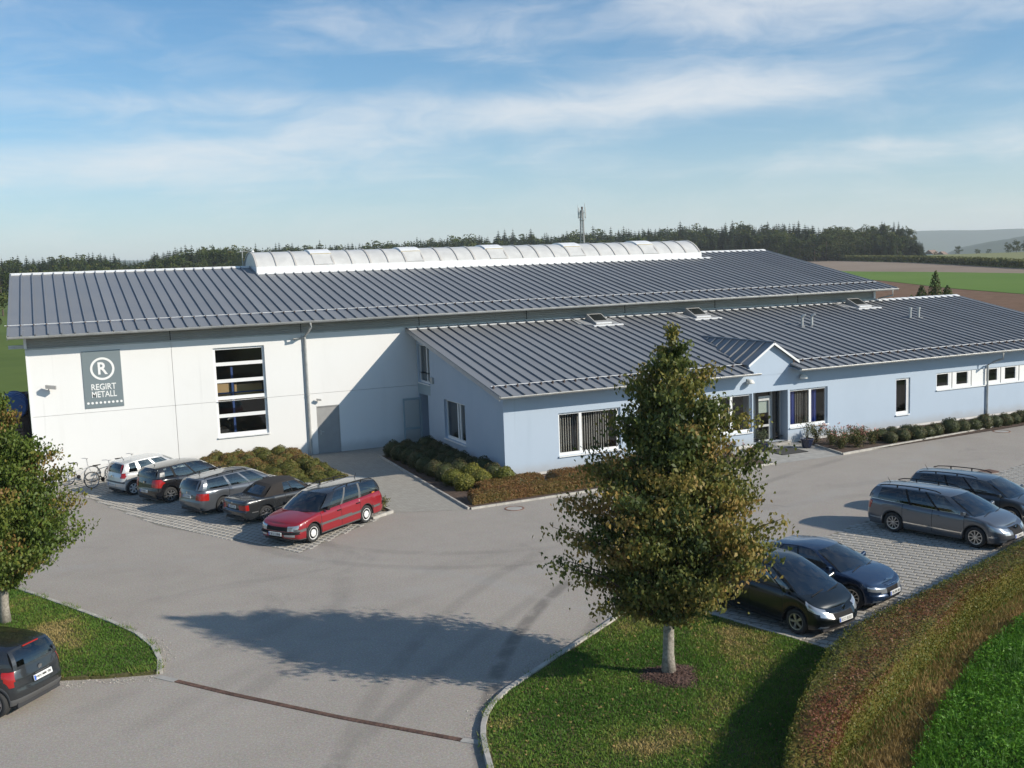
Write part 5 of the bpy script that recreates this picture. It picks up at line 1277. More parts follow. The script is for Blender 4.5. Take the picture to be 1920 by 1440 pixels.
combi = dict(xf=2.22, xr=-2.35, w=.885, wb=2.578, rw=.315, paint='paint_grey', sill=.21,
    top=[(-2.4, 1.0), (-2.1, 1.0), (-1.0, .975), (.3, .945), (1.0, .93), (1.5, .87), (1.95, .77), (2.24, .66)], xa=1.12, xac=1.36, xrf=.30, xrr=-2.02, xd=-2.25, xdc=-2.31, yr=.61,
    roof=[(-2.2, 1.37), (-1.9, 1.42), (-1.1, 1.46), (-.3, 1.47), (.1, 1.45), (.5, 1.37)], panes=[(.09, .31), (.345, .58), (.615, .91)], pillar='paint_grey', rear_from=9, rails=True, antenna=-1.7,
    seams=[.95, -.08, -1.02], doors=[(-.073, .943), (-1.013, -.087)], handles=[.04, -.90], spokes=5, sw=.2,
    rules=front_rules(2.22, .55, .86, .42, .5, (.36, .48, .9), (.5, .08, .25))+[('tail', lambda x, y, z, s: (x < -1.92) & (y > .50) & (s > .48) & (s < .86)), ('bump', lambda x, y, z, s: (x < -2.2) & (s > .40) & (s < .425))],
    bumper='black_plastic', plate_r=(-2.345, .76, .02, .52), emblems=[(-2.32, 0, .90, .045, 'x')])
car('silver_grey_estate_car', 'silver grey estate car with red tail lamps between black hatchback and convertible', (-10.45, 1.75), 26.0, .96, combi)
hatch = dict(xf=2.085, xr=-1.92, w=.865, wb=2.51, rw=.31, paint='paint_black', sill=.20,
    top=[(-2, 1.0), (-1.7, 1.01), (-.8, .975), (.5, .935), (1.0, .925), (1.45, .86), (1.85, .76), (2.1, .66)], xa=1.08, xac=1.34, xrf=.32, xrr=-1.58, xd=-1.76, xdc=-1.83, yr=.585,
    roof=[(-1.8, 1.34), (-1.5, 1.40), (-.8, 1.465), (-.1, 1.475), (.2, 1.45), (.55, 1.37)], panes=[(.10, .38), (.41, .70), (.74, .88)], rear_from=9, antenna=-1.35,
    seams=[.92, -.16, -1.0], doors=[(-.153, .913), (-.993, -.167)], handles=[-.04, -.9], spokes=7, sw=.14,
    rules=front_rules(2.085, .52, .92, .40, .6, (.4, .45, .62), (.5, .06, .24))+[('tail', lambda x, y, z, s: (x < -1.48-(s-.6)*.3) & (y > .46) & (s > .56) & (s < .93))],
    plate_r=(-1.925, .52, .0, .52), emblems=[(-1.88, 0, .86, .05, 'x')])
car('black_hatchback', 'black five door hatchback between the silver hatchback and the grey estate', (-12.028, 4.673), 27.0, .99, hatch)
silver = dict(xf=2.04, xr=-1.80, w=.825, wb=2.49, rw=.295, paint='paint_silver', sill=.22,
    top=[(-1.9, .93), (-1.6, .945), (-.8, .925), (.4, .90), (.95, .90), (1.4, .84), (1.8, .745), (2.06, .66)], xa=1.0, xac=1.25, xrf=.25, xrr=-1.46, xd=-1.64, xdc=-1.71, yr=.575,
    roof=[(-1.7, 1.28), (-1.4, 1.345), (-.8, 1.41), (-.1, 1.43), (.15, 1.41), (.45, 1.33)], panes=[(.10, .38), (.43, .69), (.76, .90)], pillar='paint_silver', rear_from=9, antenna=-1.2, lamp_on_pillar=True,
    seams=[.85, -.2, -.95], doors=[(-.193, .843), (-.943, -.207)], handles=[-.08, -.86], spokes=6, sw=.2, rim_mat='hubcap',
    rules=front_rules(2.04, .52, .9, .36, .45, (.35, .45, .6), (.5, .06, .24))+[('trim', lambda x, y, z, s: (np.abs(z-.52) < .03) & (np.abs(x) < 1.4) & (y > .6)), ('tail', lambda x, y, z, s: (x < -1.52) & (y > .56) & (s > .72) & (s < .985)), ('grey', lambda x, y, z, s: (x < -1.5) & (s > .42) & (s < .50))],
    plate_r=(-1.81, .47, .0, .52), emblems=[(-1.765, 0, .80, .05, 'x')], rw_lim=(.80, .06, .90))
car('silver_hatchback', 'silver hatchback with tall red tail lamps beside the bicycles', (-13.112, 6.887), 23.5, 1.0, silver)
small = dict(xf=2.10, xr=-1.88, w=.86, wb=2.575, rw=.30, paint='paint_charcoal', sill=.22, round_r=1.35,
    top=[(-2, .98), (-1.7, .99), (-.8, .965), (.5, .93), (1.0, .92), (1.45, .86), (1.85, .76), (2.12, .66)], xa=1.08, xac=1.34, xrf=.32, xrr=-1.50, xd=-1.70, xdc=-1.78, yr=.585, roof_mat='paint_black', rear_mat='paint_charcoal',
    roof=[(-1.7, 1.35), (-1.4, 1.42), (-.8, 1.47), (-.1, 1.48), (.2, 1.45), (.55, 1.37)], panes=[(.10, .38), (.41, .70), (.74, .90)], rear_from=9, glass_back='car_glass', antenna=-.2,
    seams=[.92, -.16, -1.0], doors=[(-.153, .913), (-.993, -.167)], handles=[-.04, -.9], spokes=6, sw=.2, rw_lim=(.86, .10, .88),
    rules=front_rules(2.1, .52, .92, .40, .6, (.4, .45, .62), (.5, .06, .24))+[('amber', lambda x, y, z, s: (x < -1.50) & (y > .60) & (s > .86) & (s < .97)), ('fog', lambda x, y, z, s: (x < -1.52) & (y > .62) & (s > .80) & (s < .86)), ('tail', lambda x, y, z, s: (x < -1.52+(s-.7)*.2) & (y > .60+(.98-s)*.15) & (s > .56) & (s < .965)), ('grey', lambda x, y, z, s: (x < -1.3) & (s < .22))],
    plate_r=(-1.885, .71, .025, .52), plate_text="PAN MM 286", emblems=[(-1.80, 0, .885, .055, 'x')], extras=[('brake_light', 'red_lamp', [(-1.60, -1.575, -.22, .22, 1.375, 1.40)]), ('tailgate_strip', 'chrome', [(-1.855, -1.845, -.2, .2, .80, .81)])])
car('dark_hatchback', 'dark grey hatchback at the left edge beside the grass island', (-18.62, -13.98), 138.0, .961, small)

#@@PLANTS
# ------------------------------------------------------------------ trees
def linden(label, base, prof, height, nclump, per, leafmat, seed, lean=(0, 0), trunk_r=.115, fork=1.1, tone_bias=0.0, asym=0.0, lsz=(.065, .115)):
    rg = np.random.default_rng(seed); bx, by = base
    root = thing('linden_tree', label, 'tree', (bx, by, .05), group=None)
    pz = np.array([p[0] for p in prof]); pr = np.array([p[1] for p in prof]); RZ = lambda z: np.interp(z, pz, pr)
    axis = lambda z: np.array([lean[0]*z/height, lean[1]*z/height, 0])
    tr = MB(); zs = np.linspace(0, height*.97, 16)
    tr.tube([tuple(axis(z)+np.array([.03*math.sin(z*1.3+seed), .03*math.cos(z*1.7), z])) for z in zs], [trunk_r*(1.25-.25*min(1, z/.3)) * max(.06, 1-z/(height*1.02))**.75 if z > .3 else trunk_r*(1.35-z) for z in zs], 12)
    br = MB(); C = []; ctone = []
    zz = np.linspace(pz[0], pz[-1], 400); wgt = RZ(zz)**1.25+.02; cdf = np.cumsum(wgt)/wgt.sum()
    for i in range(nclump):
        z = np.interp((i+.5)/nclump+rg.uniform(-.004, .004), cdf, zz); a = i*2.39996+rg.uniform(-.5, .5)
        Rm = RZ(z); sect = 1+.13*math.sin(3*a+seed+z)+.12*math.sin(5*a+z*2.1)
        u = rg.uniform(.10, 1.0)**.5
        if asym: sect *= 1-asym*max(0.0, math.cos(a+.424))*float(ss(3.0, 2.1, z))
        r = Rm*u*sect*(.92 if rg.random() < .68 else rg.uniform(1.0, 1.22))
        tip = axis(z)+np.array([r*math.cos(a), r*math.sin(a), z])
        z0 = max(fork, z-.55*r-.25-rg.uniform(0, .4)); s0 = axis(z0)+np.array([0, 0, z0])
        mid = s0*.45+tip*.55+np.array([0, 0, .12*r])
        br.tube([tuple(s0), tuple(mid), tuple(tip)], [.012+.010*r, .008+.005*r, .004], 5, cap=False)
        n = int(per*rg.uniform(.55, 1.35)); t = rg.beta(2.6, 1.0, n)
        base_ = np.where(t[:, None] < .5, s0+(mid-s0)*(t[:, None]*2), mid+(tip-mid)*((t[:, None]-.5)*2))
        sp = (.075+.095*t)*min(1.0, .30+.62*Rm); out = unit((tip-s0)[None])
        P = base_+rg.normal(0, 1, (n, 3))*sp[:, None]*np.array([1.15, 1.15, .42]); P[:, 2] -= .16*rg.random(n)**2+.10*np.maximum(0, t-.6)
        P += out*rg.normal(0, .05, (n, 1))
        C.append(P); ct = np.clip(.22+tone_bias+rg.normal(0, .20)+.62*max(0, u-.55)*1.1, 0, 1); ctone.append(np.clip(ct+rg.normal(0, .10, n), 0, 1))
    P = np.concatenate(C); tone = np.concatenate(ctone)
    k = P[:, 2] > pz[0]-.25; P, tone = P[k], tone[k]
    cen = np.stack([np.zeros(len(P)), np.zeros(len(P)), P[:, 2]-.6], 1)
    N = unit(P-cen)*.55+rg.normal(0, .55, P.shape)+np.array([0, 0, .55])
    V = leaves(P, N, rg.uniform(*lsz, len(P)), .66, .25, 1.0, rg)
    tk = tr.build('trunk', 'bark', root, smooth=True, local=True); br.build('branches', 'twig', root, local=True)
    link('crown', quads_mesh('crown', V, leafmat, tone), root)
    return root
linden('tall conical linden tree with bronze tinted leaves on the front lawn', (-5.33, -20.29),
       [(1.40, .45), (1.62, 1.1), (1.95, 1.75), (2.35, 2.12), (2.9, 2.28), (3.5, 2.18), (4.2, 1.92), (4.9, 1.66), (5.5, 1.46), (6.05, 1.14), (6.5, .80), (6.85, .46), (7.15, .17), (7.38, .07), (7.55, .03)], 7.4, 275, 235, 'linden_leaf', 3, (.30, .12), .125, tone_bias=.10, asym=.36)
linden('linden tree with yellow green foliage on the left grass island', (-18.2, -9.1),
       [(1.05, .25), (1.3, .70), (1.8, 1.45), (2.4, 1.70), (3.1, 1.68), (3.8, 1.38), (4.6, .95), (5.4, .58), (6.0, .30), (6.4, .05)], 6.4, 330, 190, 'linden_leaf_green', 11, (.15, 0), .12, tone_bias=.02)

# mulch round the tall tree
def mulch(c, r, h):
    root = tag(bpy.data.objects.new('mulch_bed', None), kind='structure'); COL.objects.link(root); root.location = (c[0], c[1], .05)
    g = MB(); G = []
    for i in range(9):
        rr = r*i/8; row = []
        for k in range(37):
            a = 2*math.pi*k/36; q = rr*(1+.10*math.sin(3*a)+.06*math.sin(7*a)); row.append((q*math.cos(a), q*math.sin(a), h*(1-(i/8)**1.6)))
        G.append(row)
    g.grid(G).build('mulch_mound', 'mulch_chip', root, smooth=True, local=True)
    n = 3500; a = rng.uniform(0, 2*math.pi, n); q = np.sqrt(rng.uniform(0, 1, n))*1.03; rr = r*q*(1+.10*np.sin(3*a)+.06*np.sin(7*a))
    P = np.stack([rr*np.cos(a), rr*np.sin(a), h*np.maximum(0, 1-q**1.6)+.012], 1)
    V = leaves(P, np.array([0, 0, 1.0])+rng.normal(0, .45, (n, 3)), rng.uniform(.03, .065, n), .45, .05)
    o = link('bark_chips', quads_mesh('bark_chips', V, 'mulch_chip'), root); o['kind'] = 'stuff'
mulch((-5.33, -20.32), .68, .11)

# ------------------------------------------------------------------ lawns
def grass(name, poly, dens, hgt, z0, material='grass_blade', patch=None, wid=.014):
    A = np.array(poly); area = .5*abs(np.dot(A[:, 0], np.roll(A[:, 1], 1))-np.dot(A[:, 1], np.roll(A[:, 0], 1)))
    n = int(area*dens); Q = sample_poly(poly, n); n = len(Q)
    b1 = vnoise(Q[::1], .55, 3.1); b2 = vnoise(Q, 2.6, 9.7)
    tone = np.clip(.42+.55*b1+.28*b2+rng.normal(0, .13, n), 0, 1)
    if patch is not None: tone = np.clip(tone+patch(Q), 0, 1)
    h = hgt*rng.uniform(.45, 1.25, n)*(1-.45*np.clip(tone-.6, 0, 1)); a = rng.uniform(0, 2*math.pi, n); d = np.stack([np.cos(a), np.sin(a)], 1)
    lean = rng.normal(0, .38, (n, 2))*h[:, None]; w = wid*rng.uniform(.7, 1.5, n)[:, None]
    z = np.full((n, 1), z0)
    p0 = np.concatenate([Q-d*w, z], 1); p1 = np.concatenate([Q+d*w, z], 1); p2 = np.concatenate([Q+lean, z+h[:, None]], 1)
    o = link(name, quads_mesh(name, np.stack([p0, p1, p2], 1), material, tone, 3)); o['kind'] = 'stuff'; return o
def dry_patches(cs):
    def f(Q):
        t = np.zeros(len(Q))
        for x, y, r, a in cs: t += a*np.exp(-((Q[:, 0]-x)**2+(Q[:, 1]-y)**2)/(r*r))
        return t
    return f
visL = [p for p in islandL if p[0] > -21.5 and p[1] > -13.9]+[(-14.98, -14.6), (-16.06, -14.28), (-17.2, -13.8), (-19.5, -12.6), (-21.5, -11.4), (-21.5, -3.9)]
visL = [(-21.5, -3.8), (-19.4, -4.75), (-18.2, -5.65), (-17.35, -7.3), (-16.45, -9.1), (-15.78, -10.45), (-15.22, -11.8), (-14.96, -12.9), (-14.94, -14.5), (-16.06, -14.2), (-17.2, -13.7), (-19.5, -12.5), (-21.5, -11.4)]
grass('grass', visL, 1150, .055, .055, patch=dry_patches([(-16.9, -11.0, .9, .40), (-17.3, -10.2, .7, .35), (-16.3, -12.0, .6, .2), (-17, -14.0, .35, .3)]))
visC = [(-10.6, -24.2), (-10.28, -22.6), (-9.98, -21.64), (-9.76, -20.95), (-9.58, -20.54), (-9.35, -20.14), (-9.04, -19.76), (-8.54, -19.31), (-7.02, -18.4), (-5.72, -17.59), (-4.24, -16.65), (-2.98, -15.85), (-2.5, -17.41), (-1.72, -20.0), (-1.4, -21.5), (-4.5, -23.55), (-6.6, -25.5), (-9.0, -27)]
grass('grass', visC, 1500, .055, .055, patch=dry_patches([(-3.6, -20.0, 1.2, .22), (-7.4, -22.9, .35, .5), (-6.7, -22.6, .3, .4), (-9.3, -20.6, .35, .4), (-6.0, -19.4, 1.6, -.25), (-3.0, -18.6, .8, .2), (-5.2, -21.8, .4, .3), (-8.4, -20.6, 1.0, -.15)]))
# fallen leaves on the lawn
n = 420; Q = sample_poly(visC, n); V = leaves(np.concatenate([Q, np.full((n, 1), .085)], 1), np.array([0, 0, 1.0])+rng.normal(0, .3, (n, 3)), rng.uniform(.05, .09, n), .7, .2)
o = link('fallen_leaves', quads_mesh('fallen_leaves', V, 'dry_grass', rng.uniform(.3, 1, n))); o['kind'] = 'stuff'
# tufts growing over the kerb edges and along the ground
def fringe(pts, n, hgt):
    P = np.array(pts); d = np.r_[0, np.cumsum(np.linalg.norm(np.diff(P, axis=0), axis=1))]; t = rng.uniform(0, d[-1], n)
    k = (np.array([mnoise.noise(Vector((x*1.7, 4.2, 0))) for x in t]) > -.05); t = t[k]; n = len(t)
    Q = np.stack([np.interp(t, d, P[:, 0]), np.interp(t, d, P[:, 1])], 1)+rng.normal(0, .05, (n, 2))
    a = rng.uniform(0, 6.28, n); dd = np.stack([np.cos(a), np.sin(a)], 1); h = hgt*rng.uniform(.4, 1.3, n)[:, None]
    z = np.full((n, 1), .05); l = rng.normal(0, .5, (n, 2))*h
    o = link('grass_fringe', quads_mesh('grass_fringe', np.stack([np.concatenate([Q-dd*.012, z], 1), np.concatenate([Q+dd*.012, z], 1), np.concatenate([Q+l, z+h], 1)], 1), 'grass_blade', rng.uniform(.1, .9, n), 3)); o['kind'] = 'stuff'
fringe(islandL[2:11], 2200, .10); fringe(islandC[0:12], 2600, .09)
fringe([(-14.94, -14.5), (-16.06, -14.2), (-17.2, -13.7), (-19.5, -12.5)], 1500, .09)

def grit(name, pts, n, spread, off):
    P = np.array(pts, float); d = np.r_[0, np.cumsum(np.linalg.norm(np.diff(P, axis=0), axis=1))]; t = rng.uniform(0, d[-1], n)
    Q = np.stack([np.interp(t, d, P[:, 0]), np.interp(t, d, P[:, 1])], 1)+np.array(off)+rng.normal(0, 1, (n, 2))*spread
    k = vnoise(Q, 1.6, 7.7) > -.18; Q = Q[k]; n = len(Q); s = rng.uniform(.005, .014, n)[:, None]
    A = rng.normal(0, 1, (n, 4, 3))*s[:, None]; A[..., 2] = np.abs(A[..., 2])*.8+.003
    V = A+np.concatenate([Q, np.zeros((n, 1))], 1)[:, None]
    tri = np.concatenate([V[:, [0, 1, 2]], V[:, [0, 2, 3]], V[:, [1, 2, 3]]])
    o = link(name, quads_mesh(name, tri, 'grit_stone', None, 3)); o['kind'] = 'stuff'
mat('grit_stone', (.50, .46, .40), .9, vary=.25, vscale=30)
grit('grit', [(-14.98, -14.7), (-16.06, -14.4), (-17.2, -13.95), (-19.5, -12.8)], 1500, .10, (-.03, -.10))
grit('grit', [(-14.8, -14.6), (-14.75, -13.2), (-15.0, -11.8), (-15.6, -10.4)], 500, .10, (.10, 0))
grit('grit', [(-10.0, -21.2), (-9.7, -20.2), (-8.9, -19.3), (-7.2, -18.15)], 300, .08, (-.10, .10))
# ------------------------------------------------------------------ clipped bushes, hedges, roses
ORD = 'first second third fourth fifth sixth seventh eighth ninth tenth eleventh twelfth thirteenth fourteenth fifteenth sixteenth seventeenth eighteenth nineteenth'.split()
def ball_mesh(name, r, n, material, seed, squash=.92, size=.045, bias=0.0):
    rg = np.random.default_rng(seed); D = unit(rg.normal(0, 1, (n, 3))); D = D[D[:, 2] > -.75]; n = len(D)
    lump = 1+.06*np.sin(D[:, 0]*5+seed)+.05*np.sin(D[:, 1]*6+seed*2)+.04*np.sin(D[:, 2]*7)
    P = D*(r*lump*rg.uniform(.88, 1.04, n))[:, None]*np.array([1, 1, squash])
    N = D+rg.normal(0, .55, (n, 3))
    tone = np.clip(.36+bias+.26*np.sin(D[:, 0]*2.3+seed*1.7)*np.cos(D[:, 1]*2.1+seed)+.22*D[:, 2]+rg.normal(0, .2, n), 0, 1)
    V = leaves(P, N, rg.uniform(size*.7, size*1.35, n), .7, .2, 0, rg)
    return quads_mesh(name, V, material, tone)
def core_mesh(name, r, material, squash=.92):
    g = MB(); g.lathe([(r*.9*math.sin(t), r*.9*squash*math.cos(t)) for t in np.linspace(.02, math.pi-.3, 9)], 14)
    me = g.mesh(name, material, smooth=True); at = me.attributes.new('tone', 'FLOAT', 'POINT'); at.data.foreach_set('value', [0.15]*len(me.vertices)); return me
def bushes(name, label, group, spots, material, nvar, seed, n=1500, cat='bush'):
    vs = [(ball_mesh('foliage', 1.0, n, material, seed+i, size=.13, bias=(-.16, .22, .02, .36, -.05, .14)[i % 6]), core_mesh('core', 1.0, material)) for i in range(nvar)]
    for i, (x, y, r) in enumerate(spots):
        t = thing(name, label if isinstance(label, str) else label(i), cat, (x, y, r*.72), random.uniform(0, 6.28), group)
        t.scale = (r*random.uniform(.94, 1.06), r*random.uniform(.94, 1.06), r*random.uniform(.88, 1.06))
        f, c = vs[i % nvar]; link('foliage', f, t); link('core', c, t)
random.seed(5)
spots = []
A_ = [(-12.0, 9.6, .40), (-11.2, 9.55, .36), (-10.2, 9.4, .44), (-9.4, 9.5, .42), (-8.55, 9.75, .36)]
spotL = []
bed_poly = [(-10.9, 10.1), (-10.2, 5.4), (-8.1, 1.7), (-6.4, -1.7), (-6.15, -1.4), (-6.75, 9.9), (-7.4, 10.1)]
prs = np.random.default_rng(31)
for _ in range(4000):
    q = prs.uniform((-11, -2), (-6, 10.2))
    if in_poly(q[None], bed_poly)[0] and all(math.hypot(q[0]-a, q[1]-b) > .74 for a, b, _r in spotL): spotL.append((q[0], q[1], prs.uniform(.41, .49)))
bushes('clipped_bush', 'round clipped bush with green and brown leaves in the bed against the white hall wall', 'clipped bushes packed in the bed by the white hall', spotL, 'box_leaf', 6, 21, 1900)
sR = []; sRl = []
for row in range(3):
    for k in range(9):
        y = 7.6-k*1.06; x = -2.35+row*.84+.02*k
        if y < -2.0: continue
        (sRl if (y < 1.0 and row == 0) or (y < .2 and row == 1) or (y < -.4) else sR).append((x+random.uniform(-.08, .08), y+random.uniform(-.12, .12)+.3*(row % 2), random.uniform(.42, .48)))
bushes('clipped_bush', lambda i: ORD[i]+' from left of the brownish clipped bushes against the white wall behind the cars', 'clipped bushes behind the parked cars', A_, 'box_leaf', 3, 31, 1500)
rown = [0, 0, 0]; labR = []
for q in sR:
    k = min(2, max(0, round((q[0]+2.2)/.86))); labR.append(ORD[rown[k]]+' shaded clipped bush from the open door in the row '+('nearest the path kerb', 'in the middle', 'nearest the annex wall')[k]); rown[k] += 1
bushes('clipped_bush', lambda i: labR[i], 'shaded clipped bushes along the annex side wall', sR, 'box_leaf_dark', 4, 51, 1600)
bushes('clipped_bush', 'round yellow green clipped bush in the sun near the annex corner', 'sunlit clipped bushes near the annex corner', sRl, 'box_leaf_sunlit', 4, 61, 1900)
sF = []
def bpix(x, y0): return (x, y0)
for x, y, r in [(18.3, -1.95, .37), (18.15, -2.75, .34), (19.1, -1.85, .36), (18.95, -2.65, .40), (19.9, -1.95, .38), (19.75, -2.72, .42), (20.55, -2.6, .36), (21.2, -2.45, .39), (22.2, -2.4, .45), (23.0, -2.4, .38), (23.75, -2.42, .37), (24.55, -2.35, .44), (25.25, -2.35, .37), (26.0, -2.3, .39), (26.7, -2.25, .36), (27.4, -2.1, .40), (28.2, -2.0, .42), (29.1, -1.9, .38), (30.0, -1.85, .4)]:
    sF.append((x, y, r))
bushes('clipped_bush', lambda i: ORD[i]+' clipped bush from the roses in the row along the blue front wall', 'row of clipped bushes along the blue front wall', sF, 'box_leaf_dark', 4, 71, 1300)

def hedge(name, label, L, Rr, h, n, material, size, lump=.10, tonef=None, base=0.0, cat='hedge', round_=.25):
    """clipped hedge between a left and a right edge line"""
    root = thing(name, label, cat, (L[0][0], L[0][1], base))
    L, Rr = np.array(L, float), np.array(Rr, float)
    def al(A, t):
        d = np.r_[0, np.cumsum(np.linalg.norm(np.diff(A, axis=0), axis=1))]; return np.stack([np.interp(t*d[-1], d, A[:, k]) for k in (0, 1)], -1)
    def surf(t, q):                # q 0..1: up the left side, over the top, down the right
        a, b = al(L, t), al(Rr, t); w = np.linalg.norm(b-a, axis=-1); per = 2*h+w
        s = q*per; e = np.clip(np.minimum(t, 1-t)*60, .0, 1)**.5
        u = np.clip((s-h)/w, 0, 1); z = np.where(s < h, s, np.where(s > h+w, per-s, h))
        ed = np.minimum(u, 1-u)*w; rr = round_; z = z-np.where((s >= h) & (s <= h+w), rr*.5*np.exp(-ed/rr*2.2), 0)
        P = np.concatenate([a+(b-a)*u[:, None], (base+z*(.55+.45*e))[:, None]], 1); dirn = unit(b-a)
        N = np.concatenate([dirn*np.where(s < h, -1, np.where(s > h+w, 1, (u-.5)*.6))[:, None], np.where((s < h) | (s > h+w), .25, 1)[:, None]], 1)
        return P, unit(N), u
    t = rng.uniform(0, 1, n); q = rng.uniform(0, 1, n); P, N, u = surf(t, q)
    nb = vnoise(P, 2.4, 1.3); P = P+N*(lump*nb+rng.normal(0, .025, n))[:, None]
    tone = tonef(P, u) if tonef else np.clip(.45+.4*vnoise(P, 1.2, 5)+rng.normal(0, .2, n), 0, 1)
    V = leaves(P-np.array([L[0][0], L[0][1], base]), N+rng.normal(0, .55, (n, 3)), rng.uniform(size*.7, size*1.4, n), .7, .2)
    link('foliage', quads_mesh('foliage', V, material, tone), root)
    # dense twiggy inside
    G = []
    for tt in np.linspace(0, 1, 60):
        qq = np.linspace(0, 1, 17); Pp, Nn, _ = surf(np.full(17, tt), qq); Pp = Pp-Nn*.05
        Pp[0, 2] = Pp[-1, 2] = base-.02; G.append([tuple(x) for x in Pp])
    g = MB().grid(G); g.quad(*G[0]); g.quad(*G[-1][::-1])
    o = g.build('twigs', material, root); at = o.data.attributes.new('tone', 'FLOAT', 'POINT'); at.data.foreach_set('value', [.5]*len(o.data.vertices)); smooth_angle(o, 60)
    return root
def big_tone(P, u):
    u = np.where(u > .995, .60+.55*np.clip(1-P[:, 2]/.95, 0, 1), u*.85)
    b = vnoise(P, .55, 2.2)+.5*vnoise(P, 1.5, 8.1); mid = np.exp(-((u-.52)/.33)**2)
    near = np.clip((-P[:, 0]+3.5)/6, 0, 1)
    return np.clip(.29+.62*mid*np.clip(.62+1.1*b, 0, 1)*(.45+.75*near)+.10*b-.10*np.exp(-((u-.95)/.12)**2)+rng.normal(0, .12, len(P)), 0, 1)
hedge('boxed_hedge', 'broad clipped hedge with reddish brown patches beside the parking bays', [(-6.55, -25.45), (-4.38, -23.48), (-2.74, -22.24), (-1.36, -21.5), (1.76, -20.6), (6.95, -18.87), (12.5, -17.1), (20.5, -14.5)],
      [(-5.95, -25.75), (-4.55, -24.65), (-1.0, -22.85), (2.4, -21.1), (5.6, -20.15), (8.6, -19.2), (13, -17.85), (21, -15.3)], .90, 95000, 'hedge_leaf', .040, .06, big_tone, round_=.14)
def red_tone(P, u): return np.clip(.58+.38*vnoise(P, .9, 4.4)+.25*(P[:, 2]-.25)+rng.normal(0, .18, len(P)), 0, 1)
hedge('low_hedge', 'low reddish brown hedge in front of the blue annex corner', [(-2.95, -3.62), (-1.2, -3.52), (4, -3.3), (7.6, -3.15)], [(-2.75, -2.6), (-1.2, -2.55), (4, -2.4), (7.6, -2.3)], .40, 36000, 'low_hedge_leaf', .042, .06, red_tone)
hedge('low_hedge', 'short reddish hedge strip at the foot of the annex corner behind the sunken gap', [(-1.9, -2.05), (-.2, -1.75), (1.0, -1.55)], [(-1.9, -1.25), (-.2, -.95), (1.0, -.75)], .36, 12000, 'low_hedge_leaf', .042, .06, red_tone)
hedge('low_hedge', 'reddish brown hedge along the blue front wall behind the tall tree', [(1.4, -2.38), (4, -2.3), (7.6, -2.2)], [(1.4, -.9), (4, -.75), (7.6, -.6)], .38, 22000, 'low_hedge_leaf', .042, .06, red_tone)
# roses and tubs by the entrance
def shrub(name, label, x, y, r, h, n, material, bloom=0, group=None, cat='shrub', z=0.03, size=.06):
    t = thing(name, label, cat, (x, y, z), group=group); P = []
    st = MB()
    for k in range(9):
        a = rng.uniform(0, 6.28); rr = r*rng.uniform(.3, 1); tip = (rr*math.cos(a), rr*math.sin(a), h*rng.uniform(.65, 1)); st.tube([(0, 0, 0), (tip[0]*.4, tip[1]*.4, tip[2]*.6), tip], [.012, .008, .004], 5, cap=False)
        m = n//9; s = rng.beta(2, 1, m)[:, None]; P.append(np.array(tip)*s+rng.normal(0, .10*r+.03, (m, 3)))
    P = np.concatenate(P); P[:, 2] = np.abs(P[:, 2]); st.build('stems', 'twig', t, local=True)
    link('foliage', quads_mesh('foliage', leaves(P, rng.normal(0, 1, P.shape)+np.array([0, 0, .6]), rng.uniform(size*.6, size*1.3, len(P)), .6, .2), material, np.clip(rng.normal(.45, .25, len(P)), 0, 1)), t)
    if bloom:
        top = P[np.argsort(-P[:, 2]-.4*rng.random(len(P)))[:bloom*2]]; top = top[rng.permutation(len(top))[:bloom]]; Q = np.repeat(top, 5, 0)+rng.normal(0, .022, (len(top)*5, 3))+np.array([0, 0, .03])
        link('blooms', quads_mesh('blooms', leaves(Q, rng.normal(0, 1, Q.shape), rng.uniform(.04, .075, len(Q)), .9, .3), 'rose_bloom', rng.random(len(Q))), t)['kind'] = 'stuff'
    return t
for (x, y, r, h) in [(15.7, -1.6, .48, .75), (15.3, -2.6, .46, .62), (16.4, -2.0, .52, .78), (16.2, -2.75, .42, .58), (17.2, -1.7, .5, .72), (17.25, -2.55, .42, .60), (15.55, -.75, .40, .8)]:
    shrub('rose_bush', 'pink flowering rose bush in the bed right of the entrance', x, y, r*1.1, h, 1250, 'rose_leaf', 8, 'pink roses right of the entrance', 'rose bush')
for (x, y) in [(10.15, -1.3), (10.3, -2.6), (9.6, -.8)]:
    shrub('rose_bush', 'pink flowering rose bush in the bed left of the entrance', x, y, .45, .62, 1000, 'rose_leaf', 9, 'pink roses left of the entrance', 'rose bush')
def tub(x, y, label, plabel, n, h, r):
    t = thing('plant_pot', label, 'plant pot', (x, y, .01))
    o = MB().lathe([(.001, 0), (.17, 0), (.20, .03), (.27, .30), (.30, .36), (.315, .40), (.30, .42), (.27, .41), (.25, .35), (.001, .34)], 22).build('pot', 'pot_blue', t, local=True); smooth_angle(o, 50)
    MB().lathe([(.25, .36), (.001, .37)], 16).build('soil', 'soil', t, local=True)
    shrub('potted_shrub', plabel, x, y, r, h, n, 'olive_shrub', 0, None, 'pot plant', .36, .055)
tub(14.38, -1.45, 'dark blue glazed pot right of the entrance door', 'loose leafy shrub growing in the pot right of the entrance', 420, .95, .45)
tub(12.22, -1.05, 'dark blue glazed pot left of the entrance door', 'bushy shrub growing in the pot left of the entrance', 600, .62, .42)
dm = thing('doormat', 'large dark doormat lying on the paving before the entrance', 'doormat', (13.0, -1.6, 0))
MB().box(12.35, 13.75, -2.25, -1.0, .009, .028).build('mat', 'doormat', dm); g = MB()
for q in ((12.33, 13.77, -2.27, -2.24), (12.33, 13.77, -1.01, -.98), (12.33, 12.36, -2.24, -1.01), (13.74, 13.77, -2.24, -1.01)): g.box(*q, .009, .033)
g.build('mat_edge', 'rubber', dm)
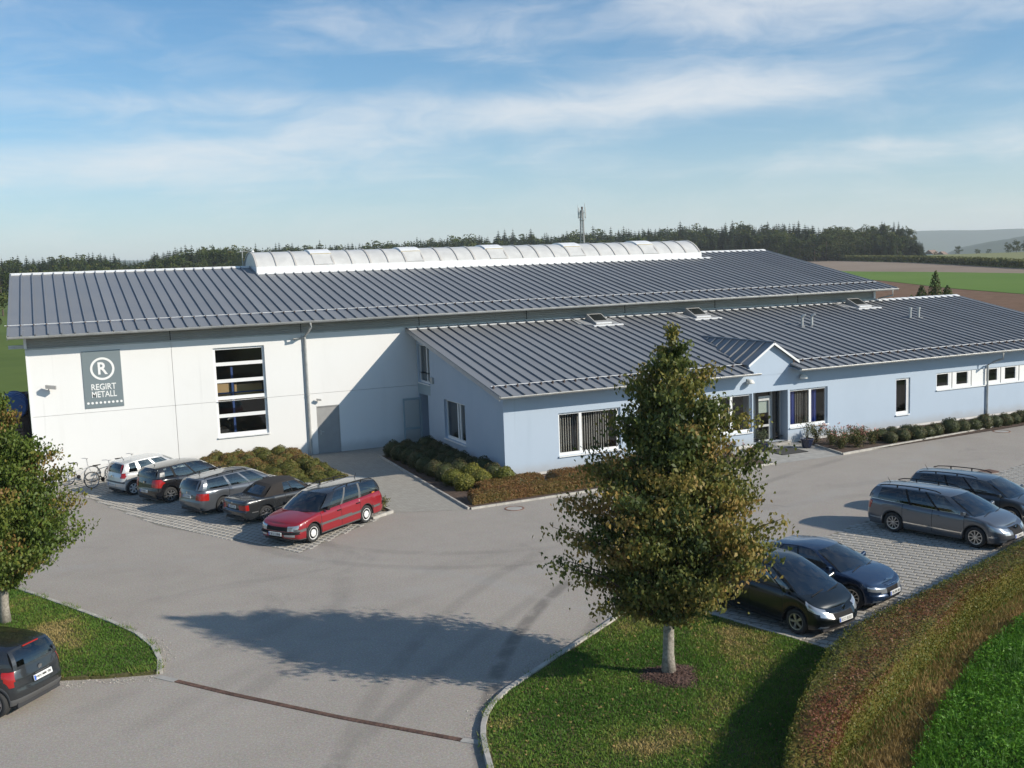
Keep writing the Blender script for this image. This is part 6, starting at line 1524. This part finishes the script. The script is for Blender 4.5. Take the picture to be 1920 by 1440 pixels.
# weeds in the gap of the low hedge, bush at kerb corner
shrub('weeds', 'green weeds growing in the gap of the low red hedge', .0, -2.25, .5, .35, 500, 'olive_shrub', 0, None, 'weeds')
shrub('small_bush', 'small brown bush behind the red estate car at the kerb corner', -6.15, -2.45, .42, .5, 700, 'box_leaf', 0, None, 'bush')

# dry strip and green crop beyond the big hedge
strip = [(-12, -31.5), (-6.6, -25.7), (-4.4, -23.7), (-2.7, -22.5), (1.7, -20.9), (7, -19.1), (12.5, -17.4), (30, -12), (30, -17), (12, -19.2), (6, -20.8), (3.7, -21.6), (1.4, -22.45), (-1.68, -24.15), (-3.92, -25.55), (-8.6, -31.5)]
sheet('dry_verge', strip, .012, 'dry_strip')
cropP = [(-8.6, -31.5), (-3.92, -25.50), (-1.68, -24.08), (1.4, -22.38), (3.7, -21.56), (6, -20.75), (12, -19.1), (30, -15), (60, -10), (60, -60), (-3, -60)]
sheet('crop_ground', cropP, .016, 'crop_soil')
cropV = [(-6.2, -28.4), (-3.85, -25.48), (-1.62, -24.08), (1.45, -22.38), (3.75, -21.56), (6, -20.78), (12, -19.15), (13, -22), (2, -28.5), (-3, -30.5)]
def crop_patch(n, spread, material, size):
    Q = sample_poly(cropV, n); ph = vnoise(Q, 1.1, 2.7)+.6*vnoise(Q, 3.2, 6.1); hh = np.clip(.24+.22*ph, .05, .62)
    kz = rng.beta(2.2, 1.0, n)*hh; P = np.concatenate([Q+rng.normal(0, .03, (n, 2)), kz[:, None]+.02], 1)
    o = link('green_crop', quads_mesh('green_crop', leaves(P, np.array([0, 0, .8])+rng.normal(0, .7, (n, 3)), rng.uniform(size*.6, size*1.4, n), .34, .3), material, np.clip(.4+.35*ph+rng.normal(0, .2, n), 0, 1))); o['kind'] = 'stuff'
crop_patch(80000, .03, 'crop_leaf', .085)
grass('crop_blades', cropV, 350, .34, .02, 'crop_leaf', wid=.008)
grass('dry_grass', [(-6.0, -25.95), (-4.5, -24.6), (-1.0, -22.8), (2.4, -21.05), (5.6, -20.1), (8.6, -19.15), (12, -18.1), (12, -19.2), (6, -20.85), (3.7, -21.65), (1.4, -22.5), (-1.68, -24.2), (-3.92, -25.6), (-5.4, -27.3)], 1300, .11, .01, 'dry_grass', wid=.011)
grass('strip_grass', [(-6.0, -25.95), (-4.5, -24.6), (-1.0, -22.8), (2.4, -21.05), (5.6, -20.1), (8.6, -19.15), (12, -18.1), (12, -18.6), (5.6, -20.55), (2.4, -21.5), (-1.0, -23.3), (-4.5, -25.1)], 700, .09, .01, 'grass_blade', wid=.011)

#@@FAR
# ------------------------------------------------------------------ bicycles
def bicycle(label, x, y, rz, col, lean=0.0, rack=True, step=False):
    t = thing('bicycle', label, 'bicycle', (x, y, .02), rz, 'bicycles by the white wall'); t.rotation_euler = (lean, 0, rz)
    for wx in (-.53, .53):
        g = MB(); pts = [(wx+.335*math.cos(a), 0, .345+.335*math.sin(a)) for a in np.linspace(0, 2*math.pi, 33)]; g.tube(pts, .019, 6, cap=False)
        w = g.build('wheel', 'rubber', t, local=True, smooth=True); g = MB()
        for k in range(14):
            a = 2*math.pi*k/14; g.tube([(wx+.02*math.cos(a+1), 0, .345+.02*math.sin(a+1)), (wx+.32*math.cos(a), 0, .345+.32*math.sin(a))], .0022, 3, cap=False)
        g.tube([(wx, -.05, .345), (wx, .05, .345)], .02, 8); g.tube([(wx+.315*math.cos(a), 0, .345+.315*math.sin(a)) for a in np.linspace(0, 2*math.pi, 33)], .012, 5, cap=False)
        g.build('rim', 'steel', w, local=True)
        f = MB(); arc = [(wx+.375*math.cos(a), 0, .345+.375*math.sin(a)) for a in np.linspace(R(10 if wx < 0 else 40), R(190 if wx < 0 else 150), 14)]
        f.grid([[(p[0], -.025, p[2]) for p in arc], [(p[0], .025, p[2]) for p in arc]]); f.build('mudguard', col, t, local=True)
    g = MB(); bb = (-.06, 0, .30); st = (-.20, 0, .78); hd = (.36, 0, .86); hl = (.40, 0, .66)
    for a, b, r in (((-.53, 0, .345), bb, .012), ((-.53, 0, .345), (-.19, 0, .70), .011), (bb, st, .017), (bb, hl, .019), ((-.14, 0, .55) if step else (-.19, 0, .74), hl if step else (.37, 0, .80), .017), (hd, hl, .02), (hl, (.53, 0, .345), .014)): g.tube([a, b], r, 7)
    g.build('frame', col, t, local=True)
    g = MB(); g.tube([st, (-.215, 0, .90)], .014, 6); g.hexa([(-.36, -.08, .90), (-.05, -.02, .91), (-.05, .02, .91), (-.36, .08, .90), (-.37, -.09, .95), (-.05, -.02, .94), (-.05, .02, .94), (-.37, .09, .95)]); g.build('saddle', 'black_plastic', t, local=True)
    g = MB(); g.tube([hd, (.35, 0, 1.02)], .014, 6); g.tube([(.22, -.29, 1.06), (.36, -.18, 1.05), (.37, 0, 1.02), (.36, .18, 1.05), (.22, .29, 1.06)], .013, 6); g.build('handlebar', 'steel', t, local=True)
    g = MB(); g.tube([(-.06, -.09, .30), (-.06, .09, .30)], .014, 6); g.tube([(-.06, .09, .30), (.06, .09, .18)], .01, 5); g.tube([(-.06, -.09, .30), (-.18, -.09, .42)], .01, 5); g.box(.02, .10, .08, .16, .165, .19); g.box(-.22, -.14, -.16, -.08, .41, .435); g.lathe([(.09, -.062), (.09, -.055), (.001, -.055)], 18, (-.06, 0, .30), 'y'); g.build('crank', 'black_plastic', t, local=True)
    if rack:
        g = MB()
        for yy in (-.05, .05): g.tube([(-.20, yy, .74), (-.75, yy, .74)], .007, 5); g.tube([(-.55, yy, .345), (-.60, yy, .74)], .006, 5)
        for xx in (-.3, -.5, -.72): g.tube([(xx, -.05, .74), (xx, .05, .74)], .006, 5)
        g.build('rack', 'steel', t, local=True)
bicycle('silver bicycle with rear rack leaning nearest the white wall', -15.85, 9.55, R(12), 'paint_silver', R(-6), True, True)
bicycle('dark bicycle half hidden behind the silver hatchback', -14.95, 8.45, R(30), 'paint_dark_grey', R(-5), False)
bicycle('pale bicycle standing behind the silver hatchback against the wall', -14.0, 9.55, R(15), 'zinc', R(-5), True, True)

# ------------------------------------------------------------------ things left of the hall
tk = thing('blue_tank', 'blue cylindrical tank beside the left end of the hall', 'tank', (-18.9, 14.2, 0))
o = MB().lathe([(.001, -1.1), (.52, -1.1), (.55, -1.05), (.55, 1.05), (.52, 1.1), (.001, 1.1)], 28, (-18.30, 14.2, 3.15), 'y').build('shell', 'blue_tank', tk); smooth_angle(o, 40)
g = MB()
for xx in (-.8, 0, .8): g.lathe([(.55, -.05), (.58, -.05), (.58, .05), (.55, .05)], 28, (-18.30, 14.2+xx, 3.15), 'y')
g.build('band', 'shelf_blue', tk)
g = MB()
for yy in (13.6, 14.8): g.box(-19.2, -17.75, yy-.1, yy+.1, 0, 2.66)
g.build('cradle', 'brown_steel', tk)
ct = thing('steel_container', 'brown open steel container behind the blue tank', 'container', (-18.9, 17.5, 0))
g = MB(); g.box(-20.0, -17.75, 16.4, 16.5, 0, 3.3); g.box(-20.0, -17.75, 18.6, 18.7, 0, 3.3); g.box(-20.0, -19.9, 16.5, 18.6, 0, 3.3); g.box(-17.85, -17.75, 16.5, 18.6, 0, 3.3); g.box(-20, -17.75, 16.4, 18.7, 0, .1); g.build('body', 'brown_steel', ct)
g = MB()
for k in range(6): g.box(-20.0+k*.44, -19.92+k*.44, 16.33, 16.4, .1, 3.3)
g.build('rib', 'brown_steel', ct)
MB().box(-20.05, -17.7, 16.34, 16.5, 3.3, 3.42).build('rim', 'brown_steel', ct)
pt_ = thing('pallet_stack', 'stack of dark wooden pallets below the blue tank', 'pallet stack', (-18.6, 12.2, 0))
for k in range(17):
    g = MB(); z = .15*k
    for yy in (11.75, 12.2, 12.65): g.box(-19.2, -17.95, yy-.05, yy+.05, z, z+.09)
    for q in range(6): g.box(-19.2+q*.23, -19.08+q*.23, 11.7, 12.7, z+.09, z+.12)
    g.build('pallet', 'brown_steel', pt_)

# ------------------------------------------------------------------ woods, mast, farm
def spruce_mesh(seed, h=1.0):
    rg = np.random.default_rng(seed); V = []; T = []
    nw = 17
    for i in range(nw):
        f = i/(nw-1); z = .10+.88*f; r = (.225*(1-f)**.85+.010)*rg.uniform(.8, 1.15); nb = int(11-5*f)
        for k in range(nb):
            a = 2*math.pi*k/nb+rg.uniform(-.35, .35)+i; L = r*rg.uniform(.7, 1.2); d = np.array([math.cos(a), math.sin(a), 0]); s = np.array([-d[1], d[0], 0])
            w = L*.42+.012; b0 = np.array([0, 0, z]); tip = b0+d*L+np.array([0, 0, -.30*L]); m = b0+d*L*.5+np.array([0, 0, -.02*L])
            V.append([b0, m-s*w, tip, m+s*w]); T.append(np.clip(.35+.3*f+rg.normal(0, .18), 0, 1))
            V.append([b0+np.array([0, 0, -.02]), m-s*w*.6-np.array([0, 0, .05]), tip-np.array([0, 0, .03]), m+s*w*.6-np.array([0, 0, .05])]); T.append(np.clip(.25+rg.normal(0, .15), 0, 1))
    return quads_mesh('spruce_crown', np.array(V, float), 'spruce', np.array(T))
def broad_mesh(seed, wide=.30):
    rg = np.random.default_rng(seed); V = []; T = []
    for c in range(26):
        a = rg.uniform(0, 6.28); f = rg.uniform(.18, .92); rr = wide*math.sqrt(max(.02, 1-((f-.52)/.48)**2))*rg.uniform(.35, 1.0); c0 = np.array([rr*math.cos(a), rr*math.sin(a), f]); cr = rg.uniform(.07, .13); tn = rg.uniform(.15, .75)
        n = 42; D = unit(rg.normal(0, 1, (n, 3))); P = c0+D*cr*rg.uniform(.7, 1.05, (n, 1)); V.append(leaves(P, D+rg.normal(0, .4, (n, 3)), rg.uniform(.035, .06, n), .8, .2, 0, rg)); T.append(np.clip(tn+.2*D[:, 2]+rg.normal(0, .14, n), 0, 1))
    return quads_mesh('broad_crown', np.concatenate(V), 'broadleaf', np.concatenate(T))
def trunk_mesh(): return MB().tube([(0, 0, -.05), (0, 0, .3), (0, 0, .9)], [.018, .014, .003], 6).mesh('trunk', 'twig')
SPR = [spruce_mesh(100+i) for i in range(7)]; BRO = [broad_mesh(200+i, w) for i, w in enumerate((.27, .32, .36, .30, .24))]; TRK = trunk_mesh()
rf = np.random.default_rng(77)
top_px = [(-150, 40), (0, 42), (90, 48), (160, 52), (238, 45), (246, 36), (292, 39), (300, 50), (350, 57), (440, 61), (455, 56), (520, 54), (600, 57), (700, 58), (800, 62), (900, 65), (1000, 65), (1100, 66), (1300, 68), (1400, 68), (1500, 64), (1560, 54), (1615, 50), (1632, 56), (1700, 50), (1712, 26), (1745, 12)]
def far_xy(px, D): az = azp(px); return CAM[0]+D*math.sin(az), CAM[1]+D*math.cos(az)
def wood_tree(px, D, h, kind, label, group, name, mesh, wf=1.0):
    x, y = far_xy(px, D); z = float(terrain(x, y))
    t = thing(name, label, 'tree', (x, y, z), rf.uniform(0, 6.28), group); t.scale = (h*wf, h*wf, h)
    link('crown', mesh, t); link('trunk', TRK, t)
def hgt(px, D, k=1.0):
    x, y = far_xy(px, D); zt_ = CAM[2]+np.interp(px, *zip(*top_px))/FPX*D*1.0; return max(4.0, (zt_-float(terrain(x, y)))*k)
edge = lambda px: np.interp(px, [-150, 0, 240, 300, 450, 520, 900, 1300, 1560, 1620, 1750], [430, 430, 440, 400, 410, 520, 560, 560, 500, 490, 500])
cnt = 0
pxs = np.arange(-40, 1712, 11.6)
for px in pxs:                                                        # skyline row, every tree its own object
    D = edge(px)+rf.uniform(18, 40); h = hgt(px, D, rf.uniform(.76, 1.04))
    b = rf.random() < .10 or 1560 < px < 1622
    if b: wood_tree(px+rf.uniform(-4, 4), D, h*.92, 'b', 'dark broadleaved tree on the edge of the distant forest', 'broadleaved trees of the distant forest', 'broadleaved_tree', BRO[rf.integers(5)], rf.uniform(.8, 1.1))
    else: wood_tree(px+rf.uniform(-4, 4), D, h, 's', 'dark spruce on the skyline of the distant forest', 'spruces of the distant forest', 'spruce_tree', SPR[rf.integers(7)], rf.uniform(.95, 1.35))
for px in np.arange(-30, 1700, 15.5):                                 # lower front row
    D = edge(px)-rf.uniform(4, 22); h = hgt(px, D, rf.uniform(.50, .74))
    b = rf.random() < (.65 if px < 560 else (.95 if 1530 < px < 1640 else .33))
    if b: wood_tree(px+rf.uniform(-5, 5), D, h, 'b', 'low broadleaved tree in front of the distant forest', 'broadleaved trees before the forest', 'broadleaved_tree', BRO[rf.integers(5)], rf.uniform(.9, 1.35))
    else: wood_tree(px+rf.uniform(-5, 5), D, h*1.12, 's', 'lower spruce in front of the distant forest', 'lower spruces before the forest', 'spruce_tree', SPR[rf.integers(7)], rf.uniform(.85, 1.15))
# the depth of the wood behind, as one mass
Vm, Tm = {'spruce': [], 'broadleaf': []}, {'spruce': [], 'broadleaf': []}
def mesh_arrays(me):
    n = len(me.vertices); co = np.empty(n*3, np.float32); me.vertices.foreach_get('co', co); t = np.empty(n, np.float32); me.attributes['tone'].data.foreach_get('value', t); return co.reshape(-1, 4, 3), t.reshape(-1, 4)[:, 0]
SA = [mesh_arrays(m) for m in SPR]; BA = [mesh_arrays(m) for m in BRO]
for px in np.arange(-120, 1735, 5.2):
    for dd in (5, 55, 75):
        D = edge(px)+dd+rf.uniform(-6, 10); k = rf.uniform(.62, .86) if dd < 50 else rf.uniform(.72, .92); h = hgt(px, D, k); x, y = far_xy(px+rf.uniform(-3, 3), D); b = rf.random() < (.5 if 1560 < px < 1622 else .15)
        v, t = (BA[rf.integers(5)] if b else SA[rf.integers(7)]); a = rf.uniform(0, 6.28); c, s = math.cos(a), math.sin(a); wf = h*rf.uniform(1.0, 1.4)
        q = v.copy(); q[..., 0] = (v[..., 0]*c-v[..., 1]*s)*wf+x; q[..., 1] = (v[..., 0]*s+v[..., 1]*c)*wf+y; q[..., 2] = v[..., 2]*h+float(terrain(x, y)); kk = 'broadleaf' if b else 'spruce'; Vm[kk].append(q); Tm[kk].append(t)
for kk in Vm:
    o = link('forest', quads_mesh('forest', np.concatenate(Vm[kk]), kk, np.concatenate(Tm[kk]))); o['kind'] = 'stuff'
# nearer trees at the left behind the meadow and behind the hall
for px, D, h, wf, lb in ((-25, 175, 10.5, 1.1, 'dark broad tree at the far left picture edge beyond the meadow'), (14, 250, 9.8, 1.2, 'broad tree behind the meadow left of the hall roof'), (62, 260, 9.2, 1.3, 'rounded tree just right of the roof corner at far left'), (118, 270, 9.8, 1.2, 'yellow green tree above the left part of the hall roof'),
                         (172, 265, 9.0, 1.3, 'bushy tree above the roof near the yellowish one'), (228, 270, 9.2, 1.2, 'dark bushy tree in the dip of the left skyline'), (285, 280, 8.8, 1.2, 'low tree below the gap in the left forest'), (1068, 330, 12.6, .8, 'light green tree left of the radio mast base'), (1205, 300, 13.4, .75, 'light green tree right of the radio mast above the skylight')):
    wood_tree(px, D, h, 'b', lb, None, 'broadleaved_tree', BRO[rf.integers(5)], wf)
# far trees and farm in the valley on the right
for px, D, h, wf, lb in ((1800, 640, 5.2, 1.3, 'round tree standing alone in the pale fields at far right'), (1836, 640, 3.2, 1.6, 'low bushy tree right of the lone round tree'), (1856, 640, 2.8, 1.6, 'smaller low bush at the far right fields'), (1893, 610, 6.0, 1.2, 'left tree of the hazy clump at the right picture edge'), (1908, 600, 7.2, 1.2, 'middle tree of the hazy clump at the right edge'), (1926, 595, 7.6, 1.2, 'right tree of the hazy clump at the picture edge'), (1757, 640, 2.6, 1.5, 'low tree in front of the white farmhouse')):
    x, y = far_xy(px, D); t = thing('broadleaved_tree', lb, 'tree', (x, y, float(terrain(x, y))-.3), rf.uniform(0, 6), 'trees in the far fields'); t.scale = (h*wf, h*wf, h); link('crown', BRO[rf.integers(5)], t); link('trunk', TRK, t)
def farmhouse(px, D, w, d, h, label, zadd=0.0):
    x, y = far_xy(px, D); z = float(terrain(x, y))+zadd; t = thing('farmhouse', label, 'house', (x, y, z), R(20))
    MB().box(-w/2, w/2, -d/2, d/2, -6, h).build('wall', 'house_wall', t, local=True)
    g = MB()
    for s in (-1, 1): g.quad((-w/2-.5, s*(d/2+.5), h-.3), (w/2+.5, s*(d/2+.5), h-.3), (w/2+.5, 0, h+d*.42), (-w/2-.5, 0, h+d*.42))
    for s in (-1, 1): g.quad((s*w/2, -d/2, h), (s*w/2, d/2, h), (s*w/2, 0, h+d*.40))
    g.build('roof', 'house_roof', t, local=True)
    g = MB()
    for k in range(3): g.box(-w/2+w*(k+.6)/4, -w/2+w*(k+1.0)/4, -d/2-.03, -d/2+.01, h*.35, h*.7)
    g.build('windows', 'dark_void', t, local=True)
farmhouse(1750, 790, 10, 7, 2.4, 'far farmhouse with brownish roof at the end of the forest', -.5)
farmhouse(1770, 760, 6, 5, 1.5, 'far white farm building right of the brown roofed farmhouse', -.5)
# conifer group behind the annex
bx, by = 67.2, 40.8
for dx, dy, h, r, lb in ((0, 0, 6.7, 1.25, 'tallest pointed thuja behind the annex roof ridge'), (-1.15, .75, 5.2, 1.45, 'left lower thuja beside the tallest one behind the annex'), (1.0, -.6, 5.1, 1.5, 'right lower thuja beside the tallest one behind the annex'), (-2.1, 1.2, 4.2, 1.35, 'outermost left thuja behind the annex roof')):
    t = thing('thuja_tree', lb, 'tree', (bx+dx, by+dy, -.05), group='thuja trees behind the annex'); n = 2600; f = rf.beta(1.1, 1.6, n); a = rf.uniform(0, 6.28, n)
    rr = r*(1-f)**.62*(.92+.18*np.sin(3*a+h))*rf.uniform(.75, 1.08, n); P = np.stack([rr*np.cos(a), rr*np.sin(a), .15+f*(h-.15)], 1); N = np.stack([np.cos(a), np.sin(a), .5+0*a], 1)
    link('crown', quads_mesh('crown', leaves(P, N+rf.normal(0, .5, (n, 3)), rf.uniform(.14, .30, n), .55, .2, -.8, rf), 'thuja', np.clip(.4+rf.normal(0, .22, n), 0, 1)), t); MB().tube([(0, 0, 0), (0, 0, h*.8)], [.09, .03], 6).build('trunk', 'twig', t, local=True)
# maize along the far field edge
n = 26000; t_ = rf.uniform(0, 1, n); cb = np.array(cornbase, float); dd = np.r_[0, np.cumsum(np.linalg.norm(np.diff(cb, axis=0), axis=1))]; back = rf.beta(.7, 1.6, n)*14
Q = np.stack([np.interp(t_*dd[-1], dd, cb[:, 0])+back*.84, np.interp(t_*dd[-1], dd, cb[:, 1])+back*.54], 1); zz = terrain(Q[:, 0], Q[:, 1])
P = np.concatenate([Q, (zz+2.3*rf.beta(1.6, 1.0, n))[:, None]], 1); o = link('maize_field', quads_mesh('maize_field', leaves(P, rf.normal(0, 1, (n, 3)), rf.uniform(.5, 1.1, n), .5, .2, 0, rf), 'maize', np.clip((P[:, 2]-zz)/2.6, 0, 1))); o['kind'] = 'stuff'

# radio mast
mat('mast_steel', (.22, .225, .23), .6)
mx0, my0 = far_xy(1101, 360); mz0 = float(terrain(mx0, my0)); H = 28.2-mz0
ms = thing('radio_mast', 'grey lattice radio mast with antennas rising above the forest', 'mast', (mx0, my0, mz0))
leg = lambda k, f: np.array([math.cos(k*2.094+.4), math.sin(k*2.094+.4), 0])*(1.15-.62*f)+np.array([0, 0, H*.93*f])
for k in range(3): MB().tube([tuple(leg(k, f)) for f in (0, .5, 1)], .20, 5).build('leg', 'mast_steel', ms, local=True)
g = MB()
for i in range(22):
    f0, f1 = i/22, (i+1)/22
    for k in range(3): g.tube([tuple(leg(k, f0)), tuple(leg((k+1) % 3, f1))], .075, 4); g.tube([tuple(leg(k, f1)), tuple(leg((k+1) % 3, f1))], .065, 4)
g.build('lattice', 'mast_steel', ms, local=True)
for zf in (.80, .90): MB().lathe([(1.15, -.08), (1.15, .08), (.4, .08)], 12, (0, 0, H*zf)).build('platform', 'zinc', ms, local=True)
for k in range(6):
    a = k*1.047; MB().box(1.25*math.cos(a)-.13, 1.25*math.cos(a)+.13, 1.25*math.sin(a)-.13, 1.25*math.sin(a)+.13, H*(.82+.02*(k % 2)), H*(.95+.02*(k % 2))).build('panel_antenna', 'zinc' if k % 2 else 'mast_steel', ms, local=True)
MB().tube([(0, 0, H*.9), (0, 0, H*.98)], .35, 8).build('head', 'brown_steel', ms, local=True)
for a, q in ((.3, 1.03), (2.6, 1.0)): MB().tube([(1.4*math.cos(a), 1.4*math.sin(a), H*.82), (1.4*math.cos(a), 1.4*math.sin(a), H*q)], .10, 5).build('rod_antenna', 'zinc', ms, local=True)

# ------------------------------------------------------------------ haze over the whole land
hz = MB().box(-8000, 8000, -8000, 8000, -60, 122)
hm_ = bpy.data.materials.new('haze'); hm_.use_nodes = True; ht = hm_.node_tree; ht.nodes.clear(); HN = NT(ht)
pv = HN.n('ShaderNodeVolumePrincipled', inp={'Color': (.90, .93, .97, 1), 'Density': .00016, 'Anisotropy': .1})
ho = HN.n('ShaderNodeOutputMaterial'); ht.links.new(pv.outputs[0], ho.inputs['Volume'])
MATS['haze'] = hm_
o = hz.build('haze', 'haze'); o['kind'] = 'stuff'; hm_.cycles.homogeneous_volume = True if hasattr(hm_.cycles, 'homogeneous_volume') else None
